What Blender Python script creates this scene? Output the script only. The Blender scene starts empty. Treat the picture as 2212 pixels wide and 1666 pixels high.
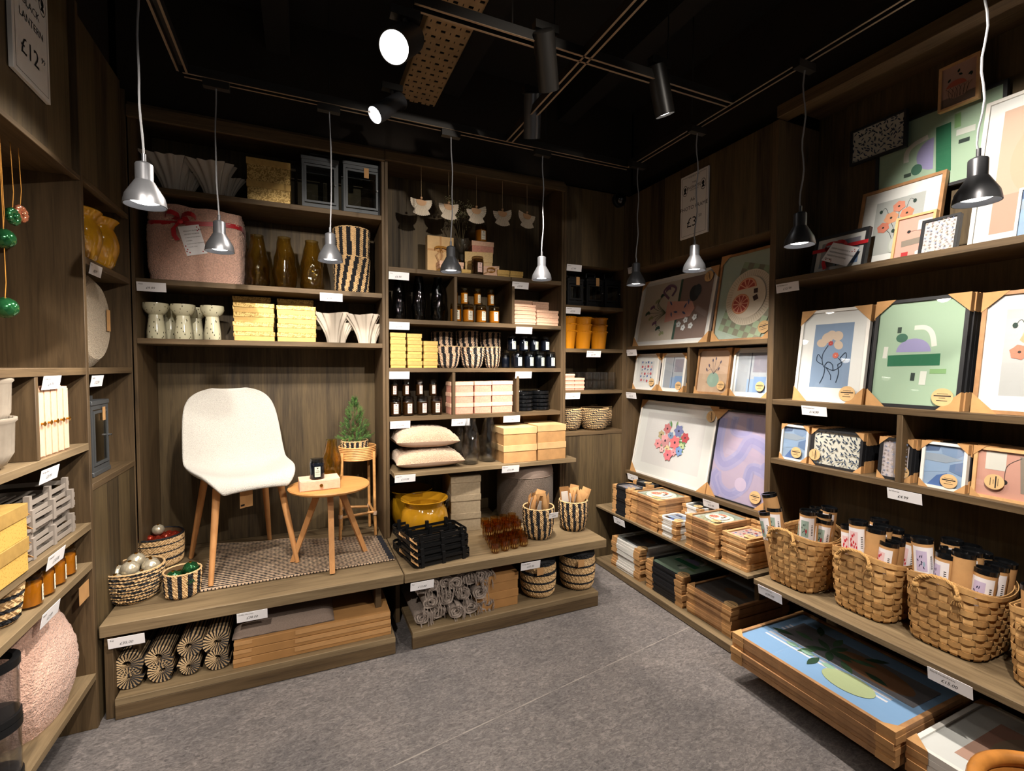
import bpy, math, random
from mathutils import Vector, Matrix, Euler

R = math.radians
PI = math.pi
SC = bpy.context.scene
COL = SC.collection

# ------------------------------------------------------------------ camera
FOC, CX, CY = 1023.27, 1106.0, 833.0          # focal length in pixels of the 2212 x 1666 frame
EYE = Vector((0, 0, 1.5))
YAW, PITCH, ROLL = .4169, .0402, -.0039


def cam_axes():
    cy, sy, cp, sp, cr, sr = math.cos(YAW), math.sin(YAW), math.cos(PITCH), math.sin(PITCH), math.cos(ROLL), math.sin(ROLL)
    f = Vector((sy * cp, cy * cp, -sp))
    r = Vector((cy, -sy, 0))
    d = f.cross(r)
    return cr * r + sr * d, -sr * r + cr * d, f


AX_R, AX_D, AX_F = cam_axes()
cam_data = bpy.data.cameras.new('camera')
cam_data.sensor_width = 36
cam_data.lens = FOC * 36 / 2212
cam_data.clip_start = .02
cam = bpy.data.objects.new('camera', cam_data)
COL.objects.link(cam)
mw = Matrix.Identity(4)
for i in range(3):
    mw[i][0], mw[i][1], mw[i][2], mw[i][3] = AX_R[i], -AX_D[i], -AX_F[i], EYE[i]
cam.matrix_world = mw
SC.camera = cam

# ------------------------------------------------------------------ world, exposure
SC.view_settings.view_transform = 'Standard'
SC.view_settings.look = 'None'
SC.view_settings.gamma = 1
SC.view_settings.use_curve_mapping = False
SC.view_settings.exposure = 0.25
w = bpy.data.worlds.new('shop_air')
w.use_nodes = True
w.node_tree.nodes['Background'].inputs[0].default_value = (1, .93, .84, 1)
w.node_tree.nodes['Background'].inputs[1].default_value = .20
SC.world = w
cy_ = SC.cycles
cy_.use_denoising = True
cy_.max_bounces = 10
cy_.diffuse_bounces = 4
cy_.glossy_bounces = 4
cy_.transmission_bounces = 8
cy_.transparent_max_bounces = 16
cy_.sample_clamp_indirect = 2.5
cy_.caustics_reflective = False
cy_.caustics_refractive = False
cy_.blur_glossy = 1.0

# lamp powers (the pendants and track spots of the shop, and the added unseen spots)
PENDANT_W, PENDANT_SIZE, PENDANT_BLEND = 30, 158, .75
SPOT_W = 190
LAMP_COL = (1, .90, .78)


# ------------------------------------------------------------------ surveying: a pixel of the photograph onto a known plane of the room
def ray(u, v):
    return AX_R * ((u - CX) / FOC) + AX_D * ((v - CY) / FOC) + AX_F


def on_y(u, v, y):
    d = ray(u, v)
    return EYE + d * (y / d.y)


def on_x(u, v, x):
    d = ray(u, v)
    return EYE + d * (x / d.x)


def on_z(u, v, z):
    d = ray(u, v)
    return EYE + d * ((z - EYE.z) / d.z)


def span_y(u0, u1, v, y):
    return on_y(u0, v, y).x, on_y(u1, v, y).x


# ------------------------------------------------------------------ objects, parts and their properties
def tag(o, label=None, cat=None, group=None, kind=None):
    if label: o['label'] = label
    if cat: o['category'] = cat
    if group: o['group'] = group
    if kind: o['kind'] = kind
    return o


def thing(name, label, cat, loc=(0, 0, 0), rz=0, group=None, lean=0):
    o = bpy.data.objects.new(name, None)
    o.empty_display_size = .05
    COL.objects.link(o)
    o.location = loc
    o.rotation_euler = (lean, 0, rz)
    return tag(o, label, cat, group)


def copy_tree(o, label=None, loc=None, rz=None, parent=None, lean=None):
    c = o.copy()
    COL.objects.link(c)
    if parent is not None: c.parent = parent
    if label: c['label'] = label
    if loc is not None: c.location = loc
    if rz is not None: c.rotation_euler = (c.rotation_euler[0] if lean is None else lean, 0, rz)
    for ch in o.children: copy_tree(ch, parent=c)
    return c


ORD = ['first', 'second', 'third', 'fourth', 'fifth', 'sixth', 'seventh', 'eighth', 'ninth', 'tenth', 'eleventh', 'twelfth', 'thirteenth',
       'fourteenth', 'fifteenth', 'sixteenth']


def level(i, n):
    """i-th of n things in a stack, counted from the bottom"""
    if n == 1: return 'single'
    if i == 0: return 'bottom'
    if i == n - 1: return 'topmost'
    return ORD[i] + ' from the bottom'


def across(i, n):
    if i == 0: return 'leftmost'
    if i == n - 1: return 'rightmost'
    if n == 3: return 'middle'
    return ORD[i] + ' from the left'


# ------------------------------------------------------------------ meshes
class MB:
    """collects faces and links them as ONE mesh object"""

    def __init__(s):
        s.v, s.f, s.m, s.mats = [], [], [], []

    def mi(s, mat):
        if mat not in s.mats: s.mats.append(mat)
        return s.mats.index(mat)

    def add(s, vs, fs, mat):
        b, k = len(s.v), s.mi(mat)
        s.v.extend([tuple(p) for p in vs])
        for f in fs:
            s.f.append([b + i for i in f])
            s.m.append(k)
        return s

    def box(s, x0, x1, y0, y1, z0, z1, mat, ch=0):
        if ch <= 0:
            vs = [(x, y, z) for z in (z0, z1) for y in (y0, y1) for x in (x0, x1)]
            return s.add(vs, [(0, 2, 3, 1), (4, 5, 7, 6), (0, 1, 5, 4), (2, 6, 7, 3), (0, 4, 6, 2), (1, 3, 7, 5)], mat)
        c = min(ch, (x1 - x0) / 2.1, (y1 - y0) / 2.1, (z1 - z0) / 2.1)
        vs, X, Y, Z = [], (x0, x1), (y0, y1), (z0, z1)
        idx = {}
        for a in (0, 1):
            for b in (0, 1):
                for d in (0, 1):
                    sx, sy, sz = (1, -1)[a] * c, (1, -1)[b] * c, (1, -1)[d] * c
                    for k, p in enumerate(((X[a], Y[b] + sy, Z[d] + sz), (X[a] + sx, Y[b], Z[d] + sz), (X[a] + sx, Y[b] + sy, Z[d]))):
                        idx[a, b, d, k] = len(vs)
                        vs.append(p)
        fs = []
        I = lambda a, b, d, k: idx[a, b, d, k]
        for a in (0, 1):
            q = [I(a, 0, 0, 0), I(a, 1, 0, 0), I(a, 1, 1, 0), I(a, 0, 1, 0)]
            fs.append(q if a else q[::-1])
            q = [I(0, a, 0, 1), I(1, a, 0, 1), I(1, a, 1, 1), I(0, a, 1, 1)]
            fs.append(q[::-1] if a else q)
            q = [I(0, 0, a, 2), I(1, 0, a, 2), I(1, 1, a, 2), I(0, 1, a, 2)]
            fs.append(q if a else q[::-1])
            for b in (0, 1):
                fs.append([I(a, b, 0, 0), I(a, b, 0, 1), I(a, b, 1, 1), I(a, b, 1, 0)])
                fs.append([I(a, 0, b, 0), I(a, 0, b, 2), I(a, 1, b, 2), I(a, 1, b, 0)])
                fs.append([I(0, a, b, 1), I(0, a, b, 2), I(1, a, b, 2), I(1, a, b, 1)])
                for d in (0, 1): fs.append([I(a, b, d, 0), I(a, b, d, 1), I(a, b, d, 2)])
        return s.add(vs, fs, mat)

    def grid(s, fn, nu, nv, mat, cu=False, cv=False, matfn=None):
        """fn(i, j) -> point, i in 0..nu, j in 0..nv; cu / cv close that way"""
        NU, NV = (nu if cu else nu + 1), (nv if cv else nv + 1)
        b = len(s.v)
        s.v.extend([tuple(fn(i, j)) for j in range(NV) for i in range(NU)])
        k = s.mi(mat)
        for j in range(nv):
            for i in range(nu):
                a, c, d, e = i, (i + 1) % NU, (j + 1) % NV, j
                s.f.append([b + e * NU + a, b + e * NU + c, b + d * NU + c, b + d * NU + a])
                s.m.append(k if matfn is None else s.mi(matfn(i, j)))
        return s

    def lathe(s, prof, mat, n=24, c=(0, 0, 0), fn=None, caps=(True, True), matfn=None):
        """prof: [(r, z)] from one end to the other; fn(theta, r, z) -> (r, z) may wobble it"""
        def P(i, j):
            r, z = prof[j]
            t = 2 * PI * i / n
            if fn: r, z = fn(t, r, z)
            return c[0] + r * math.cos(t), c[1] + r * math.sin(t), c[2] + z
        b = len(s.v)
        s.grid(P, n, len(prof) - 1, mat, cu=True, matfn=matfn)
        k = s.mi(mat)
        if caps[0] and prof[0][0] > 1e-5: s.f.append([b + i for i in range(n)][::-1]); s.m.append(k)
        if caps[1] and prof[-1][0] > 1e-5: s.f.append([b + (len(prof) - 1) * n + i for i in range(n)]); s.m.append(k)
        return s

    def tube(s, pts, r, mat, n=8, closed=False, caps=True):
        pts = [Vector(p) for p in pts]
        L = len(pts)
        rad = r if isinstance(r, (list, tuple)) else [r] * L
        rings, up = [], None
        for i, p in enumerate(pts):
            a, c = (pts[i - 1], pts[(i + 1) % L]) if closed else (pts[max(i - 1, 0)], pts[min(i + 1, L - 1)])
            t = (c - a)
            t = t.normalized() if t.length > 1e-9 else Vector((0, 0, 1))
            if up is None: up = Vector((0, 0, 1)) if abs(t.z) < .9 else Vector((1, 0, 0))
            sx = t.cross(up)
            if sx.length < 1e-6: sx = t.cross(Vector((0, 1, 0)))
            sx.normalize()
            up = sx.cross(t).normalized()
            rings.append([p + (sx * math.cos(2 * PI * k / n) + up * math.sin(2 * PI * k / n)) * rad[i] for k in range(n)])
        b = len(s.v)
        s.grid(lambda i, j: rings[j % L][i], n, L if closed else L - 1, mat, cu=True, cv=closed)
        if caps and not closed:
            k = s.mi(mat)
            s.f.append([b + i for i in range(n)][::-1]); s.m.append(k)
            s.f.append([b + (L - 1) * n + i for i in range(n)]); s.m.append(k)
        return s

    def cyl(s, p0, p1, r, mat, n=16, r1=None):
        return s.tube([p0, p1], [r, r if r1 is None else r1], mat, n)

    def poly(s, pts, mat):
        return s.add(pts, [list(range(len(pts)))], mat)

    def slab(s, pts, d, mat):
        """polygon pts pushed by vector d into a closed prism"""
        n, d = len(pts), Vector(d)
        vs = [Vector(p) for p in pts] + [Vector(p) + d for p in pts]
        fs = [list(range(n))[::-1], [n + i for i in range(n)]] + [[i, (i + 1) % n, n + (i + 1) % n, n + i] for i in range(n)]
        return s.add(vs, fs, mat)

    def ball(s, c, r, mat, nu=16, nv=10, fn=None):
        rx, ry, rz = r if isinstance(r, (tuple, list)) else (r, r, r)
        def P(i, j):
            a, b = 2 * PI * i / nu, PI * (j / nv) - PI / 2
            k = fn(a, b) if fn else 1
            return c[0] + rx * k * math.cos(a) * math.cos(b), c[1] + ry * k * math.sin(a) * math.cos(b), c[2] + rz * k * math.sin(b)
        return s.grid(P, nu, nv, mat, cu=True)

    def ribbon(s, pts, wdt, d, mat, th=.0008):
        """flat band along pts, wdt wide along vector d"""
        d = Vector(d).normalized() * wdt / 2
        pts = [Vector(p) for p in pts]
        n = len(pts)
        nr = []
        for i in range(n):
            t = pts[min(i + 1, n - 1)] - pts[max(i - 1, 0)]
            q = t.cross(d)
            nr.append(q.normalized() * th if q.length > 1e-9 else Vector((0, th, 0)))
        ring = lambda i: [pts[i] - d, pts[i] + d, pts[i] + d + nr[i], pts[i] - d + nr[i]]
        rr = [ring(i) for i in range(n)]
        b = len(s.v)
        s.grid(lambda i, j: rr[j][i], 4, n - 1, mat, cu=True)
        k = s.mi(mat)
        s.f.append([b, b + 1, b + 2, b + 3][::-1]); s.m.append(k)
        s.f.append([b + 4 * (n - 1) + i for i in range(4)]); s.m.append(k)
        return s

    def xform(s, mtx):
        s.v = [tuple(mtx @ Vector(p)) for p in s.v]
        return s

    def build(s, name, parent=None, loc=None, rz=0, smooth=True, sharp=40):
        me = bpy.data.meshes.new(name)
        me.from_pydata(s.v, [], s.f)
        for m in s.mats: me.materials.append(m)
        me.polygons.foreach_set('material_index', s.m)
        if smooth:
            me.polygons.foreach_set('use_smooth', [True] * len(s.f))
            me.set_sharp_from_angle(angle=R(sharp))
        me.update()
        o = bpy.data.objects.new(name, me)
        COL.objects.link(o)
        if parent is not None: o.parent = parent
        if loc is not None: o.location = loc
        if rz: o.rotation_euler = (0, 0, rz)
        return o


# ------------------------------------------------------------------ lettering
_font_cache = {}


def letters(name, text, size, mat, parent, loc=(0, 0, 0), rot=(PI / 2, 0, 0), align='LEFT', shear=0, depth=.0003):
    """text as a flat mesh facing local -y"""
    key = (text, round(size, 5), mat.name, align, shear)
    if key not in _font_cache:
        cu = bpy.data.curves.new('letters', 'FONT')
        cu.body, cu.size, cu.align_x, cu.shear, cu.resolution_u = text, size, align, shear, 2
        tmp = bpy.data.objects.new('letters', cu)
        COL.objects.link(tmp)
        me = bpy.data.meshes.new_from_object(tmp.evaluated_get(bpy.context.evaluated_depsgraph_get()))
        bpy.data.objects.remove(tmp)
        me.materials.clear()
        me.materials.append(mat)
        _font_cache[key] = me
    o = bpy.data.objects.new(name, _font_cache[key])
    COL.objects.link(o)
    o.parent = parent
    o.location, o.rotation_euler = loc, rot
    return o
# ------------------------------------------------------------------ materials (all procedural)
def srgb(h):
    h = h.lstrip('#')
    c = [int(h[i:i + 2], 16) / 255 for i in (0, 2, 4)]
    return tuple((x / 12.92 if x <= .04045 else ((x + .055) / 1.055) ** 2.4) for x in c) + (1,)


def new_mat(name):
    m = bpy.data.materials.new(name)
    m.use_nodes = True
    nt = m.node_tree
    return m, nt, nt.nodes['Principled BSDF']


def node(nt, typ, **kw):
    n = nt.nodes.new(typ)
    for k, v in kw.items():
        if k.startswith('_'): n.inputs[int(k[1:])].default_value = v
        else: setattr(n, k, v)
    return n


def coords(nt, scale=(1, 1, 1), src='Object'):
    tc = node(nt, 'ShaderNodeTexCoord')
    mp = node(nt, 'ShaderNodeMapping')
    mp.inputs['Scale'].default_value = scale
    nt.links.new(tc.outputs[src], mp.inputs[0])
    return mp.outputs[0]


def ramp(nt, fac, stops):
    r = node(nt, 'ShaderNodeValToRGB')
    e = r.color_ramp.elements
    while len(e) < len(stops): e.new(.5)
    for i, (p, c) in enumerate(stops):
        e[i].position, e[i].color = p, c
    nt.links.new(fac, r.inputs[0])
    return r.outputs[0]


def shade(c, k):
    return tuple(min(1, x * k) for x in c[:3]) + (1,)


def noise(nt, vec, scale, detail=3, rough=.55, dist=0):
    n = node(nt, 'ShaderNodeTexNoise')
    n.inputs['Scale'].default_value, n.inputs['Detail'].default_value = scale, detail
    n.inputs['Roughness'].default_value, n.inputs['Distortion'].default_value = rough, dist
    nt.links.new(vec, n.inputs['Vector'])
    return n.outputs[0]


def add_bump(nt, bs, height, strength, dist=.002):
    b = node(nt, 'ShaderNodeBump')
    b.inputs['Strength'].default_value, b.inputs['Distance'].default_value = strength, dist
    nt.links.new(height, b.inputs['Height'])
    nt.links.new(b.outputs[0], bs.inputs['Normal'])


def mat(name, hexc, rough=.6, metal=0, var=None, bump=None, spec=.4, coat=0, sheen=0, stretch=(1, 1, 1)):
    """plain or mottled surface; var = (noise scale, amount), bump = (noise scale, strength, distance)"""
    m, nt, bs = new_mat(name)
    c = srgb(hexc)
    bs.inputs['Base Color'].default_value = c
    bs.inputs['Roughness'].default_value, bs.inputs['Metallic'].default_value = rough, metal
    bs.inputs['Specular IOR Level'].default_value = spec
    bs.inputs['Coat Weight'].default_value = coat
    bs.inputs['Coat Roughness'].default_value = .05
    bs.inputs['Sheen Weight'].default_value = sheen
    if var or bump: vec = coords(nt, stretch)
    if var:
        f = noise(nt, vec, var[0], 4)
        k = var[1]
        nt.links.new(ramp(nt, f, [(.3, shade(c, 1 - k)), (.7, shade(c, 1 + k))]), bs.inputs['Base Color'])
    if bump: add_bump(nt, bs, noise(nt, vec, bump[0], 2), bump[1], bump[2])
    return m


_paint = {}


def paint(hexc, rough=.7):
    """ink, paper or card colour"""
    k = hexc + str(rough)
    if k not in _paint: _paint[k] = mat('paint_' + hexc.lstrip('#'), hexc, rough, spec=.25)
    return _paint[k]


def wood(name, lo, hi, along='z', plank=None, rough=.62, knots=True, grain=1.0):
    """stained or natural timber; grain runs along one axis, boards of width plank = (axis, width) differ in tone"""
    m, nt, bs = new_mat(name)
    k = {'x': (1.6, 34, 34), 'y': (34, 1.6, 34), 'z': (34, 34, 1.6)}[along]
    k2 = {'x': (.9, 9, 9), 'y': (9, .9, 9), 'z': (9, 9, .9)}[along]
    v1, v2 = coords(nt, k), coords(nt, k2)
    g = noise(nt, v1, 2.2 * grain, 5, .65, .6)
    b = noise(nt, v2, 1.3, 4, .6, 1.2)
    mix = node(nt, 'ShaderNodeMath', operation='MULTIPLY_ADD')
    nt.links.new(g, mix.inputs[0]); mix.inputs[1].default_value = .55
    half = node(nt, 'ShaderNodeMath', operation='MULTIPLY'); half.inputs[1].default_value = .45
    nt.links.new(b, half.inputs[0]); nt.links.new(half.outputs[0], mix.inputs[2])
    fac = mix.outputs[0]
    if plank:
        tc = node(nt, 'ShaderNodeTexCoord')
        sp = node(nt, 'ShaderNodeSeparateXYZ')
        nt.links.new(tc.outputs['Object'], sp.inputs[0])
        dv = node(nt, 'ShaderNodeMath', operation='DIVIDE'); dv.inputs[1].default_value = plank[1]
        nt.links.new(sp.outputs['XYZ'.index(plank[0].upper())], dv.inputs[0])
        fl = node(nt, 'ShaderNodeMath', operation='FLOOR')
        nt.links.new(dv.outputs[0], fl.inputs[0])
        wn = node(nt, 'ShaderNodeTexWhiteNoise', noise_dimensions='1D')
        nt.links.new(fl.outputs[0], wn.inputs['W'])
        ad = node(nt, 'ShaderNodeMath', operation='MULTIPLY_ADD')
        nt.links.new(wn.outputs[0], ad.inputs[0]); ad.inputs[1].default_value = .22; nt.links.new(fac, ad.inputs[2])
        sb = node(nt, 'ShaderNodeMath', operation='SUBTRACT'); sb.inputs[1].default_value = .11
        nt.links.new(ad.outputs[0], sb.inputs[0])
        fac = sb.outputs[0]
    a, c = srgb(lo), srgb(hi)
    col = ramp(nt, fac, [(.28, a), (.5, tuple((x + y) / 2 for x, y in zip(a, c))), (.74, c)])
    if knots:
        kn = {'x': (2.2, 7, 7), 'y': (7, 2.2, 7), 'z': (7, 7, 2.2)}[along]
        vo = node(nt, 'ShaderNodeTexVoronoi')
        vo.inputs['Scale'].default_value = 1.0
        nt.links.new(coords(nt, kn), vo.inputs['Vector'])
        kf = ramp(nt, vo.outputs['Distance'], [(.03, (.35, .35, .35, 1)), (.17, (1, 1, 1, 1))])
        mx = node(nt, 'ShaderNodeMix', data_type='RGBA', blend_type='MULTIPLY')
        mx.inputs['Factor'].default_value = .75
        nt.links.new(col, mx.inputs[6]); nt.links.new(kf, mx.inputs[7])
        col = mx.outputs[2]
    nt.links.new(col, bs.inputs['Base Color'])
    bs.inputs['Roughness'].default_value = rough
    bs.inputs['Specular IOR Level'].default_value = .3
    add_bump(nt, bs, g, .25, .001)
    return m


def glass(name, hexc, tint=.9, gloss=.05, refract=.35):
    """tinted glass: part straight through, part refracting, with a mirror sheen at grazing angles"""
    m, nt, bs = new_mat(name)
    nt.nodes.remove(bs)
    out = nt.nodes['Material Output']
    c = srgb(hexc)
    tr = node(nt, 'ShaderNodeBsdfTransparent'); tr.inputs[0].default_value = c
    gl = node(nt, 'ShaderNodeBsdfGlossy'); gl.inputs['Roughness'].default_value = gloss
    lw = node(nt, 'ShaderNodeLayerWeight'); lw.inputs[0].default_value = .5
    pw = node(nt, 'ShaderNodeMath', operation='POWER'); pw.inputs[1].default_value = 3.5
    nt.links.new(lw.outputs['Facing'], pw.inputs[0])
    fr = node(nt, 'ShaderNodeMath', operation='MULTIPLY_ADD'); fr.inputs[1].default_value = .75; fr.inputs[2].default_value = .045
    nt.links.new(pw.outputs[0], fr.inputs[0])
    body = tr
    if refract:
        rf = node(nt, 'ShaderNodeBsdfRefraction'); rf.inputs[0].default_value = c; rf.inputs['IOR'].default_value = 1.35; rf.inputs['Roughness'].default_value = .0
        body = node(nt, 'ShaderNodeMixShader'); body.inputs[0].default_value = refract
        nt.links.new(tr.outputs[0], body.inputs[1]); nt.links.new(rf.outputs[0], body.inputs[2])
    mx = node(nt, 'ShaderNodeMixShader')
    nt.links.new(fr.outputs[0], mx.inputs[0])
    nt.links.new(body.outputs[0], mx.inputs[1]); nt.links.new(gl.outputs[0], mx.inputs[2])
    nt.links.new(mx.outputs[0], out.inputs[0])
    return m


def glow(name, col, strength):
    m, nt, bs = new_mat(name)
    bs.inputs['Base Color'].default_value = (.8, .8, .8, 1)
    bs.inputs['Emission Color'].default_value = col + (1,)
    bs.inputs['Emission Strength'].default_value = strength
    return m


def damask(name, lo, hi, scale=60, rough=.38, metal=.75):
    """embossed metallic paper"""
    m, nt, bs = new_mat(name)
    vo = node(nt, 'ShaderNodeTexNoise')
    vo.inputs['Scale'].default_value, vo.inputs['Detail'].default_value, vo.inputs['Distortion'].default_value = scale, .5, 2.2
    nt.links.new(coords(nt), vo.inputs['Vector'])
    f = vo.outputs[0]
    nt.links.new(ramp(nt, f, [(.44, srgb(lo)), (.52, srgb(hi))]), bs.inputs['Base Color'])
    bs.inputs['Roughness'].default_value, bs.inputs['Metallic'].default_value = rough, metal
    add_bump(nt, bs, f, .2, .001)
    return m


def speckled(name, base, dots, scale=90, lo=.18, hi=.3, rough=.6, coat=0, stretch=(1, 1, 1)):
    m, nt, bs = new_mat(name)
    vo = node(nt, 'ShaderNodeTexVoronoi'); vo.inputs['Scale'].default_value = scale
    nt.links.new(coords(nt, stretch), vo.inputs['Vector'])
    nt.links.new(ramp(nt, vo.outputs['Distance'], [(lo, srgb(dots)), (hi, srgb(base))]), bs.inputs['Base Color'])
    bs.inputs['Roughness'].default_value, bs.inputs['Coat Weight'].default_value = rough, coat
    return m


PANEL_X = wood('stained_planks_facing_room', '#2b2217', '#625238', 'z', ('x', .145))
PANEL_Y = wood('stained_planks_side_wall', '#2b2217', '#625238', 'z', ('y', .145))
BOARD_X = wood('stained_board_lengthwise', '#382b1c', '#6e5a40', 'x')
BOARD_Y = wood('stained_board_sideways', '#382b1c', '#6e5a40', 'y')
BOARD_Z = wood('stained_board_upright', '#332718', '#68543b', 'z')
BENCH_X = wood('worn_bench_boards', '#4a3b29', '#8d7a5d', 'x', ('y', .18))
BENCH_Y = wood('worn_shelf_boards', '#4a3b29', '#8d7a5d', 'y', ('x', .18))
OAK = wood('oiled_oak', '#a8743f', '#c8945a', 'x', None, .45, False)
LEG_OAK = wood('turned_oak', '#b27a48', '#cf9c68', 'z', None, .45, False)
RATTAN = mat('rattan_cane', '#c8945c', .45, var=(30, .25))
FRAME_OAK = mat('pale_oak_moulding', '#c9a070', .5, var=(25, .18))
FRAME_BROWN = mat('brown_oak_moulding', '#9c7550', .5, var=(25, .2))
FRAME_WHITE = mat('white_moulding', '#dcdad6', .45)
FRAME_BLACK = mat('black_moulding', '#1b1c20', .5)
KRAFT = mat('kraft_card', '#b58a5a', .75, var=(18, .12))
CARD_BROWN = mat('corrugated_card', '#a27747', .8, var=(9, .12))
KRAFT_PALE = mat('pale_kraft_card', '#c9a676', .75, var=(20, .1))
GREY_BOARD = mat('grey_recycled_card', '#9a8a72', .85, var=(60, .16))
GOLD = damask('gold_embossed_paper', '#94763c', '#cfae6c', metal=.45)
GOLD_PLAIN = mat('gold_paper', '#b99757', .45, metal=.35, var=(40, .12))
GOLD_SPECK = speckled('gold_flecked_paper', '#c9a255', '#a47c35', 160, .2, .35, .45)
PINK = mat('pink_pulp_paper', '#c98d7a', .8, var=(120, .16))
PINK_PALE = mat('pale_pink_paper', '#dcb398', .75, var=(60, .1))
CERAMIC = mat('off_white_ceramic', '#bfb4a6', .45)
TAUPE_CERAMIC = mat('ribbed_stoneware', '#a3998c', .5, var=(30, .08))
MUSTARD = mat('mustard_glaze', '#b9861d', .12, coat=.6, var=(12, .15))
MUSTARD_SHADED = mat('shaded_mustard_glaze', '#8a6410', .12, coat=.6, var=(12, .15))  # same mustard glaze, its colour darkened to stand in for shade
ORANGE_POT = mat('orange_glaze', '#c07a12', .25, coat=.4)
AMBER = glass('amber_glass', '#f9ecbc', refract=.45)
AMBER_DARK = glass('copper_amber_glass', '#f5dfb6', refract=.3)
SMOKE = glass('smoked_glass', '#b4b4b6', refract=.3)
CLEAR = glass('clear_glass', '#fcfdfe', refract=.2)
PANE = glass('picture_glass', '#f4f6f5', gloss=.02, refract=0)
FILM = glass('clear_film', '#f0ebe4', gloss=.12, refract=0)
JAR_YELLOW = glass('amber_jar_glass', '#f3e2bb', refract=.1)
JAR_BROWN = glass('brown_jar_glass', '#cfc2b0', refract=.1)
JAR_GREY = glass('grey_jar_glass', '#b9bfc8', refract=.1)
WAX_YELLOW = mat('yellow_wax', '#dcb35a', .5, var=(30, .1))
WAX_BROWN = mat('brown_wax', '#6b5a44', .5, var=(30, .2))
WAX_GREY = mat('grey_wax', '#4a4e58', .5, var=(30, .2))
MARBLED = speckled('speckled_glass', '#d2cdb0', '#3a3a2a', 85, .16, .24, .12, .5, (1, 1, .45))
BLACK_METAL = mat('black_metal', '#17181a', .45, metal=.4)
BLACK_GLOSS = mat('black_gloss', '#0d0e10', .18, coat=.3)
GREY_METAL = mat('grey_lantern_metal', '#4c4f52', .5, metal=.3)
LAMP_GREY = mat('grey_lamp_metal', '#55565a', .35, metal=.6)
CHROME = mat('chrome', '#c8c8c8', .2, metal=1)
BRASS = mat('brass', '#b98a3a', .28, metal=1)
GREY_WIRE = mat('grey_painted_steel', '#8d857e', .5)
BOUCLE = mat('white_boucle', '#bab7b1', .95, bump=(260, 1.0, .006), var=(240, .14), sheen=.2)
TAUPE_BOUCLE = mat('taupe_boucle', '#66584d', .95, bump=(220, 1.0, .008), var=(200, .35), sheen=.2)
TAUPE_CLOTH = mat('taupe_cloth', '#84746a', .95, bump=(300, .5, .003), var=(200, .12))
SHERPA = mat('pink_sherpa', '#d2a997', .95, bump=(150, 1.0, .010), var=(140, .22), sheen=.3)
SHERPA_BEIGE = mat('beige_sherpa', '#bda289', .95, bump=(170, 1.0, .008), var=(150, .22), sheen=.3)
PLAIN_BEIGE = mat('beige_cloth', '#b39885', .9, bump=(300, .3, .002))
POUF_PALE = mat('pale_fleck_boucle', '#a99a84', .95, bump=(180, 1.0, .010), var=(160, .25), sheen=.2)
SEAGRASS = mat('seagrass', '#c3a377', .7, var=(60, .22))
SEAGRASS_PINK = mat('pale_seagrass', '#c9ab90', .7, var=(60, .2))
SEAGRASS_BLACK = mat('dyed_seagrass', '#15161b', .7, var=(60, .3))
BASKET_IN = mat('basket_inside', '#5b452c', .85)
JUTE = mat('jute', '#b59a75', .9)
ROPE = mat('jute_rope', '#a8824f', .9, bump=(120, .8, .004))
CHIP = mat('split_wood_strip', '#bd9460', .55, var=(14, .18), stretch=(3, 3, 3))
CHIP_DARK = mat('split_wood_strip_tan', '#a67f50', .55, var=(14, .2), stretch=(3, 3, 3))
RED_RIBBON = mat('red_satin', '#b01420', .35, sheen=.3)
GOLD_RIBBON = mat('bronze_satin', '#9a6a2a', .4)
WHITE_CARD = paint('#e9e8ec')
INK = paint('#1a1a1c')
GREEN = mat('spruce_green', '#4f7a35', .7, var=(20, .35))
GREEN_DARK = mat('dark_spruce_green', '#2f5526', .7, var=(20, .3))
BARK = mat('bark', '#4a3826', .9)
SOIL = mat('soil', '#2a2019', .95)
THROW = mat('taupe_throw', '#8c8078', .95, bump=(160, .6, .004), var=(90, .15))
MERCURY = mat('silvered_bauble', '#c9bfa8', .22, metal=.55, var=(40, .25))
GREEN_BAUBLE = mat('green_bauble', '#27643a', .1, metal=.7, coat=.5, var=(25, .4))
RED_BAUBLE = mat('red_bauble', '#9c2f1c', .12, metal=.6, coat=.5, var=(60, .35))
COPPER_BAUBLE = mat('copper_bauble', '#c07a5c', .15, metal=.75, var=(40, .25))
CEIL_BLACK = mat('ceiling_black', '#0c0a08', .9, var=(3, .3))
WALL_BLACK = mat('upper_wall_black', '#1c150e', .9, var=(3, .3))
TRACK_BLACK = mat('track_black', '#1d1b19', .4)
TRACK_EDGE = mat('track_conductor', '#8a7a68', .4, metal=.5)
BULB = glow('lamp_white', (1, .97, .92), 14)
FLOOR_MAT = None


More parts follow.
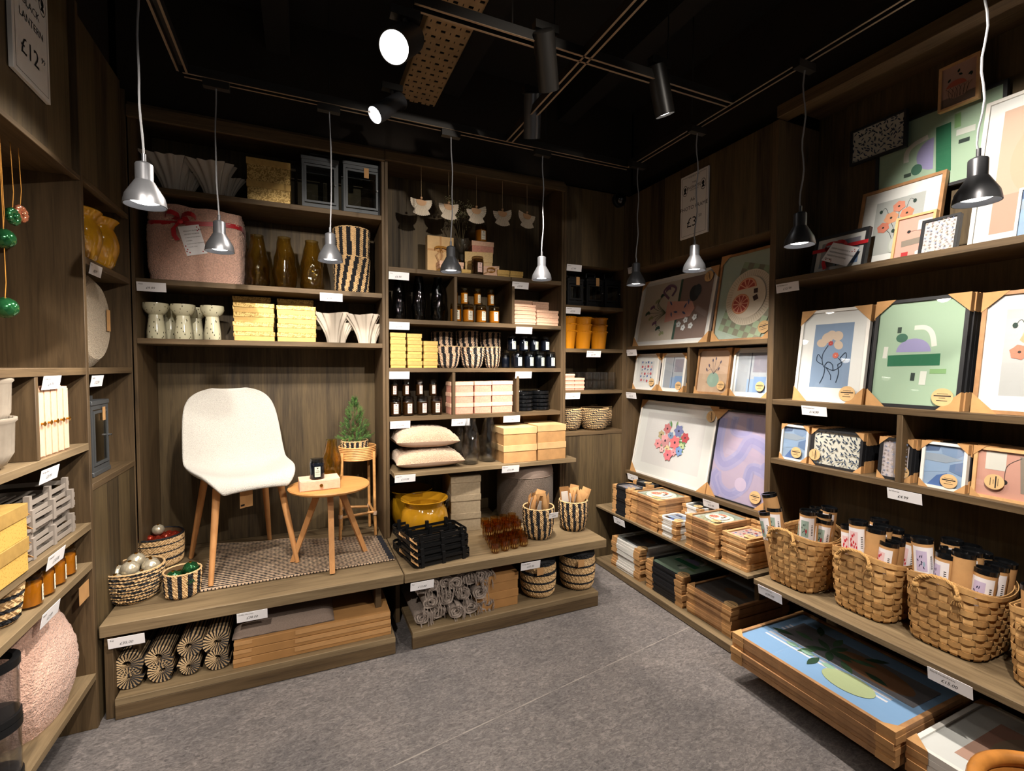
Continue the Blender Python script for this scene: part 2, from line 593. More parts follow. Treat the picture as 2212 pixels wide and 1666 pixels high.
def floor_material():
    m, nt, bs = new_mat('marbled_linoleum')
    v = coords(nt)
    a = noise(nt, v, 3.0, 6, .6, .8)
    b = noise(nt, coords(nt, (16, 34, 1)), 1.6, 6, .7, 1.6)
    c = noise(nt, coords(nt, (60, 90, 1)), 1.0, 3, .6, 1.0)
    base = ramp(nt, b, [(.25, srgb('#4c4a4a')), (.5, srgb('#6a6666')), (.72, srgb('#8a8583'))])
    big = ramp(nt, a, [(.3, (.74, .74, .76, 1)), (.7, (1.08, 1.05, 1.03, 1))])
    fl = ramp(nt, c, [(.34, (.62, .62, .62, 1)), (.5, (1, 1, 1, 1)), (.66, (1.0, .98, .96, 1)), (.72, (1.45, 1.38, 1.32, 1))])
    m1 = node(nt, 'ShaderNodeMix', data_type='RGBA', blend_type='MULTIPLY'); m1.inputs['Factor'].default_value = 1
    m2 = node(nt, 'ShaderNodeMix', data_type='RGBA', blend_type='MULTIPLY'); m2.inputs['Factor'].default_value = 1
    nt.links.new(base, m1.inputs[6]); nt.links.new(big, m1.inputs[7])
    nt.links.new(m1.outputs[2], m2.inputs[6]); nt.links.new(fl, m2.inputs[7])
    nt.links.new(m2.outputs[2], bs.inputs['Base Color'])
    bs.inputs['Roughness'].default_value = .55
    bs.inputs['Specular IOR Level'].default_value = .3
    return m


FLOOR_MAT = floor_material()
# ------------------------------------------------------------------ builders of the goods (each at its own base, front towards local -y)
def gift_box(w, d, h, body, lid, lid_h, name='gift_box', label='', cat='box', group=None, ov=.003):
    t = thing(name, label, cat, group=group)
    MB().box(-w / 2, w / 2, -d / 2, d / 2, 0, h - .002, body, .001).build('body', t)
    MB().box(-w / 2 - ov, w / 2 + ov, -d / 2 - ov, d / 2 + ov, h - lid_h, h, lid, .001).build('lid', t)
    return t


def box_stack(proto, x, y, z, h, n, label, rz=0, jit=.003, seed=0):
    """copies of a box one on another; label has one {} for the level"""
    rnd = random.Random(seed)
    for i in range(n):
        copy_tree(proto, label.format(level(i, n)), (x + rnd.uniform(-jit, jit), y + rnd.uniform(-jit, jit), z + i * h), rz)


def drop(o):
    for c in list(o.children): drop(c)
    bpy.data.objects.remove(o)


def lantern(w, d, h, label, metal=BLACK_METAL, group='black lanterns', tagged=False, cat='lantern'):
    t = thing('lantern', label, cat, group=group)
    b = .014
    fr = MB()
    for sx in (-1, 1):
        for sy in (-1, 1):
            x, y = sx * (w / 2 - b / 2), sy * (d / 2 - b / 2)
            fr.box(x - b / 2, x + b / 2, y - b / 2, y + b / 2, .02, h - .02, metal)
    for z in (.02, h - .02 - b * 1.4):
        for s in (-1, 1):
            fr.box(-w / 2 + b, w / 2 - b, s * (d / 2 - b / 2) - b / 2, s * (d / 2 - b / 2) + b / 2, z, z + b * 1.4, metal)
            fr.box(s * (w / 2 - b / 2) - b / 2, s * (w / 2 - b / 2) + b / 2, -d / 2 + b, d / 2 - b, z, z + b * 1.4, metal)
    fr.build('frame', t)
    MB().box(-w / 2 - .004, w / 2 + .004, -d / 2 - .004, d / 2 + .004, 0, .02, metal, .002).build('base', t)
    MB().box(-w / 2 - .004, w / 2 + .004, -d / 2 - .004, d / 2 + .004, h - .02, h, metal, .002).box(-w * .28, w * .28, -d * .28, d * .28, h, h + .018, metal).build('roof', t)
    dr = MB()                                                     # hinged glazed door in front
    k = .012
    x0, x1, z0, z1, yy = -w / 2 + b * .9, w / 2 - b * .9, .045, h - .045, -d / 2 - .004
    for a in ((x0, x0 + k, z0, z1), (x1 - k, x1, z0, z1), (x0 + k, x1 - k, z0, z0 + k), (x0 + k, x1 - k, z1 - k, z1)):
        dr.box(a[0], a[1], yy, yy + .008, a[2], a[3], metal)
    door = dr.build('door', t)
    MB().cyl((x1 - .006, yy, h * .5), (x1 - .006, yy - .014, h * .5), .005, CHROME, 8).build('latch', door)
    MB().box(x0 + k, x1 - k, yy + .003, yy + .005, z0 + k, z1 - k, PANE).build('pane', door)
    for s in (-1, 1):
        MB().box(s * (w / 2 - .006) - .001, s * (w / 2 - .006) + .001, -d / 2 + b, d / 2 - b, .045, h - .045, PANE).build('pane', t)
    MB().box(-w / 2 + b, w / 2 - b, d / 2 - .007, d / 2 - .005, .045, h - .045, PANE).build('pane', t)
    hd = MB().tube([(-w * .26, 0, h + .018), (-w * .26, 0, h + .05), (w * .26, 0, h + .05), (w * .26, 0, h + .018)], .006, metal, 6)
    hd.build('handle', t)
    if tagged:
        g = MB().box(-.014, .014, -d / 2 - .008, -d / 2 - .006, h * .66, h * .66 + .06, KRAFT).build('hang_tag', t, loc=(w * .12, 0, .02))
    return t


def fluted_vase(h, label, group):
    """fan-shaped pleated vase with a smaller second fan at one side"""
    t = MB()

    def shape(cx, cyy, sc, top, wide, lean):
        def P(i, j, inner):
            a, k = 2 * PI * i / 72, j / 16
            r = (.34 + .66 * k ** 1.7) * (1 - inner * .06)
            fl = 1 + .15 * k ** .6 * math.cos(13 * a) + .02 * math.sin(5 * a + 3 * k)
            x = cx + lean * k ** 1.5 + wide * r * fl * math.cos(a)
            y = cyy + wide * .52 * r * fl * math.sin(a)
            z = top * k * (1 + .05 * math.cos(2 * a + .6) * k) + (.004 * inner if j == 0 else 0) - (.10 * top * k * k * (math.cos(a) > .5) * (math.cos(a) - .5))
            return x, y, z
        t.grid(lambda i, j: P(i, j, 0), 72, 16, CERAMIC, cu=True)
        t.grid(lambda i, j: P(i, 16 - j, 1), 72, 16, CERAMIC, cu=True)
        t.grid(lambda i, j: P(i, 16, j), 72, 1, CERAMIC, cu=True)
        t.poly([P(i, 0, 0) for i in range(72)][::-1], CERAMIC)
    shape(0, 0, 1, h, h * .56, -h * .10)
    shape(h * .30, h * .08, 1, h * .72, h * .26, h * .16)
    o = t.build('fluted_vase', sharp=70)
    return tag(o, label, 'vase', group)


def wavy_vase(h, r, m, label, group, seed=1, cat='vase'):
    rnd = random.Random(seed)
    ph = [(rnd.uniform(0, 6), rnd.choice((2, 3, 4)), rnd.uniform(18, 34), rnd.uniform(0, 6)) for _ in range(4)]

    def wob(t, rr, z):
        k = sum(math.sin(n * t + a + math.sin(z * f + b)) * math.cos(z * f * 1.6 + b) for a, n, f, b in ph)
        env = min(1, z / (h * .08)) * min(1, (h - z) / (h * .12) + .0)
        return rr * (1 + .045 * k * max(0, env)), z
    prof = [(.72, 0), (.82, .02), (.95, .12), (1.0, .3), (.97, .45), (.86, .62), (.72, .78), (.60, .9), (.55, .97), (.57, 1.0)]
    fine = []
    for (a, b), (c, d) in zip(prof, prof[1:]):
        for q in range(5): fine.append((a + (c - a) * q / 5, b + (d - b) * q / 5))
    fine.append(prof[-1])
    t = MB()
    pts = [(r * a, h * b) for a, b in fine]
    inner = [(max(.004, rr - .005), max(z, .012)) for rr, z in pts][::-1]
    t.lathe(pts + inner, m, 40, fn=wob, caps=(True, True))
    o = t.build('glass_vase', sharp=75)
    return tag(o, label, cat, group)


def basket(name, h, rt, rb, pattern, label, cat='basket', group=None, belly=0, n=84, rows=None, wall=.007, squash=1, handles=False):
    """woven seagrass basket; pattern(i, j, n, rows) -> material; every stitch stands proud"""
    rows = rows or max(10, int(h / .0062))

    def rad(k):
        return rb + (rt - rb) * k + belly * math.sin(PI * k) - .012 * max(0, (1 - k * 9))

    def P(i, j):
        k = j / rows
        a = 2 * PI * i / n
        r = rad(k) + .0022 * (1 if (i + j) % 2 else -1) + .0008 * math.sin(i * 2.1 + j)
        return r * math.cos(a), r * math.sin(a) * squash, h * k
    t = thing(name, label, cat, group=group)
    MB().grid(P, n, rows, SEAGRASS, cu=True, matfn=lambda i, j: pattern(i, j, n, rows)).poly([P(i, 0) for i in range(n)][::-1], SEAGRASS_BLACK).build('weave', t, smooth=False)
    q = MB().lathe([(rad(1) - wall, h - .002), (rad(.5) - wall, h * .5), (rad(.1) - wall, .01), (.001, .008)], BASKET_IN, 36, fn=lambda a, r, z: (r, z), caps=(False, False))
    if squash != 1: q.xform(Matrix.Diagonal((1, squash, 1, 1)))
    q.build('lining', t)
    rim = MB().tube([((rad(1) - wall / 2) * math.cos(2 * PI * i / 60), (rad(1) - wall / 2) * math.sin(2 * PI * i / 60) * squash, h + .001 * math.sin(i * 2.6)) for i in range(60)],
                    wall * .62, pattern(0, rows - 1, n, rows) if pattern.__name__ == 'hb' else SEAGRASS, 6, closed=True)
    rim.build('rim', t)
    return t


def vstripe(count, twist=0, a=SEAGRASS, b=SEAGRASS_BLACK, duty=.5):
    def vs(i, j, n, rows): return b if ((i / n * count + twist * j / rows) % 1) < duty else a
    return vs


def hbands(bands, a=SEAGRASS, b=SEAGRASS_BLACK):
    """bands: list of (from, to) heights 0..1 that are dyed"""
    def hb(i, j, n, rows):
        k = (j + .5) / rows
        return b if any(p <= k < q for p, q in bands) else a
    return hb


def pinstripe(per, twist, a=SEAGRASS, b=SEAGRASS_BLACK):
    def ps(i, j, n, rows): return b if ((j / per + twist * i / n) % 1) < .5 else a
    return ps


def candle_jar(h, r, wax, jar, lid, label_col, label, group, face=0, cat='candle'):
    t = thing('candle_jar', label, cat, group=group)
    MB().lathe([(r * .92, 0), (r, .004), (r, h * .80), (r * .9, h * .84), (r * .9, h * .86), (r * .86, h * .86), (r * .95, h * .8), (r * .95, .006), (.001, .006)], jar, 28, caps=(True, False)).build('jar', t)
    MB().lathe([(r * .93, .007), (r * .93, h * .70), (.001, h * .70)], wax, 24, caps=(True, False)).build('wax', t)
    MB().lathe([(r * .93, h * .855), (r * .97, h * .87), (r * .97, h * .93), (r * .9, h * .935), (r * .9, h * .985), (r * .84, h), (.001, h)], lid, 24, caps=(True, False)).build('lid', t)
    lb = MB()
    lh, z0 = h * .5, h * .14
    arc = [face - PI / 2 + (k - 4) / 4 * .40 for k in range(9)]
    lb.grid(lambda i, j: ((r + .0006) * math.cos(arc[i]), (r + .0006) * math.sin(arc[i]), z0 + lh * j), 8, 1, label_col)
    for zz, ww, hh in ((.80, .10, .10), (.62, .2, .03), (.48, .28, .03), (.4, .24, .025), (.2, .3, .03)):
        ar = [face - PI / 2 + (k - 2) / 2 * ww for k in range(5)]
        lb.grid(lambda i, j: ((r + .001) * math.cos(ar[i]), (r + .001) * math.sin(ar[i]), z0 + lh * (zz + hh * j)), 4, 1, paint('#4a4640'))
    lb.build('paper_label', t)
    return t


def cushion(w, d, th, label, seed=0):
    """sherpa topped cushion lying flat"""
    t = thing('cushion', label, 'cushion', group='cushions on the deep shelf')
    rnd = random.Random(seed)
    N = 44
    jit = [[rnd.uniform(-1, 1) for _ in range(N + 1)] for _ in range(N + 1)]

    def P(i, j, up):
        x, y = 2 * i / N - 1, 2 * j / N - 1
        pin = 1 - .10 * (1 - abs(x)) * (1 if abs(y) > .98 else 0)
        e = max(0, (1 - abs(x) ** 2.6) * (1 - abs(y) ** 2.6)) ** .42
        px = x * w / 2 * (1 - .07 * (1 - y * y) * abs(x) ** 3)
        py = y * d / 2 * (1 - .07 * (1 - x * x) * abs(y) ** 3)
        z = th * (.36 + (.64 if up else -.36) * e) + (.005 * jit[i][j] if up and e > .05 else 0)
        return px, py, z
    MB().grid(lambda i, j: P(i, j, 1), N, N, SHERPA_BEIGE).build('fleece_face', t, sharp=180)
    MB().grid(lambda i, j: P(i, N - j, 0), N, N, PLAIN_BEIGE).build('plain_back', t, sharp=180)
    return t


def rounded_rect(w, d, r, n=5):
    out = []
    for cx, cyy, a0 in ((w / 2 - r, d / 2 - r, 0), (-w / 2 + r, d / 2 - r, 90), (-w / 2 + r, -d / 2 + r, 180), (w / 2 - r, -d / 2 + r, 270)):
        for k in range(n + 1):
            a = R(a0 + 90 * k / n)
            out.append((cx + r * math.cos(a), cyy + r * math.sin(a)))
    return out


def wire_tray(w, d, h, m, label, group, tagged=True):
    """low tray of flat steel bands with square posts"""
    t = thing('storage_tray', label, 'tray', group=group)
    rr = rounded_rect(w, d, .035)
    for z in (.012, h - .012):
        q = MB()
        n = len(rr)
        q.grid(lambda i, j: (rr[i][0], rr[i][1], z + (-.008 if j else .008)), n, 1, m, cu=True)
        q.grid(lambda i, j: (rr[i][0] * .985, rr[i][1] * .98, z + (.008 if j else -.008)), n, 1, m, cu=True)
        q.grid(lambda i, j: (rr[i][0] * (1 if j else .985), rr[i][1] * (1 if j else .98), z + .008), n, 1, m, cu=True)
        q.build('band', t, sharp=60)
    for x in (-w * .36, 0, w * .36):
        for s in (-1, 1):
            MB().box(x - .009, x + .009, s * (d / 2 - .004) - .008, s * (d / 2 - .004) + .008, 0, h + .016, m).build('post', t)
    q = MB()
    for k in range(7):
        yy = -d / 2 + d * (k + 1) / 8
        q.box(-w / 2 + .004, w / 2 - .004, yy - .004, yy + .004, .004, .009, m)
    q.build('slatted_base', t)
    if tagged:
        g = MB().box(-.022, .022, -.0008, .0008, -.05, 0, KRAFT)
        g.xform(Matrix.Translation((-w * .5 - .012, -d * .42, .052)) @ Matrix.Rotation(R(70), 4, 'Z') @ Matrix.Rotation(R(-50), 4, 'X'))
        g.tube([(-w * .46, -d * .40, h), (-w * .5, -d * .42, h * .9), (-w * .5 - .012, -d * .42, .052)], .0012, JUTE, 5)
        g.build('hang_tag', t)
    return t


def tealight(h, r, label, group):
    t = MB()
    t.lathe([(r * .70, 0), (r * .92, .012), (r, h * .5), (r * 1.0, h), (r * .93, h), (r * .92, h * .5), (r * .80, .014), (.001, .010)], AMBER_DARK, 24, caps=(True, False))
    for i in range(12):                                           # cut diamonds round the foot
        a = 2 * PI * (i + .5) / 12
        c, s_ = math.cos(a), math.sin(a)
        def Q(da, z, rr): return (rr * math.cos(a + da), rr * math.sin(a + da), z)
        t.poly([Q(0, .010, r * .93), Q(.17, .020, r * .98), Q(0, .034, r * 1.03), Q(-.17, .020, r * .98)], GOLD_PLAIN)
    o = t.build('tealight_holder')
    return tag(o, label, 'candle holder', group)


def rolled_throw(L, r, label, seed, group='rolled throws under the bench'):
    """throw rolled into a loose spiral, fringe hanging from its end; the spiral faces local -y"""
    rnd = random.Random(seed)
    t = thing('rolled_throw', label, 'throw', group=group)
    turns, N = 3.1, 70
    a0 = rnd.uniform(0, 6.28)
    sq, tw = rnd.uniform(.82, 1.0), rnd.uniform(0, 3)
    def sp(k, th):
        a = a0 + 2 * PI * turns * k
        rr = r * (.16 + .80 * k) + th + .0015 * math.sin(5 * a)
        return rr * math.cos(a), sq * rr * math.sin(a)
    q = MB()
    ring = [(0, .0045), (0, -.0045), (L, -.0045), (L, .0045)]
    q.grid(lambda i, j: (sp(j / N, ring[i][1])[0], ring[i][0] + .006 * math.sin(j * .5 + i), sp(j / N, ring[i][1])[1]), 4, N, THROW, cu=True)
    q.build('roll', t)
    f = MB()
    x0, z0 = sp(1, 0)
    for _ in range(9):
        k = rnd.uniform(.80, 1.0)
        x, z = sp(k, .003)
        dx, ln = rnd.uniform(-.012, .012), rnd.uniform(.035, .075)
        f.tube([(x, -.001, z), (x + dx * .4, -.016, z - ln * .3), (x + dx, -.014, z - ln)], [.0016, .0026, .0014], THROW, 5)
    f.build('fringe', t)
    return t


def rolled_rug(L, r, label, seed, wrapped=False):
    rnd = random.Random(seed)
    t = thing('rolled_rug', label, 'rug', group='rolled rugs under the bench')
    turns, N = 2.6, 110
    a0 = rnd.uniform(0, 6.28)
    th = r * .135
    def sp(k, d):
        a = a0 + 2 * PI * turns * k
        rr = r * (.22 + .70 * k) + d
        return rr * math.cos(a), rr * math.sin(a)
    ring = [(0, th), (0, -th), (L, -th), (L, th)]
    q = MB()
    stripe = lambda i, j: (SEAGRASS_BLACK if j % 2 else JUTE) if i == 0 else (SEAGRASS_BLACK if (j // 2) % 2 else JUTE) if i == 1 else (SEAGRASS_BLACK if j % 2 else JUTE)
    q.grid(lambda i, j: (sp(j / N, ring[i][1])[0], ring[i][0] - (.002 if i < 2 and j % 2 else 0), sp(j / N, ring[i][1])[1]), 4, N, JUTE, cu=True, matfn=stripe)
    q.build('roll', t, smooth=False)
    if wrapped:
        MB().lathe([(r * 1.0, -.004), (r * 1.0, .16)], FILM, 28, caps=(False, False)).xform(Matrix.Rotation(-PI / 2, 4, 'X')).build('film_wrap', t)
    return t


def pot_stack_pot(h, rt, rb, label, group, mat_=ORANGE_POT):
    t = thing('flower_pot', label, 'pot', group=group)
    MB().lathe([(rb, 0), (rt * .97, h * .86), (rt, h * .9), (rt, h), (rt * .93, h), (rt * .9, h * .8), (rb * .9, .01), (.001, .01)], mat_, 36, caps=(True, False)).build('body', t)
    n = 40
    q = MB()
    for i in range(n):
        a = 2 * PI * i / n
        q.ball((rt * math.cos(a), rt * math.sin(a), h - .003), .006, mat_, 6, 4)
    q.build('beaded_rim', t)
    return t


def tumbler(h, r, label, group):
    t = MB()
    t.lathe([(r * .93, 0), (r, .01), (r, h), (r * .93, h), (r * .91, .014), (.001, .012)], CLEAR, 40, caps=(True, False),
            fn=lambda a, rr, z: (rr * (1 + (.018 if z < h * .6 else .0) * (1 if math.sin(20 * a) > 0 else -1)), z))
    return tag(t.build('glass_tumbler', sharp=70), label, 'glass', group)


# ------------------------------------------------------------------ pictures
class Art:
    """flat printed shapes on a sheet w x h whose lower left corner is at (x0, z0); sizes are fractions of w"""

    def __init__(s, mb, x0, z0, w, h, y):
        s.mb, s.x0, s.z0, s.w, s.h, s.y, s.k = mb, x0, z0, w, h, y, 0

    def _p(s, fx, fz): return s.x0 + fx * s.w, s.y - s.k * .00007, s.z0 + fz * s.h

    def shape(s, pts, c):
        s.k += 1
        s.mb.poly([s._p(min(max(a, 0), 1), min(max(b, 0), 1)) for a, b in pts], paint(c))
        return s

    def rect(s, fx, fz, rw, rh, c, rot=0):
        q = s.w / s.h
        pts = [(-rw / 2, -rh / 2), (rw / 2, -rh / 2), (rw / 2, rh / 2), (-rw / 2, rh / 2)]
        ca, sa = math.cos(R(rot)), math.sin(R(rot))
        return s.shape([(fx + a * ca - b * sa, fz + (a * sa + b * ca) * q) for a, b in pts], c)

    def oval(s, fx, fz, rx, rz, c, rot=0, a0=0, a1=360, n=20):
        q = s.w / s.h
        ca, sa = math.cos(R(rot)), math.sin(R(rot))
        pts = []
        for i in range(n + (0 if a1 - a0 >= 360 else 1)):
            t = R(a0 + (a1 - a0) * i / n)
            a, b = rx * math.cos(t), rz * math.sin(t)
            pts.append((fx + a * ca - b * sa, fz + (a * sa + b * ca) * q))
        return s.shape(pts, c)

    def leaf(s, fx, fz, L, wd, rot, c):
        q = s.w / s.h
        ca, sa = math.cos(R(rot)), math.sin(R(rot))
        pts = [(L * t, wd * math.sin(PI * t) * .5) for t in (0, .2, .4, .6, .8, 1)] + [(L * t, -wd * math.sin(PI * t) * .5) for t in (.8, .6, .4, .2)]
        return s.shape([(fx + a * ca - b * sa, fz + (a * sa + b * ca) * q) for a, b in pts], c)

    def line(s, pts, wd, c):
        q = s.h / s.w
        P = [(a, b * q) for a, b in pts]
        L, Rr = [], []
        for i in range(len(P)):
            a, b = P[max(i - 1, 0)], P[min(i + 1, len(P) - 1)]
            dx, dy = b[0] - a[0], b[1] - a[1]
            ln = math.hypot(dx, dy) or 1
            nx, ny = -dy / ln * wd / 2, dx / ln * wd / 2
            L.append((P[i][0] + nx, (P[i][1] + ny) / q)); Rr.append((P[i][0] - nx, (P[i][1] - ny) / q))
        s.k += 1
        for i in range(len(P) - 1):
            s.mb.poly([s._p(*Rr[i]), s._p(*Rr[i + 1]), s._p(*L[i + 1]), s._p(*L[i])], paint(c))
        return s

    def flower(s, fx, fz, r, petals, c, heart='#5a4a3a', rot=0, fat=.9):
        for i in range(petals): s.leaf(fx, fz, r, r * fat, rot + 360 * i / petals, c)
        return s.oval(fx, fz, r * .18, r * .18, heart, n=8)


def curve(*p, n=10):
    """smooth path through control points (Catmull-Rom)"""
    out = []
    for i in range(len(p) - 1):
        a, b, c, d = p[max(i - 1, 0)], p[i], p[i + 1], p[min(i + 2, len(p) - 1)]
        for k in range(n):
            t = k / n
            out.append(tuple(.5 * (2 * b[q] + (c[q] - a[q]) * t + (2 * a[q] - 5 * b[q] + 4 * c[q] - d[q]) * t * t + (3 * b[q] - a[q] - 3 * c[q] + d[q]) * t ** 3) for q in (0, 1)))
    return out + [p[-1]]


def picture(w, h, moulding, label, group=None, fw=.014, depth=.022, mount=0, sheet='#e4e2de', art=None, corners=True, sticker=None, pane=True, cat='picture', turned=0, csize=None, name='picture_frame', bare=False):
    """framed print standing on its lower edge, front at y = 0; mount is the width of the white surround;
    sticker = (x fraction, z fraction, rotation) of the round maker's label"""
    t = thing(name, label, cat, group=group)
    m = MB()
    for a in ((-w / 2, -w / 2 + fw, 0, h), (w / 2 - fw, w / 2, 0, h), (-w / 2 + fw, w / 2 - fw, 0, fw), (-w / 2 + fw, w / 2 - fw, h - fw, h)):
        m.box(a[0], a[1], 0, depth, a[2], a[3], moulding)
    m.box(-w / 2 + fw, w / 2 - fw, depth - .003, depth - .001, fw, h - fw, CARD_BROWN)
    m.build('moulding', t)
    if not bare:
        p = MB()
        x0, x1, z0, z1, y = -w / 2 + fw, w / 2 - fw, fw, h - fw, .008
        p.poly([(x0, y, z0), (x1, y, z0), (x1, y, z1), (x0, y, z1)], paint('#e6e5e6') if mount else paint(sheet))
        if mount:
            e = .0025
            X0, X1, Z0, Z1 = x0 + mount, x1 - mount, z0 + mount, z1 - mount
            p.poly([(X0, y - .0002, Z0), (X1, y - .0002, Z0), (X1, y - .0002, Z1), (X0, y - .0002, Z1)], paint(sheet))
        else: X0, X1, Z0, Z1 = x0, x1, z0, z1
        if art:
            if turned:                                            # the print hangs on its side: draw it upright, then turn the sheet
                q = MB()
                art(Art(q, -(Z1 - Z0) / 2, -(X1 - X0) / 2, Z1 - Z0, X1 - X0, y - .0004))
                q.xform(Matrix.Translation(((X0 + X1) / 2, 0, (Z0 + Z1) / 2)) @ Matrix.Rotation(R(turned), 4, 'Y'))
                for f, k in zip(q.f, q.m): p.add([q.v[i] for i in f], [list(range(len(f)))], q.mats[k])
            else: art(Art(p, X0, Z0, X1 - X0, Z1 - Z0, y - .0004))
        p.build('print', t, smooth=False)
        if pane: MB().poly([(x0, .003, z0), (x1, .003, z0), (x1, .003, z1), (x0, .003, z1)], PANE).build('pane', t, smooth=False)
    if corners:
        c = csize or min(.075, .22 * min(w, h) + .015)
        g = .0018
        for sx in (-1, 1):
            for up in (0, 1):
                k = MB()
                X, Z, dz = sx * w / 2, (h if up else 0), (-1 if up else 1)
                k.poly([(X + sx * g, -g, Z - dz * g), (X - sx * c, -g, Z - dz * g), (X + sx * g, -g, Z + dz * c)], KRAFT)
                k.poly([(X + sx * g, -g, Z - dz * g), (X + sx * g, depth + g, Z - dz * g), (X + sx * g, depth + g, Z + dz * c), (X + sx * g, -g, Z + dz * c)], KRAFT)
                k.poly([(X + sx * g, -g, Z - dz * g), (X + sx * g, depth + g, Z - dz * g), (X - sx * c, depth + g, Z - dz * g), (X - sx * c, -g, Z - dz * g)], KRAFT)
                k.build('corner_protector', t, smooth=False)
    if sticker:
        fx, fz, rot = sticker
        r = .036 if w > .3 else .028
        k = MB().lathe([(r, -.0012), (r, 0), (.001, 0)], KRAFT_PALE, 28, caps=(True, False))
        for zz, ww, hh in ((.35, .5, .05), (.08, .78, .13), (-.12, .3, .05), (-.42, .5, .06)):
            k.add([(-r * ww, zz * r, .0004), (r * ww, zz * r, .0004), (r * ww, (zz + hh) * r, .0004), (-r * ww, (zz + hh) * r, .0004)], [(0, 1, 2, 3)], INK)
        k.xform(Matrix.Translation((-w / 2 + fx * w, -.0022, fz * h)) @ Matrix.Rotation(R(rot), 4, 'Y') @ Matrix.Rotation(PI / 2, 4, 'X'))
        k.build('round_label', t)
    return t


def flat_stack(n, w, h, th, moulding, base, rz, label, top_kw, group, seed=0, jit=.006, name='picture_frame'):
    """n framed prints lying one on another, face up; base = (x, y, z) under the middle of the near edge; label has one {}"""
    rnd = random.Random(seed)
    bare = picture(w, h, moulding, '', group, depth=th - .0015, bare=True, pane=False, corners=True, csize=min(.06, w * .22), fw=.016)
    for i in range(n - 1):
        copy_tree(bare, label.format(level(i, n)), (base[0] + rnd.uniform(-jit, jit), base[1] + rnd.uniform(-jit, jit), base[2] + (i + 1) * th), rz + rnd.uniform(-.02, .02), lean=-PI / 2)
    drop(bare)
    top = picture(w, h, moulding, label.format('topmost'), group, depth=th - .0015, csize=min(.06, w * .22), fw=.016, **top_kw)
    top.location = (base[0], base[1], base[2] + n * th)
    top.rotation_euler = (-PI / 2, 0, rz)
    return top


# ------------------------------------------------------------------ poster tubes, split-wood baskets
def poster_tube(L, r, label_art, label, group):
    t = thing('poster_tube', label, 'poster tube', group=group)
    MB().lathe([(r, 0), (r, L - .016), (r * .93, L - .016), (r * .93, L - .03)], KRAFT, 28, caps=(True, False)).build('tube', t)
    MB().lathe([(r * 1.02, L - .016), (r * 1.02, L), (r * .86, L), (r * .82, L - .010), (.001, L - .010)], BLACK_GLOSS, 28, caps=(False, False)).build('end_cap', t)
    if label_art:
        m = MB()
        rr, z0, z1 = r + .0007, L - .135, L - .028
        arc = [-PI / 2 - 1.0 + 2.0 * k / 16 for k in range(17)]
        m.grid(lambda i, j: (rr * math.cos(arc[i]), rr * math.sin(arc[i]), z0 if j == 0 else z1), 16, 1, paint('#dedbe0'))
        bg, ink, ink2, dots = label_art

        def W(fx, fz, lift):                                      # label coordinates 0..1 to the tube's side
            a = -PI / 2 - 1.0 + 2.0 * fx
            return (rr + lift) * math.cos(a), (rr + lift) * math.sin(a), z0 + (z1 - z0) * fz
        for k in range(6): m.poly([W(.16 + .08 * k, .14, .0003), W(.24 + .08 * k, .14, .0003), W(.24 + .08 * k, .86, .0003), W(.16 + .08 * k, .86, .0003)], paint(bg))
        rnd = random.Random(7)
        if dots:
            for k in range(15):
                fx, fz = .21 + .38 * rnd.random(), .22 + .55 * rnd.random()
                m.poly([W(fx + .035 * math.cos(b), fz + .065 * math.sin(b), .0006) for b in (0, 1.05, 2.1, 3.14, 4.2, 5.24)], paint(ink))
        else:
            for fx, fz, a in ((.30, .62, 30), (.27, .50, 160), (.36, .50, 340), (.42, .42, 200), (.45, .32, 320), (.33, .38, 220), (.40, .60, 60)):
                ca, sa = math.cos(R(a)), math.sin(R(a))
                m.poly([W(fx + .09 * (u * ca) - .02 * v_ * sa, fz + .16 * (u * sa) + .04 * v_ * ca, .0006) for u, v_ in ((0, 0), (.4, -1), (1, 0), (.4, 1))], paint(ink))
            m.poly([W(.50 + .06 * math.cos(b), .40 + .10 * math.sin(b), .0005) for b in (0, 1.05, 2.1, 3.14, 4.2, 5.24)], paint(ink2))
        for k in range(7): m.poly([W(.80 + q, .24 + .07 * k + e, .0005) for q, e in ((0, 0), (.10, 0), (.10, .03), (0, .03))], INK)
        m.build('paper_label', t)
    return t


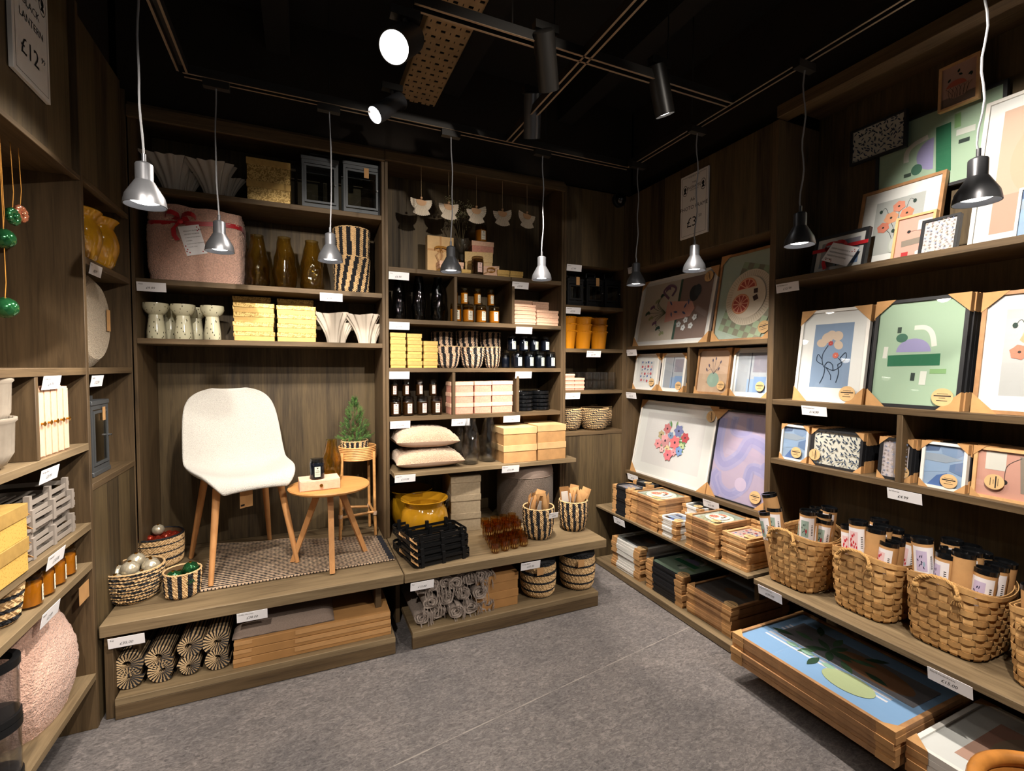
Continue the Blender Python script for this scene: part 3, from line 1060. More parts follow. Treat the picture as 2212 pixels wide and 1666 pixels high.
def chip_basket(w, d, h, label, seed=0):
    """basket of wide split-wood strips, square foot and rounded mouth, rope handle at the front and at the back"""
    rnd = random.Random(seed)
    t = thing('split_wood_basket', label, 'basket', group='split-wood baskets of poster tubes')
    NS, NR, SUB = 26, 9, 4                                        # staves round the side, rows of weft, points per stave
    n = NS * SUB

    def outline(k, i):
        """point of the side at height k in 0..1: squarish low down, round at the mouth"""
        a = 2 * PI * i / n
        e = 4.6 - 1.8 * k
        c, s_ = math.cos(a), math.sin(a)
        q = (abs(c) ** e + abs(s_) ** e) ** (-1 / e)
        g = .80 + .20 * k ** .8
        return w / 2 * g * q * c, d / 2 * g * q * s_

    def pt(k, i, off):
        x, y = outline(k, i)
        l = math.hypot(x, y) or 1
        dip = .020 * math.cos(2 * (2 * PI * i / n)) * k ** 3      # the mouth dips at the ends
        return x + off * x / l, y + off * y / l, h * k - dip + .004
    wf = MB()
    for r_ in range(NR):
        k0, k1 = .03 + r_ * .90 / NR, .03 + (r_ + .84) * .90 / NR
        m = CHIP if rnd.random() < .7 else CHIP_DARK
        ph = PI * r_
        off = lambda i: .0042 * math.cos(PI * i / SUB + ph)
        wf.grid(lambda i, j: pt(k0 if j == 0 else k1, i, off(i) + .001), n, 1, m, cu=True)
        wf.grid(lambda i, j: pt(k1 if j == 0 else k0, i, off(i) - .0008), n, 1, m, cu=True)
        wf.grid(lambda i, j: pt(k1, i, off(i) + (.001 if j == 0 else -.0008)), n, 1, m, cu=True)
        wf.grid(lambda i, j: pt(k0, i, off(i) + (-.0008 if j == 0 else .001)), n, 1, m, cu=True)
    wf.build('weft', t)
    sv = MB()
    for q in range(NS):
        c = q * SUB
        m = CHIP if rnd.random() < .6 else CHIP_DARK
        M_ = NR * 6
        for side in (0, 1):
            def S(i, j):
                k = j / M_ * .95
                row = (k - .03) / .9 * NR
                o = -.0042 * math.cos(PI * q) * math.cos(PI * row) if 0 <= row <= NR else 0
                return pt(k, c + (-1.45 if i == 0 else 1.45) * (1 if side == 0 else -1), o * .8 + (.0006 if side == 0 else -.0006))
            sv.grid(S, 1, M_, m)
    sv.build('staves', t)
    MB().poly([pt(.0, i, -.004) for i in range(n)], CHIP_DARK).poly([(x, y, z + .003) for x, y, z in [pt(.0, i, -.004) for i in range(n)]][::-1], CHIP_DARK).build('bottom', t)
    rm = MB()
    for off, z0, z1 in ((.005, .925, 1.0), (-.006, .925, 1.0)):
        rm.grid(lambda i, j: pt(z0 if j == 0 else z1, i, off), n, 1, CHIP, cu=True)
        rm.grid(lambda i, j: pt(z1 if j == 0 else z0, i, off - .003), n, 1, CHIP, cu=True)
        rm.grid(lambda i, j: pt(z1, i, off - .003 * j), n, 1, CHIP, cu=True)
    rm.build('rim', t)
    for s_ in (-1, 1):                                            # rope handles
        yy = s_ * (d / 2)
        pts = [(-.062, yy + s_ * .004, h * .86), (-.064, yy + s_ * .012, h * .96), (-.05, yy + s_ * .010, h * 1.04), (-.02, yy, h * 1.085), (.02, yy - s_ * .004, h * 1.085), (.05, yy, h * 1.04), (.064, yy + s_ * .012, h * .96), (.062, yy + s_ * .004, h * .86)]
        fine = [Vector((a, b, c)) for a, b, c in pts]
        sm = []
        for i in range(len(fine) - 1):
            for q in range(6): sm.append(fine[i].lerp(fine[i + 1], q / 6))
        sm.append(fine[-1])
        hd = MB()
        for st in range(3):
            hd.tube([p + Vector((0, .004 * math.cos(k * 1.1 + st * 2.094), .004 * math.sin(k * 1.1 + st * 2.094))) for k, p in enumerate(sm)], .0046, ROPE, 6)
        for x in (-.063, .063): hd.ball((x, yy + s_ * .010, h * .90), (.012, .012, .014), ROPE, 8, 6)
        for x in (-.063, .063):
            for q in range(5): hd.tube([(x, yy + s_ * .012, h * .89), (x + .006 * (q - 2), yy + s_ * .016, h * .85), (x + .008 * (q - 2), yy + s_ * .014, h * .80)], .0018, ROPE, 4)
        hd.build('rope_handle', t)
    return t


# ------------------------------------------------------------------ price cards and signs
def price_card(p, rz, top, price, where, w=.125, h=.047, tilt=10):
    """white card hanging from a shelf edge; p = its upper left corner as seen"""
    t = thing('price_card', 'white price card reading %s %s, %s' % (top, price, where) if top else 'white price card reading %s, %s' % (price, where), 'price card', p, rz, 'price cards on the shelf edges', lean=R(tilt))
    MB().box(0, w, -.0006, .0006, -h, 0, WHITE_CARD).build('card', t)
    if top: letters('lettering', top, h * .19, INK, t, (w * .05, -.0010, -h * .27), shear=.25)
    letters('lettering', price, h * .36, INK, t, (w * .30, -.0010, -h * .74), shear=.3)
    return t


def shop_sign(w, h, lines, label):
    """white board with a thin border line, two oval silhouettes and hand lettering; origin at its lower middle"""
    t = thing('price_sign', label, 'sign', group='price signs high on the panels')
    MB().box(-w / 2, w / 2, 0, .012, 0, h, paint('#dcdad8'), .001).build('board', t)
    b = MB()
    e, k = .014, .0016
    for a in ((-w / 2 + e, w / 2 - e, e, e + k), (-w / 2 + e, w / 2 - e, h - e - k, h - e), (-w / 2 + e, -w / 2 + e + k, e, h - e), (w / 2 - e - k, w / 2 - e, e, h - e)):
        b.poly([(a[0], -.0004, a[2]), (a[1], -.0004, a[2]), (a[1], -.0004, a[3]), (a[0], -.0004, a[3])], INK)
    b.build('border', t, smooth=False)
    for s in (-1, 1):
        m = MB()
        cx, cz = s * w * .33, h * .76
        ov = lambda rx, rz, y, c, dx=0, dz=0: m.poly([(cx + dx + rx * math.cos(2 * PI * i / 24), y, cz + dz + rz * math.sin(2 * PI * i / 24)) for i in range(24)], c)
        ov(w * .095, h * .085, -.0004, INK)
        ov(w * .085, h * .076, -.0006, paint('#dcdad8'))
        ov(w * .045, h * .034, -.0008, INK, -s * w * .004, h * .018)
        ov(w * .020, h * .030, -.0008, INK, 0, -h * .01)
        m.poly([(cx - w * .060, -.0008, cz - h * .048), (cx + w * .060, -.0008, cz - h * .048), (cx + w * .03, -.0008, cz - h * .016), (cx - w * .03, -.0008, cz - h * .016)], INK)
        m.build('emblem', t, smooth=False)
    for text, size, z, x in lines: letters('lettering', text, size, INK, t, (x, -.0009, z), align='CENTER')
    return t


# ------------------------------------------------------------------ lamps
def pendant(p, ztop, label, sway=0):
    """small metal spotlight pendant; p = middle of its mouth"""
    t = thing('pendant_lamp', label, 'lamp', p, group='pendant lamps on the lighting tracks')
    H = ztop - p[2]
    MB().tube([(sway * math.sin(PI * k / 14), .006 * math.sin(2.4 * k / 2), .135 + (H - .135) * k / 14) for k in range(15)], .0032, mat_cord, 6).build('cord', t)
    MB().lathe([(.006, .160), (.006, .135), (.012, .135), (.022, .130), (.024, .126), (.024, .078), (.026, .074)], LAMP_GREY, 28).build('cap', t)
    MB().lathe([(.026, .076), (.034, .062), (.052, .03), (.056, .012), (.0575, 0), (.0545, 0), (.050, .012), (.036, .045), (.020, .06)], LAMP_GREY, 36, caps=(False, False)).build('shade', t)
    MB().lathe([(.042, .016), (.030, .011), (.001, .009)], BULB, 28, caps=(False, False)).build('lamp_face', t)
    l = bpy.data.lights.new('pendant_light', 'SPOT')
    l.energy, l.color, l.spot_size, l.spot_blend, l.shadow_soft_size = PENDANT_W, LAMP_COL, R(PENDANT_SIZE), PENDANT_BLEND, .03
    lo = bpy.data.objects.new('pendant_light', l)
    COL.objects.link(lo)
    lo.parent = t
    lo.location = (0, 0, .006)
    MB().box(-.05, .05, -.015, .015, H - .03, H, TRACK_BLACK).build('track_adapter', t)
    return t


mat_cord = mat('grey_cord', '#77787c', .5)


def track_spot(p, aim, label, power=SPOT_W, L=.20, r=.042, drop_=.10, size=46, blend=.6, m=None, lit=True):
    """cylinder spotlight hanging from a track; p = its joint, aim = a point it shines at"""
    m = m or TRACK_BLACK
    t = thing('track_spotlight', label, 'spotlight', p, group='spotlights on the lighting tracks')
    d = (Vector(aim) - Vector(p)).normalized()
    q = d.to_track_quat('-Z', 'Y')
    MB().box(-.05, .05, -.018, .018, drop_ - .03, drop_, TRACK_BLACK).build('track_adapter', t)
    MB().tube([(0, 0, drop_ - .03), (0, 0, .0)], .008, TRACK_BLACK, 8).build('stem', t)
    b = MB().lathe([(r * .86, L * .35), (r, L * .33), (r, -L * .65), (r * .93, -L * .65), (r * .88, -L * .60)], m, 32, caps=(True, False)).build('body', t)
    b.rotation_mode = 'QUATERNION'; b.rotation_quaternion = q
    f = MB().lathe([(r * .88, -L * .605), (.001, -L * .605)], BULB if lit else m, 28, caps=(False, False)).build('lamp_face', b)
    l = bpy.data.lights.new('track_light', 'SPOT')
    l.energy, l.color, l.spot_size, l.spot_blend, l.shadow_soft_size = power, LAMP_COL, R(size), blend, .03
    lo = bpy.data.objects.new('track_light', l)
    COL.objects.link(lo)
    lo.parent = b
    lo.location = (0, 0, -L * .63)
    return t
# ------------------------------------------------------------------ the room
YB, YBACK = 3.0, 3.36           # back shelving: front plane, back panel
XR, XRB = 2.30, 2.62            # right shelving
XL, XLB = -.79, -1.15           # left shelving
TOP = 2.80


def struct(name, mb, **k): return tag(mb.build(name, **k), kind='structure')


struct('floor', MB().box(-1.6, 3.2, -2.4, 3.9, -.05, 0, FLOOR_MAT))
seam = paint('#8b8580', .6)
for k, (a, b) in enumerate((((-.79, 1.571), (2.1, 2.043)), ((-.79, 3.258), (2.1, 2.615)))):
    q = MB()
    for i in range(40):
        p, r_ = Vector(a).lerp(Vector(b), i / 40), Vector(a).lerp(Vector(b), (i + 1) / 40)
        wd = .0022 + .0012 * math.sin(i * 1.7)
        q.add([(p.x, p.y - wd, .0004), (r_.x, r_.y - wd, .0004), (r_.x, r_.y + wd, .0004), (p.x, p.y + wd, .0004)], [(0, 1, 2, 3)], seam)
    struct('trim_%d' % (k + 1), q)
struct('ceiling', MB().box(-1.6, 3.2, -2.4, 3.9, 3.45, 3.5, CEIL_BLACK))
struct('wall_back', MB().box(-1.6, 3.2, 3.40, 3.48, 0, 3.45, WALL_BLACK).box(-.83, 2.34, 3.03, 3.40, TOP + .02, 3.45, WALL_BLACK))
struct('wall_left', MB().box(-1.28, -1.19, -2.4, 3.48, 0, 3.45, WALL_BLACK).box(-1.19, -.86, -2.4, 3.03, 2.93, 3.45, WALL_BLACK))
struct('wall_right', MB().box(2.66, 2.74, -2.4, 3.48, 0, 3.45, WALL_BLACK).box(2.36, 2.66, -2.4, 3.03, 2.90, 3.45, WALL_BLACK))
for k, x in enumerate((-.1, .9, 1.75)):                          # dark joists under the ceiling
    struct('trim_%d' % (k + 3), MB().box(x - .06, x + .06, -2.4, 3.03, 3.25, 3.45, CEIL_BLACK))


# ------------------------------------------------------------------ shelving units
def unit(label, group='built-in shelving round the room', name='shelving_unit'):
    return thing(name, label, 'shelving unit', group=group)


def part(u, name, x0, x1, y0, y1, z0, z1, m, ch=.0015): return MB().box(x0, x1, y0, y1, z0, z1, m, ch).build(name, u)


T = .028
# alcove with the chair
Z_A, Z_B, Z_C, Z_BENCH, Z_PL = 2.416, 1.945, 1.638, .416, .092
u = unit('dark planked alcove unit with three high shelves above the white chair')
part(u, 'back_panel', -.772, .455, YBACK, YBACK + .02, Z_BENCH + .001, TOP, PANEL_X)
part(u, 'side_panel', -.787, -.773, YB, YBACK + .02, Z_BENCH + .001, TOP, BOARD_Z)
part(u, 'side_panel', .455, .473, YB, YBACK + .02, Z_BENCH + .001, TOP, BOARD_Z)
for z in (Z_A, Z_B, Z_C): part(u, 'shelf', -.772, .4545, YB, YBACK, z - T, z, BOARD_X)
part(u, 'header', -.787, .473, YB - .02, YB, TOP - .06, TOP, BOARD_X)
part(u, 'top_panel', -.787, .473, YB, YBACK + .02, TOP, TOP + .02, BOARD_X)
# centre bay
Z1, Z2, Z3, Z4, Z5 = 2.113, 1.794, 1.488, 1.180, .850
u = unit('dark planked shelving bay in the middle of the back wall, crowded with boxes and candles')
part(u, 'back_panel', .493, 1.715, YBACK, YBACK + .02, Z_BENCH + .001, TOP, PANEL_X)
part(u, 'side_panel', .475, .493, YB, YBACK + .02, Z_BENCH + .001, TOP, BOARD_Z)
part(u, 'side_panel', 1.715, 1.734, YB, YBACK + .02, Z_BENCH + .001, TOP, BOARD_Z)
for z in (Z1, Z2, Z3, Z4): part(u, 'shelf', .4935, 1.7145, YB, YBACK, z - T, z, BOARD_X)
part(u, 'shelf', .4985, 1.775, YB - .125, YB - .001, Z5 - T, Z5, BENCH_X)
part(u, 'shelf', .4935, 1.7145, YB, YBACK, Z5 - T, Z5, BENCH_X)
part(u, 'header', .475, 1.734, YB - .02, YB, TOP - .05, TOP, BOARD_X)
part(u, 'top_panel', .475, 1.734, YB, YBACK + .02, TOP, TOP + .02, BOARD_X)
for z0, z1, x in ((Z2, Z1, .925), (Z2, Z1, 1.337), (Z4, Z3, .912), (Z4, Z3, 1.375)):
    part(u, 'divider', x - .010, x + .010, YB + .002, YBACK, z0, z1 - T, BOARD_Z)
# corner bay
N1, N2, N3, N4, N5 = 2.243, 1.950, 1.634, 1.325, 1.016
u = unit('narrow dark corner bay between the middle shelves and the picture wall')
part(u, 'back_panel', 1.755, 2.262, YBACK, YBACK + .02, N5, N1, PANEL_X)
part(u, 'side_panel', 1.736, 1.755, YB, YBACK + .02, 0, TOP, BOARD_Z)
part(u, 'side_panel', 2.262, 2.298, YB, YBACK + .02, 0, TOP, BOARD_Z)
part(u, 'fascia', 1.756, 2.261, YB + .004, YB + .024, N1, TOP, PANEL_X)
part(u, 'fascia', 1.756, 2.261, YB + .004, YB + .024, 0, N5 - T, PANEL_X)
for z in (N1 + T, N2, N3, N4, N5): part(u, 'shelf', 1.7555, 2.2615, YB + (.025 if z > N1 else 0), YBACK, z - T, z, BOARD_X)
# picture bay beside the corner
P1, P2, P3 = 1.657, 1.330, .696
u = unit('dark planked picture bay on the right wall nearest the corner')
part(u, 'back_panel', XRB, XRB + .02, 1.79, YB, .453, 2.24, PANEL_Y)
part(u, 'side_panel', XR, XRB + .02, YB + .001, YB + .03, 0, TOP, BOARD_Z)
part(u, 'side_panel', XR, XRB + .02, 1.752, 1.788, .457, TOP, BOARD_Z)
part(u, 'fascia', XR + .003, XR + .023, 1.789, YB, 2.236, TOP, PANEL_Y)
part(u, 'top_panel', XR + .024, XRB, 1.789, YB, 2.236, 2.26, BOARD_Y)
for z in (P1, P2, P3): part(u, 'shelf', XR, XRB, 1.789, YB, z - T, z, BOARD_Y)
part(u, 'divider', XR + .002, XRB, 2.352, 2.372, P2, P1 - T, BOARD_Z)
# picture bay nearer the camera
S1, S2, S3 = 1.966, 1.331, 1.015
YN = -.9
u = unit('dark planked picture bay on the right wall with a tall open top')
part(u, 'back_panel', XRB, XRB + .02, YN, 1.751, .457, 2.86, PANEL_Y)
for z in (S1, S2, S3): part(u, 'shelf', XR, XRB, YN, 1.751, z - T, z, BOARD_Y)
part(u, 'divider', XR + .002, XRB, 1.147, 1.169, S3, S2 - T, BOARD_Z)
part(u, 'header', XR - .02, XR + .06, YN, 1.751, 2.80, 2.86, BOARD_Y)
part(u, 'top_panel', XR + .06, XRB + .02, YN, 1.751, 2.86, 2.88, BOARD_Y)
# left bay
u = unit('dark planked shelving bay on the left wall nearest the camera')
L2, L3, L4, L5, L6 = 1.488, 1.185, .862, .700, .235
part(u, 'back_panel', XLB - .02, XLB, .2, 2.42, 0, 2.25, PANEL_Y)
part(u, 'side_panel', XLB - .02, XL, 2.425, 2.449, 0, 2.92, BOARD_Z)
part(u, 'fascia', XL - .023, XL - .003, .2, 2.36, 2.24, 2.90, PANEL_Y)
part(u, 'rail', XL - .025, XL, .2, 2.4245, 2.226, 2.244, BOARD_Y)
part(u, 'top_panel', XLB, XL - .026, .2, 2.4245, 2.24, 2.262, BOARD_Y)
for z in (L2, L3, L4, L5, L6): part(u, 'shelf', XLB, XL, .2, 2.4245, z - T, z, BOARD_Y if z > 1.3 else BENCH_Y)
part(u, 'divider', XLB, XL - .002, 2.028, 2.048, L3, L2 - T, BOARD_Z)
# left bay at the corner
Q1, Q2, Q3 = 1.935, 1.488, 1.012
u = unit('narrow dark planked bay on the left wall beside the chair alcove')
part(u, 'back_panel', XLB - .02, XLB, 2.452, 2.985, 0, 2.25, PANEL_Y)
part(u, 'side_panel', XLB - .02, XL, 2.985, 2.998, 0, 2.87, BOARD_Z)
part(u, 'side_panel', XLB - .02, XL - .001, 2.4495, 2.452, 0, 2.88, BOARD_Z)
part(u, 'fascia', XL - .023, XL - .003, 2.4525, 2.93, 2.255, 2.88, PANEL_Y)
part(u, 'fascia', XL - .023, XL - .003, 2.4525, 2.985, 0, Q3 - T, PANEL_Y)
part(u, 'rail', XL - .025, XL, 2.4525, 2.9845, 2.232, 2.254, BOARD_Y)
part(u, 'top_panel', XLB, XL - .026, 2.4525, 2.9845, 2.255, 2.277, BOARD_Y)
for z in (Q1, Q2, Q3): part(u, 'shelf', XLB, XL, 2.4525, 2.9845, z - T, z, BOARD_Y)

# ------------------------------------------------------------------ benches and low display shelves
YF = 2.445
u = unit('long low wooden bench under the chair, rolled rugs beneath it', 'low wooden benches', 'display_bench')
u['category'] = 'bench'
part(u, 'bench_top', -.784, .470, YF, YBACK + .02, Z_BENCH - .052, Z_BENCH, BENCH_X, .003)
part(u, 'low_shelf', -.739, .426, YF, YBACK, Z_PL - .03, Z_PL, BENCH_X, .002)
part(u, 'plinth', -.739, .426, YF + .001, YF + .03, .002, Z_PL - .03, BOARD_X, .002)
for x in (-.70, .34): part(u, 'upright', x, x + .03, YF + .10, YBACK, Z_PL, Z_BENCH - .052, BOARD_Z)
part(u, 'side_panel', -.775, -.745, YF + .02, YBACK, .002, Z_BENCH - .052, BOARD_Z)
u = unit('low wooden bench in the middle, amber tealights on top and rolled throws below', 'low wooden benches', 'display_bench')
u['category'] = 'bench'
part(u, 'bench_top', .475, 1.738, YF, YBACK + .02, Z_BENCH - .052, Z_BENCH, BENCH_X, .003)
part(u, 'low_shelf', .515, 1.681, YF, YBACK, Z_PL - .03, Z_PL, BENCH_X, .002)
part(u, 'plinth', .515, 1.681, YF + .001, YF + .03, .002, Z_PL - .03, BOARD_X, .002)
part(u, 'side_panel', 1.705, 1.735, YF + .25, YBACK, .002, Z_BENCH - .052, BOARD_Z)
part(u, 'side_panel', .480, .505, YF + .30, YBACK, .002, Z_BENCH - .052, BOARD_Z)
XF = 2.03
u = unit('two-tier low shelf of stacked picture frames on the right', 'low wooden benches', 'display_shelf')
u['category'] = 'shelf'
Z_T1, Z_T0 = .452, .045
part(u, 'shelf', XF, XRB, 1.655, YB - .001, Z_T1 - .016, Z_T1, BENCH_Y, .002)
part(u, 'shelf', XF, XRB, 1.75, YB - .001, .004, Z_T0, BENCH_Y, .002)
part(u, 'upright', XR, XR + .03, 1.80, 1.83, Z_T0, Z_T1 - .016, BOARD_Z)
part(u, 'back_panel', XRB - .02, XRB - .001, 1.79, YB - .001, Z_T0, Z_T1 - .016, BOARD_Y)
u = unit('low shelf under the split-wood baskets with large framed posters lying beneath', 'low wooden benches', 'display_shelf')
u['category'] = 'shelf'
part(u, 'shelf', XF, XRB, YN, 1.622, Z_T1 - .022, Z_T1 + .004, BENCH_Y, .002)
part(u, 'back_panel', XRB - .02, XRB - .001, YN, 1.62, .002, Z_T1 - .022, BOARD_Y)
part(u, 'plinth', XF - .02, XRB - .021, YN, 1.60, .002, .10, BOARD_Y)

# ------------------------------------------------------------------ lighting tracks, cable tray
ZT = 2.75


def track(label, a, b):
    a, b = Vector(a), Vector(b)
    o = MB()
    along_x = abs(b.x - a.x) > abs(b.y - a.y)
    h = .016
    for off, z0, z1, m in ((-1, -.018, .018, TRACK_BLACK), (1, -.018, .018, TRACK_BLACK), (0, .008, .018, TRACK_BLACK)):
        c0, c1 = (off * h - .004, off * h + .004) if off else (-h, h)
        if along_x: o.box(a.x, b.x, a.y + c0, a.y + c1, ZT + z0, ZT + z1, m)
        else: o.box(a.x + c0, a.x + c1, a.y, b.y, ZT + z0, ZT + z1, m)
    for off in (-1, 1):
        c0, c1 = off * h - .0045, off * h + .0045
        if along_x: o.box(a.x, b.x, a.y + c0, a.y + c1, ZT - .0195, ZT - .0182, TRACK_EDGE)
        else: o.box(a.x + c0, a.x + c1, a.y, b.y, ZT - .0195, ZT - .0182, TRACK_EDGE)
    n = max(2, int((b - a).length / .9))
    for i in range(n):
        p = a.lerp(b, (i + .5) / n)
        o.cyl((p.x, p.y, ZT + .018), (p.x, p.y, 3.45), .003, TRACK_BLACK, 6)
    return tag(o.build('lighting_track'), label, 'lighting track', 'lighting tracks')


track('lighting track along the back wall above the chair', (-.445, 2.45, ZT), (1.87, 2.45, ZT))
track('lighting track along the right wall above the pictures', (1.87, -1.6, ZT), (1.87, 2.43, ZT))
track('lighting track along the left wall, cut off by the top of the photo', (-.445, -1.6, ZT), (-.445, 2.43, ZT))
track('lighting track crossing the middle of the ceiling from side to side', (.364, 1.67, ZT), (1.85, 1.67, ZT))
track('lighting track running front to back through the cross joint', (1.055, -1.6, ZT), (1.055, 2.43, ZT))

q = MB()
TAN = mat('cable_tray_tan', '#8a7354', .6, var=(20, .15))
xs, ya, yb_, zt = (.535, .745), .9, 2.86, 3.06
nx, ny, hole_w, hole_l = 6, 40, .013, .030
px, py = (xs[1] - xs[0]) / nx, (yb_ - ya) / ny
for j in range(ny):                                               # perforated sheet: strips between rows of slots
    y0 = ya + j * py
    q.box(xs[0], xs[1], y0, y0 + py - hole_l * .55, zt, zt + .003, TAN)
    for i in range(nx + 1):
        off = (px * .12 if (i + j) % 2 else -px * .12)
        x0 = xs[0] + (i - .5) * px + hole_w / 2 + (off if 0 < i else 0)
        x1 = xs[0] + (i + .5) * px - hole_w / 2 + (off if i < nx else 0)
        q.box(max(x0, xs[0]), min(x1, xs[1]), y0 + py - hole_l * .55, y0 + py, zt, zt + .003, TAN)
for x in xs: q.box(x - .002, x + .002, ya, yb_, zt, zt + .06, TAN)
for y in (1.2, 2.0, 2.7):
    for x in xs: q.cyl((x, y, zt + .06), (x, y, 3.45), .004, TRACK_BLACK, 6)
tag(q.build('cable_tray'), 'perforated tan cable tray above the lighting tracks', 'cable tray')

# ------------------------------------------------------------------ lamps
PL = [(-.325, 2.45, 'pendant lamp in front of the pink fleece bundle'), (.131, 2.45, 'pendant lamp in front of the twisted striped basket'),
      (.728, 2.45, 'pendant lamp in front of the tied gift boxes'), (1.269, 2.45, 'pendant lamp at the right end of the middle shelves'),
      (1.87, 2.36, 'pendant lamp at the corner by the lanterns'), (1.87, 1.889, 'pendant lamp under the white photo frame sign'),
      (1.87, 1.319, 'pendant lamp in front of the red-ribboned picture'), (1.87, .761, 'large near pendant lamp in front of the green picture'),
      (-.445, 1.85, 'large near pendant lamp at the left above the mustard pots')]
for x, y, lb in PL: pendant((x, y, 2.0), ZT - .02, lb, sway=.008 * (1 if x > 0 else -1))

track_spot(on_y(1178, 112, 1.67), (1.9, 3.0, .9), 'dark spotlight hanging straight down left of the track cross')
track_spot(on_y(1424, 180, 1.67), (2.3, 1.9, .5), 'dark spotlight on the cross track near the right wall')
track_spot(on_x(1150, 235, 1.055), (1.45, 3.0, 1.2), 'grey spotlight tilted to the right below the track cross', m=LAMP_GREY)
track_spot(on_y(847, 228, 2.45), (-.85, 1.9, 1.6), 'grey spotlight tilted left beside the end of the cable tray', m=LAMP_GREY)
track_spot(on_y(875, 88, 1.67), (-.4, .3, 1.3), 'bright spotlight with its lit face turned to the camera', r=.05, L=.24)
track_spot((.02, 1.28, 2.72), (.1, 3.1, 1.3), 'spotlight cut off by the top edge of the photo', m=LAMP_GREY)
# unseen spots added behind and above the photographer to light goods and floor
for p, a in (((1.055, .9, 2.70), (2.5, .9, 2.1)), ((1.055, .3, 2.70), (2.4, .6, 1.0)), ((1.87, -.4, 2.70), (1.2, 1.6, 0)), ((-.445, .6, 2.70), (.2, 3.0, 1.6)),
             ((1.055, -.3, 2.70), (.9, 3.0, 1.9)), ((-.445, .0, 2.70), (-.2, 1.9, 0)), ((1.055, -.9, 2.70), (-.9, 1.7, 1.2)), ((.364, 1.0, 2.70), (-.9, 2.1, 1.0))):
    track_spot(p, a, 'added unseen spotlight around the photographer', lit=False)
# ------------------------------------------------------------------ goods on the back wall
def fit(u0, u1, vtop, vbot, zb, y):
    """centre x, width and height of a thing seen between those pixels, its front at plane y"""
    vm, um = (vtop + vbot) / 2, (u0 + u1) / 2
    a, b = on_y(u0, vm, y).x, on_y(u1, vm, y).x
    return (a + b) / 2, b - a, on_y(um, vtop, y).z - zb


# --- top shelf of the alcove
x, wd, h = fit(322, 400, 333, 408, Z_A, 3.12)
h = .215
v1 = fluted_vase(h, 'off-white fan-shaped fluted vase at the left end of the top shelf', 'fluted ceramic vases')
v1.location = (on_y(374, 400, 3.15).x, 3.15, Z_A); v1.rotation_euler.z = .15
copy_tree(v1, 'off-white fan-shaped fluted vase beside the gold boxes on the top shelf', (on_y(462, 410, 3.15).x, 3.15, Z_A), .1)
copy_tree(v1, 'off-white fluted vase right of the flat gold boxes, two shelves below the lanterns', (on_y(720, 735, 3.12).x, 3.12, Z_C), .05).scale = (.87, .87, .87)
copy_tree(v1, 'off-white fluted vase at the right end of the shelf, beside the post', (on_y(787, 737, 3.12).x, 3.12, Z_C), .0).scale = (.87, .87, .87)
x, wd, h = fit(532, 628, 345, 438, Z_A, 3.06)
p = gift_box(wd - .006, .16, h / 2, GOLD, GOLD_PLAIN, .036)
box_stack(p, x, 3.06 + .085, Z_A, h / 2, 2, '{} of two large gold embossed boxes on the top shelf', seed=1, jit=0)
drop(p)
for u0, u1, lb, tg in ((652, 731, 'black lantern on the top shelf, the one next to the gold boxes', False), (742, 821, 'black lantern on the top shelf, the one against the post', True)):
    x, wd, h = fit(u0, u1, 340 if u0 < 700 else 352, 446, Z_A, 3.06)
    l = lantern(wd, .17, h, lb, GREY_METAL, tagged=tg)
    l.location = (x, 3.15, Z_A)

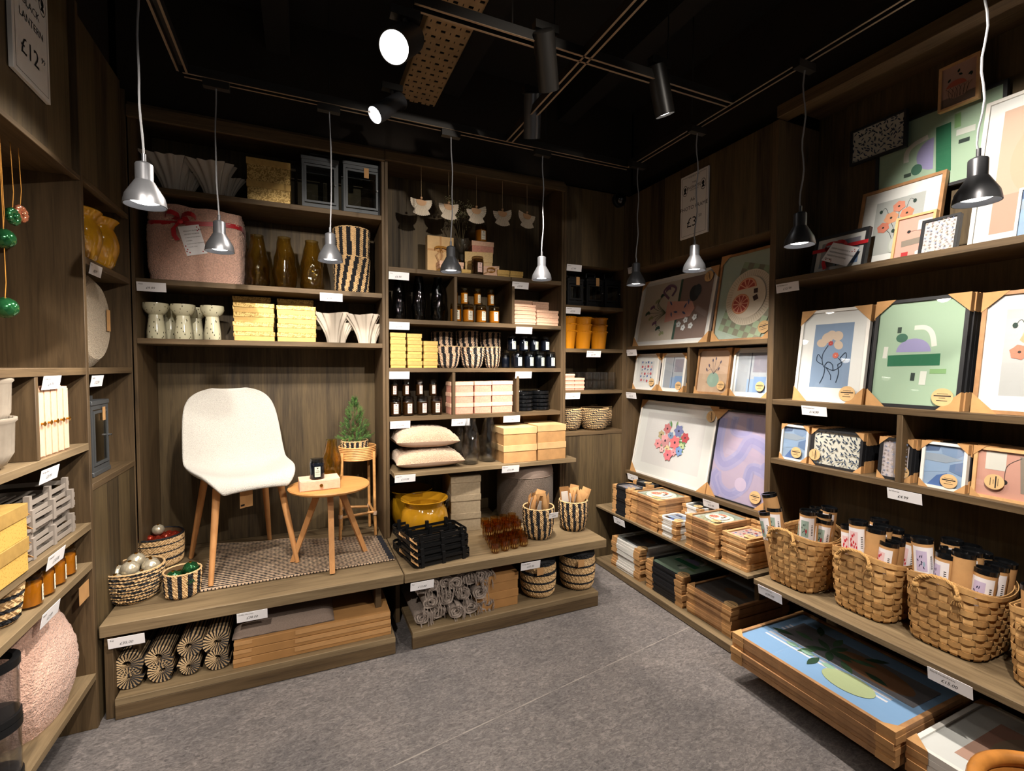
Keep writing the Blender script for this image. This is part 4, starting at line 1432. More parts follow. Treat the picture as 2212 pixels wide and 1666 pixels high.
# --- fleece bundle with ribbon and card
def fleece_bundle(x0, x1, y0, y1, z0, z1):
    t = thing('fleece_throw', 'pink fleece throw rolled into a bundle and tied with a red ribbon', 'throw', ((x0 + x1) / 2, (y0 + y1) / 2, z0))
    w_, d_, h_ = x1 - x0, y1 - y0, z1 - z0
    rnd = random.Random(4)
    m = MB()

    def P(i, j):
        a, k = 2 * PI * i / 96, j / 48
        e = 5
        c, s_ = math.cos(a), math.sin(a)
        q = (abs(c) ** e + abs(s_) ** e) ** (-1 / e)
        lift = 1 if j < 48 else 1
        tie = 1 - .035 * math.exp(-((k - .78) / .035) ** 2)
        r = (1 - .05 * math.cos(PI * k) ** 8) * tie + rnd.uniform(-.012, .012)
        sag = -.03 * c * (k > .8) * (k - .8) * 3
        return w_ / 2 * q * c * r, d_ / 2 * q * s_ * r, h_ * k * (1 + sag) + .004 * math.sin(a * 9)
    m.grid(P, 96, 48, SHERPA, cu=True)
    top = [P(i, 48) for i in range(96)]
    m.lathe([(1, 0), (.7, .01), (.35, .008), (.001, .004)], SHERPA, 96, caps=(False, False),
            fn=None)
    k0 = len(m.v) - 96 * 4
    for j in range(4):
        f = (1, .7, .35, .001)[j]
        for i in range(96): m.v[k0 + j * 96 + i] = (top[i][0] * f, top[i][1] * f, top[i][2] + (.0, .008, .006, .004)[j])
    m.build('fleece', t, sharp=180)
    zr = h_ * .78
    rb = MB()
    ring = []
    for i in range(97):
        a = 2 * PI * i / 96
        c, s_ = math.cos(a), math.sin(a)
        q = (abs(c) ** 5 + abs(s_) ** 5) ** (-1 / 5)
        ring.append(Vector((w_ / 2 * q * c * .985, d_ / 2 * q * s_ * .985, zr - .012 * math.sin(a * 2))))
    rb.ribbon(ring, .024, (0, 0, 1), RED_RIBBON, -.0015)
    rb.build('ribbon', t)
    bow = MB()
    yb = -d_ / 2 - .012
    bx = -w_ * .13
    for s_ in (-1, 1):
        loop = [(bx, yb, zr)] + [(bx + s_ * (.008 + .060 * math.sin(PI * k / 10) * (.75 + .05 * k)), yb - .026 * math.sin(2 * PI * k / 10), zr + .006 + .022 * math.sin(PI * k / 10) + .026 * math.cos(PI * k / 10) * (1 if k < 5 else -.4)) for k in range(11)] + [(bx, yb, zr - .004)]
        bow.ribbon(loop, .026, (0, .3, 1), RED_RIBBON, .001)
    bow.ribbon([(bx, yb - .004, zr), (bx - .030, yb - .008, zr - .04), (bx - .028, yb - .006, zr - .075), (bx - .012, yb - .008, zr - .10)], .022, (1, 0, .3), RED_RIBBON, .001)
    bow.ball((bx, yb - .008, zr), (.014, .010, .014), RED_RIBBON, 10, 8)
    bow.build('bow', t)
    c = MB().box(-.048, .048, -.0007, .0007, -.15, 0, WHITE_CARD)
    for cx, cz in ((-.04, -.10), (-.036, -.118), (-.042, -.128), (-.03, -.135), (.036, -.012), (.042, -.024), (.034, -.03), (.030, -.138), (.040, -.13)):
        c.poly([(cx + .0035 * math.cos(a), -.0011, cz + .0035 * math.sin(a)) for a in (0, 1.05, 2.1, 3.14, 4.2, 5.24)], paint('#a01822'))
    card = c.build('gift_card', t, loc=(bx + .035, yb - .006, zr - .018))
    card.rotation_euler = (R(6), R(-14), 0)
    for k, (s_, tx) in enumerate((( .0115, 'PRACHT FROM THE'), (.0115, 'SISTERS NORMA'), (.0085, 'A PRINCETON BONUS'), (.0085, 'A ROBIN'), (.008, 'A DAUGHTERS UNDERGROUND'), (.0085, 'THANK YOU!'))):
        letters('lettering', tx, s_ * .82, INK, card, (-.030, -.0012, -.030 - k * .016))
    return t


p0, p1 = on_y(304, 600, 3.02), on_y(526, 600, 3.02)
fleece_bundle(p0.x + .012, p1.x, 3.02, 3.33, Z_B, on_y(415, 447, 3.02).z)

for k, (u, v) in enumerate(((556, 508), (614.5, 513), (673.5, 521))):
    x, wd, h = fit(u - 26, u + 26, v + 1, 618, Z_B, 3.12)
    o = wavy_vase(h, wd / 2, AMBER, 'wavy amber glass vase, %s of the three beside the fleece bundle' % ('leftmost', 'middle', 'rightmost')[k], 'wavy amber glass vases', seed=11 + k)
    o.location = (x, 3.12, Z_B)
x, wd, h = fit(721, 802, 493, 628, Z_B, 3.10)
b = basket('striped_basket', h * .56, wd / 2, wd * .46, vstripe(13, -.9), 'black and natural striped basket, lower of the two nested beside the amber vases', group='striped baskets on the high shelf')
b.location = (x, 3.17, Z_B)
b = basket('striped_basket', h * .56, wd / 2, wd * .45, vstripe(13, .1), 'black and natural striped basket, upper of the two nested beside the amber vases', group='striped baskets on the high shelf')
b.location = (x, 3.17, Z_B + h * .44)

# --- third shelf of the alcove
def pedestal_vase(h, rt, rn, rb, label):
    t = MB()
    t.lathe([(rb * .9, 0), (rb, .006), (rb * .98, h * .22), (rn * 1.05, h * .60), (rn, h * .68), (rt * .82, h * .76), (rt, h * .88), (rt * .98, h), (rt * .9, h), (rt * .86, h * .86), (rn * .8, h * .70), (.001, h * .68)], MARBLED, 36, caps=(True, False))
    return tag(t.build('speckled_vase'), label, 'vase', 'speckled glass vases')


for k, (u0, u1, vt, y, pos) in enumerate(((305, 364, 654, 3.10, 'front left of the group of five'), (366, 422, 657, 3.10, 'front middle of the group of five'), (431, 484, 660, 3.10, 'standing alone at the right of the group'),
                                         (340, 391, 661, 3.22, 'behind between the first two'), (397, 446, 664, 3.22, 'behind between the second and third'))):
    x, wd, h = fit(u0, u1, vt, 733, Z_C, y)
    o = pedestal_vase(h - .002, wd / 2, wd * .27, wd * .36, 'cream and black speckled glass vase, %s' % pos)
    o.location = (x, y + .02, Z_C)
for (u0, u1, vt), nm, sd in (((503, 593, 655), 'left', 2), ((598, 684, 661), 'right', 3)):
    x, wd, h = fit(u0, u1, vt, 735, Z_C, 3.05)
    p = gift_box(wd - .008, .13, h / 4, GOLD_PLAIN, GOLD, .024)
    box_stack(p, x, 3.05 + .07, Z_C, h / 4, 4, '{} flat gold box in the front %s stack of four' % nm, seed=sd)
    drop(p)
    x, wd, h = fit(u0, u1 - 6, vt - 14, 735, Z_C, 3.2)
    p = gift_box(wd - .008, .13, h / 5, GOLD_PLAIN, GOLD, .024)
    box_stack(p, x, 3.2 + .072, Z_C, h / 5, 5, '{} flat gold box in the rear %s stack of five' % nm, seed=sd + 5)
    drop(p)


# --- chair
def chair(loc, rz):
    t = thing('upholstered_chair', 'white boucle shell chair with four tapering oak legs on the bench', 'chair', loc, rz)
    prof = [(-.235, .440), (-.238, .458), (-.222, .476), (-.17, .480), (-.10, .470), (-.02, .461), (.06, .460), (.12, .475), (.165, .515), (.192, .580), (.208, .66), (.222, .74), (.236, .82), (.250, .885), (.258, .925), (.262, .942)]
    wid = [.150, .178, .205, .224, .236, .244, .250, .254, .256, .254, .250, .245, .236, .212, .160, .085]
    N = 20
    def P(i, j, off):
        y, z = prof[j]
        q = 2 * i / N - 1
        y2, z2 = prof[min(j + 1, len(prof) - 1)]; y1, z1 = prof[max(j - 1, 0)]
        t_ = Vector((y2 - y1, z2 - z1)).normalized()
        nrm = Vector((-t_.y, t_.x))                               # towards the sitter
        k = j / (len(prof) - 1)
        cup = (.028 + .055 * math.sin(PI * min(1, max(0, (k - .12) / .75)))) * abs(q) ** 2.4
        e = 1 - abs(q) ** 8 * .4
        th = off * .019 * e
        return wid[j] * q, y + nrm.x * (cup + th), z + nrm.y * (cup + th)
    m = MB()
    L = len(prof) - 1
    m.grid(lambda i, j: P(i, j, 1), N, L, BOUCLE)
    m.grid(lambda i, j: P(i, L - j, -1), N, L, BOUCLE)
    for j in range(L):
        for i in (0, N):
            a = [P(i, j, -1), P(i, j + 1, -1), P(i, j + 1, 1), P(i, j, 1)]
            m.add(a if i == 0 else a[::-1], [(0, 1, 2, 3)], BOUCLE)
    for j in (0, L):
        for i in range(N):
            a = [P(i, j, -1), P(i, j, 1), P(i + 1, j, 1), P(i + 1, j, -1)]
            m.add(a if j == 0 else a[::-1], [(0, 1, 2, 3)], BOUCLE)
    o = m.build('shell', t, sharp=180)
    import bmesh
    bm = bmesh.new(); bm.from_mesh(o.data)
    bmesh.ops.remove_doubles(bm, verts=bm.verts, dist=.0004)
    bmesh.ops.recalc_face_normals(bm, faces=bm.faces)
    bm.to_mesh(o.data); bm.free()
    for f in o.data.polygons: f.use_smooth = True
    s = o.modifiers.new('round', 'SUBSURF'); s.levels = s.render_levels = 2
    for sx, sy, fx, fy in ((-1, -1, .205, -.235), (1, -1, .205, -.235), (-1, 1, .205, .235), (1, 1, .205, .235)):
        top = (sx * .150, sy * .135, .452)
        MB().tube([(sx * fx, sy * abs(fy), 0), (sx * (fx + .150) / 2, sy * (abs(fy) + .135) / 2, .226), top], [.0115, .016, .0185], LEG_OAK, 16).build('leg', t)
    g = MB().add([(-.030, 0, 0), (0, .012, 0), (0, .012, -.10), (-.030, 0, -.10), (.030, -.004, -.006), (.030, -.004, -.094)], [(0, 1, 2, 3), (1, 4, 5, 2)], KRAFT)
    g.tube([(0, .012, 0), (0, .012, .045)], .001, JUTE, 4)
    g.add([(-.026, -.0006, -.090), (-.006, .0074, -.090), (-.006, .0074, -.080), (-.026, -.0006, -.080)], [(0, 1, 2, 3)], INK)
    g.build('hang_tag', t, loc=(-.02, -.15, .43))
    return t


ch = chair((-.31, 2.965, Z_BENCH + .006), R(20))


# --- striped runner
def runner(pts, z):
    """pts: its four corners front-left, front-right, back-right, back-left"""
    q = [Vector((a, b, 0)) for a, b in pts]
    W1, W2 = mat('runner_dark_weft', '#1d1c20', .95), mat('runner_pale_weft', '#b79f86', .95, var=(80, .2))
    m = MB()
    NU, NV = 90, 56

    def P(i, j):
        s_, t_ = i / NU, j / NV
        p = (q[0].lerp(q[1], s_)).lerp(q[3].lerp(q[2], s_), t_)
        wv = .004 * math.sin(7 * s_ + 2) * math.sin(5 * t_ + 1) * (1 - abs(2 * t_ - 1)) + .012 * math.exp(-((s_ - .42) / .10) ** 2) * max(0, t_ - .72) * 3
        return p.x + .003 * math.sin(t_ * 60), p.y + .002 * math.sin(s_ * 130) * (j == 0), z + .004 + max(0, wv) + (.0012 if (i + j) % 2 else 0)
    t = thing('striped_runner', 'dark and beige striped woven runner lying under the chair and table', 'rug')
    m.grid(P, NU, NV, W1, matfn=lambda i, j: (paint('#23252c') if i > NU - 4 else W1 if (j % 2 == 0) else W2))
    m.build('weave', t, smooth=False)
    f = MB()
    for i in range(NU * 2):
        a, b = P(i // 2, 0), P(min(NU, i // 2 + 1), 0)
        k = (i % 2) * .5
        x, y = a[0] + (b[0] - a[0]) * k, a[1] + (b[1] - a[1]) * k
        f.ball((x, y - .002, z + .006), (.0045, .005, .0045), W2 if i % 3 else W1, 6, 4)
    f.build('knotted_edge', t)
    return t


runner(((-.475, 2.632), (.462, 2.645), (.446, 3.06), (-.50, 3.315)), Z_BENCH)


# --- round table, stool, what stands on them
def round_table(loc):
    t = thing('side_table', 'round oak side table with three splayed legs beside the chair', 'table', loc)
    H = .422
    MB().lathe([(.001, H - .022), (.190, H - .022), (.209, H - .014), (.212, H - .006), (.208, H), (.001, H)], OAK, 64, caps=(False, False)).build('tabletop', t)
    hub = MB().slab([(.055 * math.cos(R(30 + 60 * i)), .055 * math.sin(R(30 + 60 * i)), H - .058) for i in range(6)], (0, 0, .036), OAK)
    hub.build('hub', t)
    for a in (-90, 18, 162):
        c, s_ = math.cos(R(a)), math.sin(R(a))
        n = Vector((-s_, c, 0)) * .013
        e = Vector((c, s_, 0)) * .012
        top, foot = Vector((c * .055, s_ * .055, H - .024)), Vector((c * .20, s_ * .185, 0))
        pts0 = [foot - n - e, foot + n - e, foot + n + e, foot - n + e]
        pts1 = [top - n * 1.15 - e * 1.4, top + n * 1.15 - e * 1.4, top + n * 1.15 + e * 1.4, top - n * 1.15 + e * 1.4]
        m = MB().add(pts0 + pts1, [(0, 3, 2, 1), (4, 5, 6, 7), (0, 1, 5, 4), (1, 2, 6, 5), (2, 3, 7, 6), (3, 0, 4, 7)], LEG_OAK)
        m.build('leg', t)
    return t


TBL = Vector((.130, 2.775, Z_BENCH + .008))
round_table(TBL)
TZ = TBL.z + .422
p = thing('gift_box', 'pale pink drawer box with a small brass knob on the round table', 'box', (.075, 2.72, TZ), R(4))
MB().box(-.099, .099, -.062, .062, 0, .056, PINK_PALE, .001).build('sleeve', p)
dr = MB().box(-.094, .094, -.065, -.061, .004, .052, PINK_PALE, .001).build('drawer_front', p)
MB().lathe([(.004, 0), (.004, .006), (.009, .010), (.008, .014), (.001, .014)], BRASS, 16).xform(Matrix.Translation((.004, -.065, .028)) @ Matrix.Rotation(PI / 2, 4, 'X')).build('knob', dr)
j = candle_jar(.108, .036, WAX_GREY, JAR_GREY, JAR_GREY, paint('#cfd2c0'), 'grey candle jar with a pale label on the pink box', 'grey candle jars', face=.05)
j.location = (on_y(685, 1026, 2.70).x, 2.695, TZ + .056)
o = wavy_vase(.235, .052, AMBER, 'tall amber glass vase standing behind the pink box on the table', 'wavy amber glass vases', seed=21)
o.location = (on_y(717, 1015, 2.86).x, 2.865, TZ)


def stool(loc):
    t = thing('plant_stool', 'rattan plant stool with a coiled tray top behind the side table', 'stool', loc)
    H, r = .565, .112
    legs = ((-.095, .10), (-.115, -.085), (.098, -.085), (.085, .10))
    for i in range(8): MB().tube([(r * math.cos(2 * PI * k / 40), r * math.sin(2 * PI * k / 40), H - .075 + i * .0105) for k in range(40)], .0056, RATTAN, 8, closed=True).build('tray_coil', t)
    MB().lathe([(r, H - .078), (r, H - .070), (.001, H - .070)], RATTAN, 40, caps=(True, False)).build('tray_bottom', t)
    for a, b in legs:
        l = math.hypot(a, b)
        MB().tube([(a, b, 0), (a * .96, b * .96, .2), (a / l * (r + .010), b / l * (r + .010), H - .03)], .0095, RATTAN, 10).build('leg', t)
    for i in range(4):
        a, b = legs[i], legs[(i + 1) % 4]
        MB().tube([(a[0] * .97, a[1] * .97, .135), (b[0] * .97, b[1] * .97, .150)], .0085, RATTAN, 10).build('stretcher', t)
    for a, b in legs:
        MB().lathe([(.0125, -.012), (.0135, 0), (.0125, .012)], SEAGRASS_PINK, 12).build('binding', t, loc=(a * .97, b * .97, .142))
    return t


ST = Vector((.318, 3.165, Z_BENCH + .006))
stool(ST)
SZ = ST.z + .565 - .070
b = basket('striped_basket', .108, .083, .074, vstripe(16), 'black and natural striped basket holding the small spruce', group='striped baskets around the chair')
b.location = (ST.x - .018, ST.y - .012, SZ)


def spruce(loc, h, r):
    t = thing('potted_spruce', 'small green dwarf spruce standing in the striped basket', 'plant', loc)
    MB().lathe([(.066, 0), (.070, .03), (.001, .032)], SOIL, 24).build('soil', t)
    MB().tube([(0, 0, .03), (.003, 0, h * .5), (0, 0, h * .93)], [.009, .006, .002], BARK, 8).build('trunk', t)
    rnd = random.Random(3)
    m = MB()
    for k in range(430):
        z = rnd.random() ** 1.25
        rr = r * (1 - z) ** .75 * (1 + .16 * math.sin(z * 21)) * (1 if z > .06 else .7)
        a = rnd.uniform(0, 2 * PI)
        q = rnd.uniform(.55, 1.0)
        p = Vector((rr * q * math.cos(a), rr * q * math.sin(a), .045 + z * (h - .045)))
        out = Vector((math.cos(a), math.sin(a), .75 + z * 1.5)).normalized()
        L = .026 * rnd.uniform(.7, 1.3)
        g = GREEN if q > .75 and rnd.random() < .75 else GREEN_DARK
        s1 = out.cross(Vector((0, 0, 1))).normalized()
        s2 = out.cross(s1)
        for n_ in range(15):
            f = n_ / 15
            c = p + out * (L * f)
            b_ = 2.4 * n_
            d = (out * .55 + (s1 * math.cos(b_) + s2 * math.sin(b_)) * (1 - f * .5)).normalized() * .012
            w_ = d.cross(out).normalized() * .0011 if d.cross(out).length > 1e-6 else s1 * .001
            m.add([c - w_, c + w_, c + d], [(0, 1, 2)], g)
    m.build('foliage', t, smooth=False)
    return t


spruce((b.location.x, b.location.y, SZ + .062), .305, .098)

# --- three baskets of baubles at the left end of the bench
def bauble(r, m, label, loc, group, ribs=9, rz=0, cap=True):
    t = thing('glass_bauble', label, 'bauble', loc, rz, group)
    MB().ball((0, 0, r * .96), (r, r, r * .94), m, 26, 16, fn=lambda a, b: 1 + .035 * math.cos(ribs * a + 5 * b)).build('glass', t)
    if cap: MB().lathe([(r * .2, r * 1.84), (r * .2, r * 2.0), (r * .05, r * 2.02), (.001, r * 2.02)], BRASS, 12).build('cap', t)
    return t


def on_bench(u, v): return on_z(u, v, Z_BENCH)


pc = on_bench(283, 1325)
B1 = basket('woven_basket', .150, .118, .085, pinstripe(2.6, 2), 'dark pinstriped basket of silver baubles at the left end of the bench', group='baskets at the left end of the bench', belly=.006, n=96)
c1 = Vector((on_z(285, 1300, Z_BENCH).x, on_z(285, 1302, Z_BENCH).y + .05, Z_BENCH))
B1.location = c1
pr = bauble(.037, MERCURY, '', (0, 0, 0), 'silver baubles in the pinstriped basket')
for k, (dx, dy, dz, lb) in enumerate(((-.055, -.055, .100, 'front left'), (.045, -.060, .105, 'front right'), (-.070, .020, .115, 'far left'), (-.012, -.012, .138, 'upper middle'), (.062, .010, .130, 'far right'), (-.005, .055, .150, 'topmost'), (.045, .066, .118, 'rear'))):
    copy_tree(pr, 'silvered ribbed glass bauble, %s in the pinstriped basket' % lb, (c1.x + dx, c1.y + dy, Z_BENCH + dz - .03), k * 1.3)
drop(pr)
B2 = basket('woven_basket', .118, .078, .070, vstripe(11), 'small black striped basket of green baubles on the bench', group='baskets at the left end of the bench')
c2 = Vector((on_z(395, 1285, Z_BENCH).x, on_z(395, 1285, Z_BENCH).y + .005, Z_BENCH))
B2.location = c2
pr = bauble(.034, GREEN_BAUBLE, '', (0, 0, 0), 'green baubles in the small striped basket', 7)
for k, (dx, dy, dz, lb) in enumerate(((-.032, -.026, .082, 'left'), (.028, .020, .098, 'upper right'), (.026, -.034, .066, 'front right'), (-.02, .034, .060, 'rear'))):
    copy_tree(pr, 'ribbed green glass bauble, %s in the small striped basket' % lb, (c2.x + dx, c2.y + dy, Z_BENCH + dz - .02), k)
drop(pr)
B3 = basket('woven_basket', .165, .118, .110, hbands(((.0, .05), (.27, .33), (.52, .58), (.76, .82), (.95, 1))), 'seagrass basket with black bands full of red baubles, left of the chair', group='baskets at the left end of the bench', belly=.004, n=96)
c3 = Vector((on_z(352, 1205, Z_BENCH).x, on_z(352, 1225, Z_BENCH).y + .06, Z_BENCH))
B3.location = c3
pr = bauble(.019, RED_BAUBLE, '', (0, 0, 0), 'small red baubles in the banded basket', 5, cap=False)
rnd = random.Random(9)
pts = []
for ring, n_ in ((0, 1), (.036, 6), (.070, 12), (.094, 16)):
    for k in range(n_):
        a = 2 * PI * k / max(n_, 1) + ring * 30
        pts.append((ring * math.cos(a), ring * math.sin(a), .128 + rnd.uniform(-.006, .010)))
for k, (dx, dy, dz) in enumerate(pts):
    copy_tree(pr, 'small shiny red bauble heaped in the black-banded basket', (c3.x + dx, c3.y + dy, Z_BENCH + dz - .01), rnd.uniform(0, 6))
drop(pr)
g = bauble(.03, MERCURY, 'clear silvered bauble lying on the red baubles', (c3.x - .005, c3.y + .03, Z_BENCH + .150), None, 8)

# --- under the chair bench: rolled rugs, cartons, a fleece pad
ROLLS = ((275, 1437, 36, 0), (342, 1421, 33, 0), (409, 1396, 32, 0), (468, 1386, 32, 0), (278, 1487, 34, 1), (349, 1470, 33, 1), (409, 1458, 27, 0), (470, 1439, 30, 0))
for k, (u, v, rp, wr) in enumerate(ROLLS):
    p = on_y(u, v, 2.50)
    r = (on_y(u + rp, v, 2.50).x - on_y(u - rp, v, 2.50).x) / 2 * .96
    row = 'upper' if k < 4 else 'lower'
    o = rolled_rug(.62, r, 'dark striped rolled rug, %s row, %s' % (row, across(k % 4, 4)), 40 + k, bool(wr))
    lowest = Z_PL + r + .003
    o.location = (p.x, 2.50, max(p.z, lowest))
CART = (('bottom', .0, .043), ('middle', .043, .040), ('top', .083, .042))
xa, xb = on_y(500, 1400, 2.48).x, .415
for k, (nm, z0, hh) in enumerate(CART):
    t = thing('flat_carton', 'long flat brown cardboard carton, %s of three under the bench' % nm, 'carton', ((xa + xb) / 2, 2.48 + .26, Z_PL + z0), group='flat cartons under the bench')
    wd = xb - xa - .01 - .004 * k
    MB().box(-wd / 2, wd / 2, -.26, .26, .0, hh - .002, CARD_BROWN, .002).build('box', t)
    f = MB().box(-wd / 2, -wd / 2 + .075, -.262, -.260, hh * .55, hh - .003, KRAFT).box(-wd / 2 + .26, wd / 2, -.263, -.260, hh * .45, hh - .003, KRAFT)
    f.build('flap', t)
q = MB()
rnd = random.Random(2)
pw = on_y(722, 1300, 2.50).x - xa
q.grid(lambda i, j: (xa + pw * i / 40, 2.50 + .40 * j / 20, Z_PL + .126 + .050 * (1 - abs(2 * i / 40 - 1) ** 10) * (1 - abs(2 * j / 20 - 1) ** 8) + rnd.uniform(0, .004)), 40, 20, TAUPE_CLOTH)
q.grid(lambda i, j: (xa + pw * i / 40, 2.50 + .40 * (20 - j) / 20, Z_PL + .1255), 40, 20, TAUPE_CLOTH)
tag(q.build('folded_pad', sharp=180), 'folded taupe plush pad lying on the flat cartons', 'pad')
# ------------------------------------------------------------------ middle bay: hanging angels
def angel(label, p, sway, tilt):
    t = thing('hanging_angel', label, 'ornament', p, sway, 'paper-fan angels hanging from the header', lean=0)
    PAPER = paint('#d9cdbb', .8)
    wood_ = paint('#c9a07a', .7)
    def fan(r0, r1, a0, a1, n, z, name):
        m = MB()
        for i in range(n):
            b0, b1 = R(a0 + (a1 - a0) * i / n), R(a0 + (a1 - a0) * (i + 1) / n)
            bm_ = (b0 + b1) / 2
            e = .004
            A, B, C_ = [(r_ * math.cos(q), y_, z + r_ * math.sin(q)) for q, y_ in ((b0, 0), (bm_, -e), (b1, 0)) for r_ in (r0, r1)][0:2], [(r0 * math.cos(bm_), -e, z + r0 * math.sin(bm_)), (r1 * 1.04 * math.cos(bm_), -e, z + r1 * 1.04 * math.sin(bm_))], [(r0 * math.cos(b1), 0, z + r0 * math.sin(b1)), (r1 * math.cos(b1), 0, z + r1 * math.sin(b1))]
            for P_, Q_ in ((A, B), (B, C_)):
                m.slab([P_[0], P_[1], Q_[1], Q_[0]], (0, .0012, 0), PAPER)
        return m.build(name, t)
    fan(.012, .068, 168 + tilt, 372 + tilt, 18, -.012, 'wings').location.z = .0
    fan(.045, .105, 238, 302, 9, .0, 'skirt').location = (0, -.006, 0)
    MB().lathe([(.001, -.012), (.052, -.012)], wood_, 16, caps=(False, False)).xform(Matrix.Rotation(0, 4, 'X'))
    MB().slab([(.034 * math.cos(R(a)), -.004, -.012 + .034 * math.sin(R(a))) for a in range(172, 370, 11)] + [(0, -.004, -.005)], (0, -.002, 0), wood_).build('body', t)
    MB().ball((0, -.004, .006), .008, wood_, 12, 8).build('bead', t)
    MB().tube([(0, -.002, .012), (0, -.002, TOP - p[2])], .0013, JUTE, 5).build('string', t)
    return t


for k, (u, v) in enumerate(((910, 430), (969, 440), (1029, 449), (1085, 455), (1138, 461))):
    p = on_y(u, v, 3.05)
    angel('pleated fan angel hanging on a string, %s of five' % across(k, 5), (p.x, 3.05, p.z), (.0, .1, -.05, .02, .12)[k], (0, 4, 14, 10, -10)[k])

# --- display on the top of the middle bay
DY = 3.14
x, wd, h = fit(924, 981, 510, 585, Z1, 3.14)
t = thing('gift_box', 'kraft gift box standing on edge, tied with a bronze bow', 'box', (x, 3.15, Z1))
MB().box(-wd / 2, wd / 2, 0, .055, 0, h, KRAFT_PALE, .0015).build('body', t)
rb = MB().box(-.006, .006, -.0015, .0, 0, h, KRAFT).box(-wd / 2, wd / 2, -.0012, 0, h * .62, h * .62 + .012, KRAFT)
rb.build('band', t)
bw = MB()
for s_ in (-1, 1):
    bw.ribbon([(0, -.004, h * .66)] + [(s_ * .045 * math.sin(PI * k / 8), -.006 - .010 * math.sin(PI * k / 4), h * .66 + .016 * math.cos(PI * k / 8) * (1 if k < 5 else .6)) for k in range(9)], .016, (0, .3, 1), GOLD_RIBBON)
    bw.ribbon([(0, -.006, h * .66), (s_ * .022 - .012, -.008, h * .5), (s_ * .004 - .01, -.009, h * .34), (s_ * .016 - .004, -.01, h * .2)], .010, (1, 0, .2), GOLD_RIBBON)
bw.ball((0, -.008, h * .66), .009, GOLD_RIBBON, 8, 6)
bw.build('bow', t)


def flat_box(u0, u1, v0, v1, y, zb, d, body, lid, label, rz=0, lid_k=.55, group='gift boxes on display above the middle bay'):
    x, wd, h = fit(u0, u1, v0, v1, zb, y)
    o = gift_box(wd - .006, d, h, body, lid, h * lid_k, label=label, group=group)
    o.location = (x, y + d / 2, zb); o.rotation_euler.z = rz
    return o, zb + h


o, za = flat_box(952, 1017, 580, 595, 3.06, Z1, .10, GOLD_PLAIN, GOLD_PLAIN, 'dark gold flat box under the small pink box on display', .05)
flat_box(949, 1002, 565, 580, 3.075, za, .08, PINK_PALE, PINK_PALE, 'small pale pink box lying on the dark gold box')
o, zk = flat_box(1010, 1067, 545, 583, 3.13, Z1, .12, GOLD_SPECK, GOLD_SPECK, 'gold flecked lidded box under the pink box on display', -.25, .4)
o, zp = flat_box(1020, 1067, 522, 546, 3.15, zk, .095, PINK, PINK_PALE, 'pink lidded box on top of the gold flecked box', -.05, .4)
flat_box(1074, 1130, 585, 602, 3.04, Z1, .09, GOLD_PLAIN, GOLD_SPECK, 'flat gold box lying at the right of the display', .0, .6)
x, wd, h = fit(1028, 1052, 487, 523, zp, 3.19)
j = candle_jar(h, wd / 2, WAX_YELLOW, JAR_YELLOW, AMBER, paint('#e2dcc8'), 'pale yellow candle jar standing on the pink box on display', 'yellow candle jars', face=.12)
j.location = (x, 3.20, zp)
x, wd, h = fit(1019, 1044, 555, 596, Z1, 3.05)
j = candle_jar(h, wd / 2, WAX_BROWN, JAR_BROWN, JAR_BROWN, paint('#d3b5ac'), 'brown candle jar with a pink label in front of the display boxes', 'brown candle jars', face=.1)
j.location = (x, 3.05, Z1)
x, wd, h = fit(1047, 1083, 568, 597, Z1, 3.04)
t = thing('gift_box', 'pale pink box wrapped with a bow, leaning in the display', 'box', (x, 3.08, Z1), R(-18))
MB().box(-wd * .45, wd * .45, -.022, .022, 0, h * .8, PINK_PALE, .001).build('body', t)
bw = MB().ribbon([(-wd * .46, -.024, h * .2), (0, -.026, h * .45), (wd * .46, -.024, h * .75)], .010, (0, 0, 1), GOLD_RIBBON)
for s_ in (-1, 1): bw.ribbon([(0, -.028, h * .5)] + [(s_ * .028 * math.sin(PI * k / 8), -.03 - .006 * math.sin(PI * k / 4), h * .5 + .014 * math.cos(PI * k / 8)) for k in range(9)], .010, (0, .3, 1), GOLD_RIBBON)
bw.build('bow', t)
x, wd, h = fit(980, 1016, 520, 584, Z1, 3.19)
o = tag(MB().lathe([(wd * .30, 0), (wd * .32, .006), (wd * .27, h * .45), (wd * .20, h * .66), (wd * .36, h * .76), (wd * .5, h * .92), (wd * .5, h), (wd * .46, h), (wd * .42, h * .88), (wd * .17, h * .68), (.001, h * .66)], CLEAR, 32, caps=(True, False)).build('glass_vase'), 'striped clear glass vase holding dried sprigs on display', 'vase')
o.location = (x, 3.20, Z1)
VX, VZ = x, Z1 + h
x, wd, h = fit(978, 996, 548, 566, za + .02, 3.15)
o = tealight(.055, .024, 'small amber tealight on the display boxes', None)
o.location = (on_y(988, 566, 3.17).x, 3.165, Z1 + .066)
tag(MB().box(-.03, .03, -.03, .03, 0, .064, KRAFT).build('gift_box', loc=(on_y(988, 566, 3.17).x, 3.17, Z1)), 'little kraft box under the amber tealight on display', 'box', 'gift boxes on display above the middle bay')
rnd = random.Random(12)
t = thing('dried_sprigs', 'dry sprigs with tiny pale flowers in the clear vase', 'dried flowers', (VX, 3.20, VZ - .05))
st, fl = MB(), MB()
STEM, BUD, BUD2 = paint('#5d5238'), paint('#a9a27e'), paint('#8a9060')
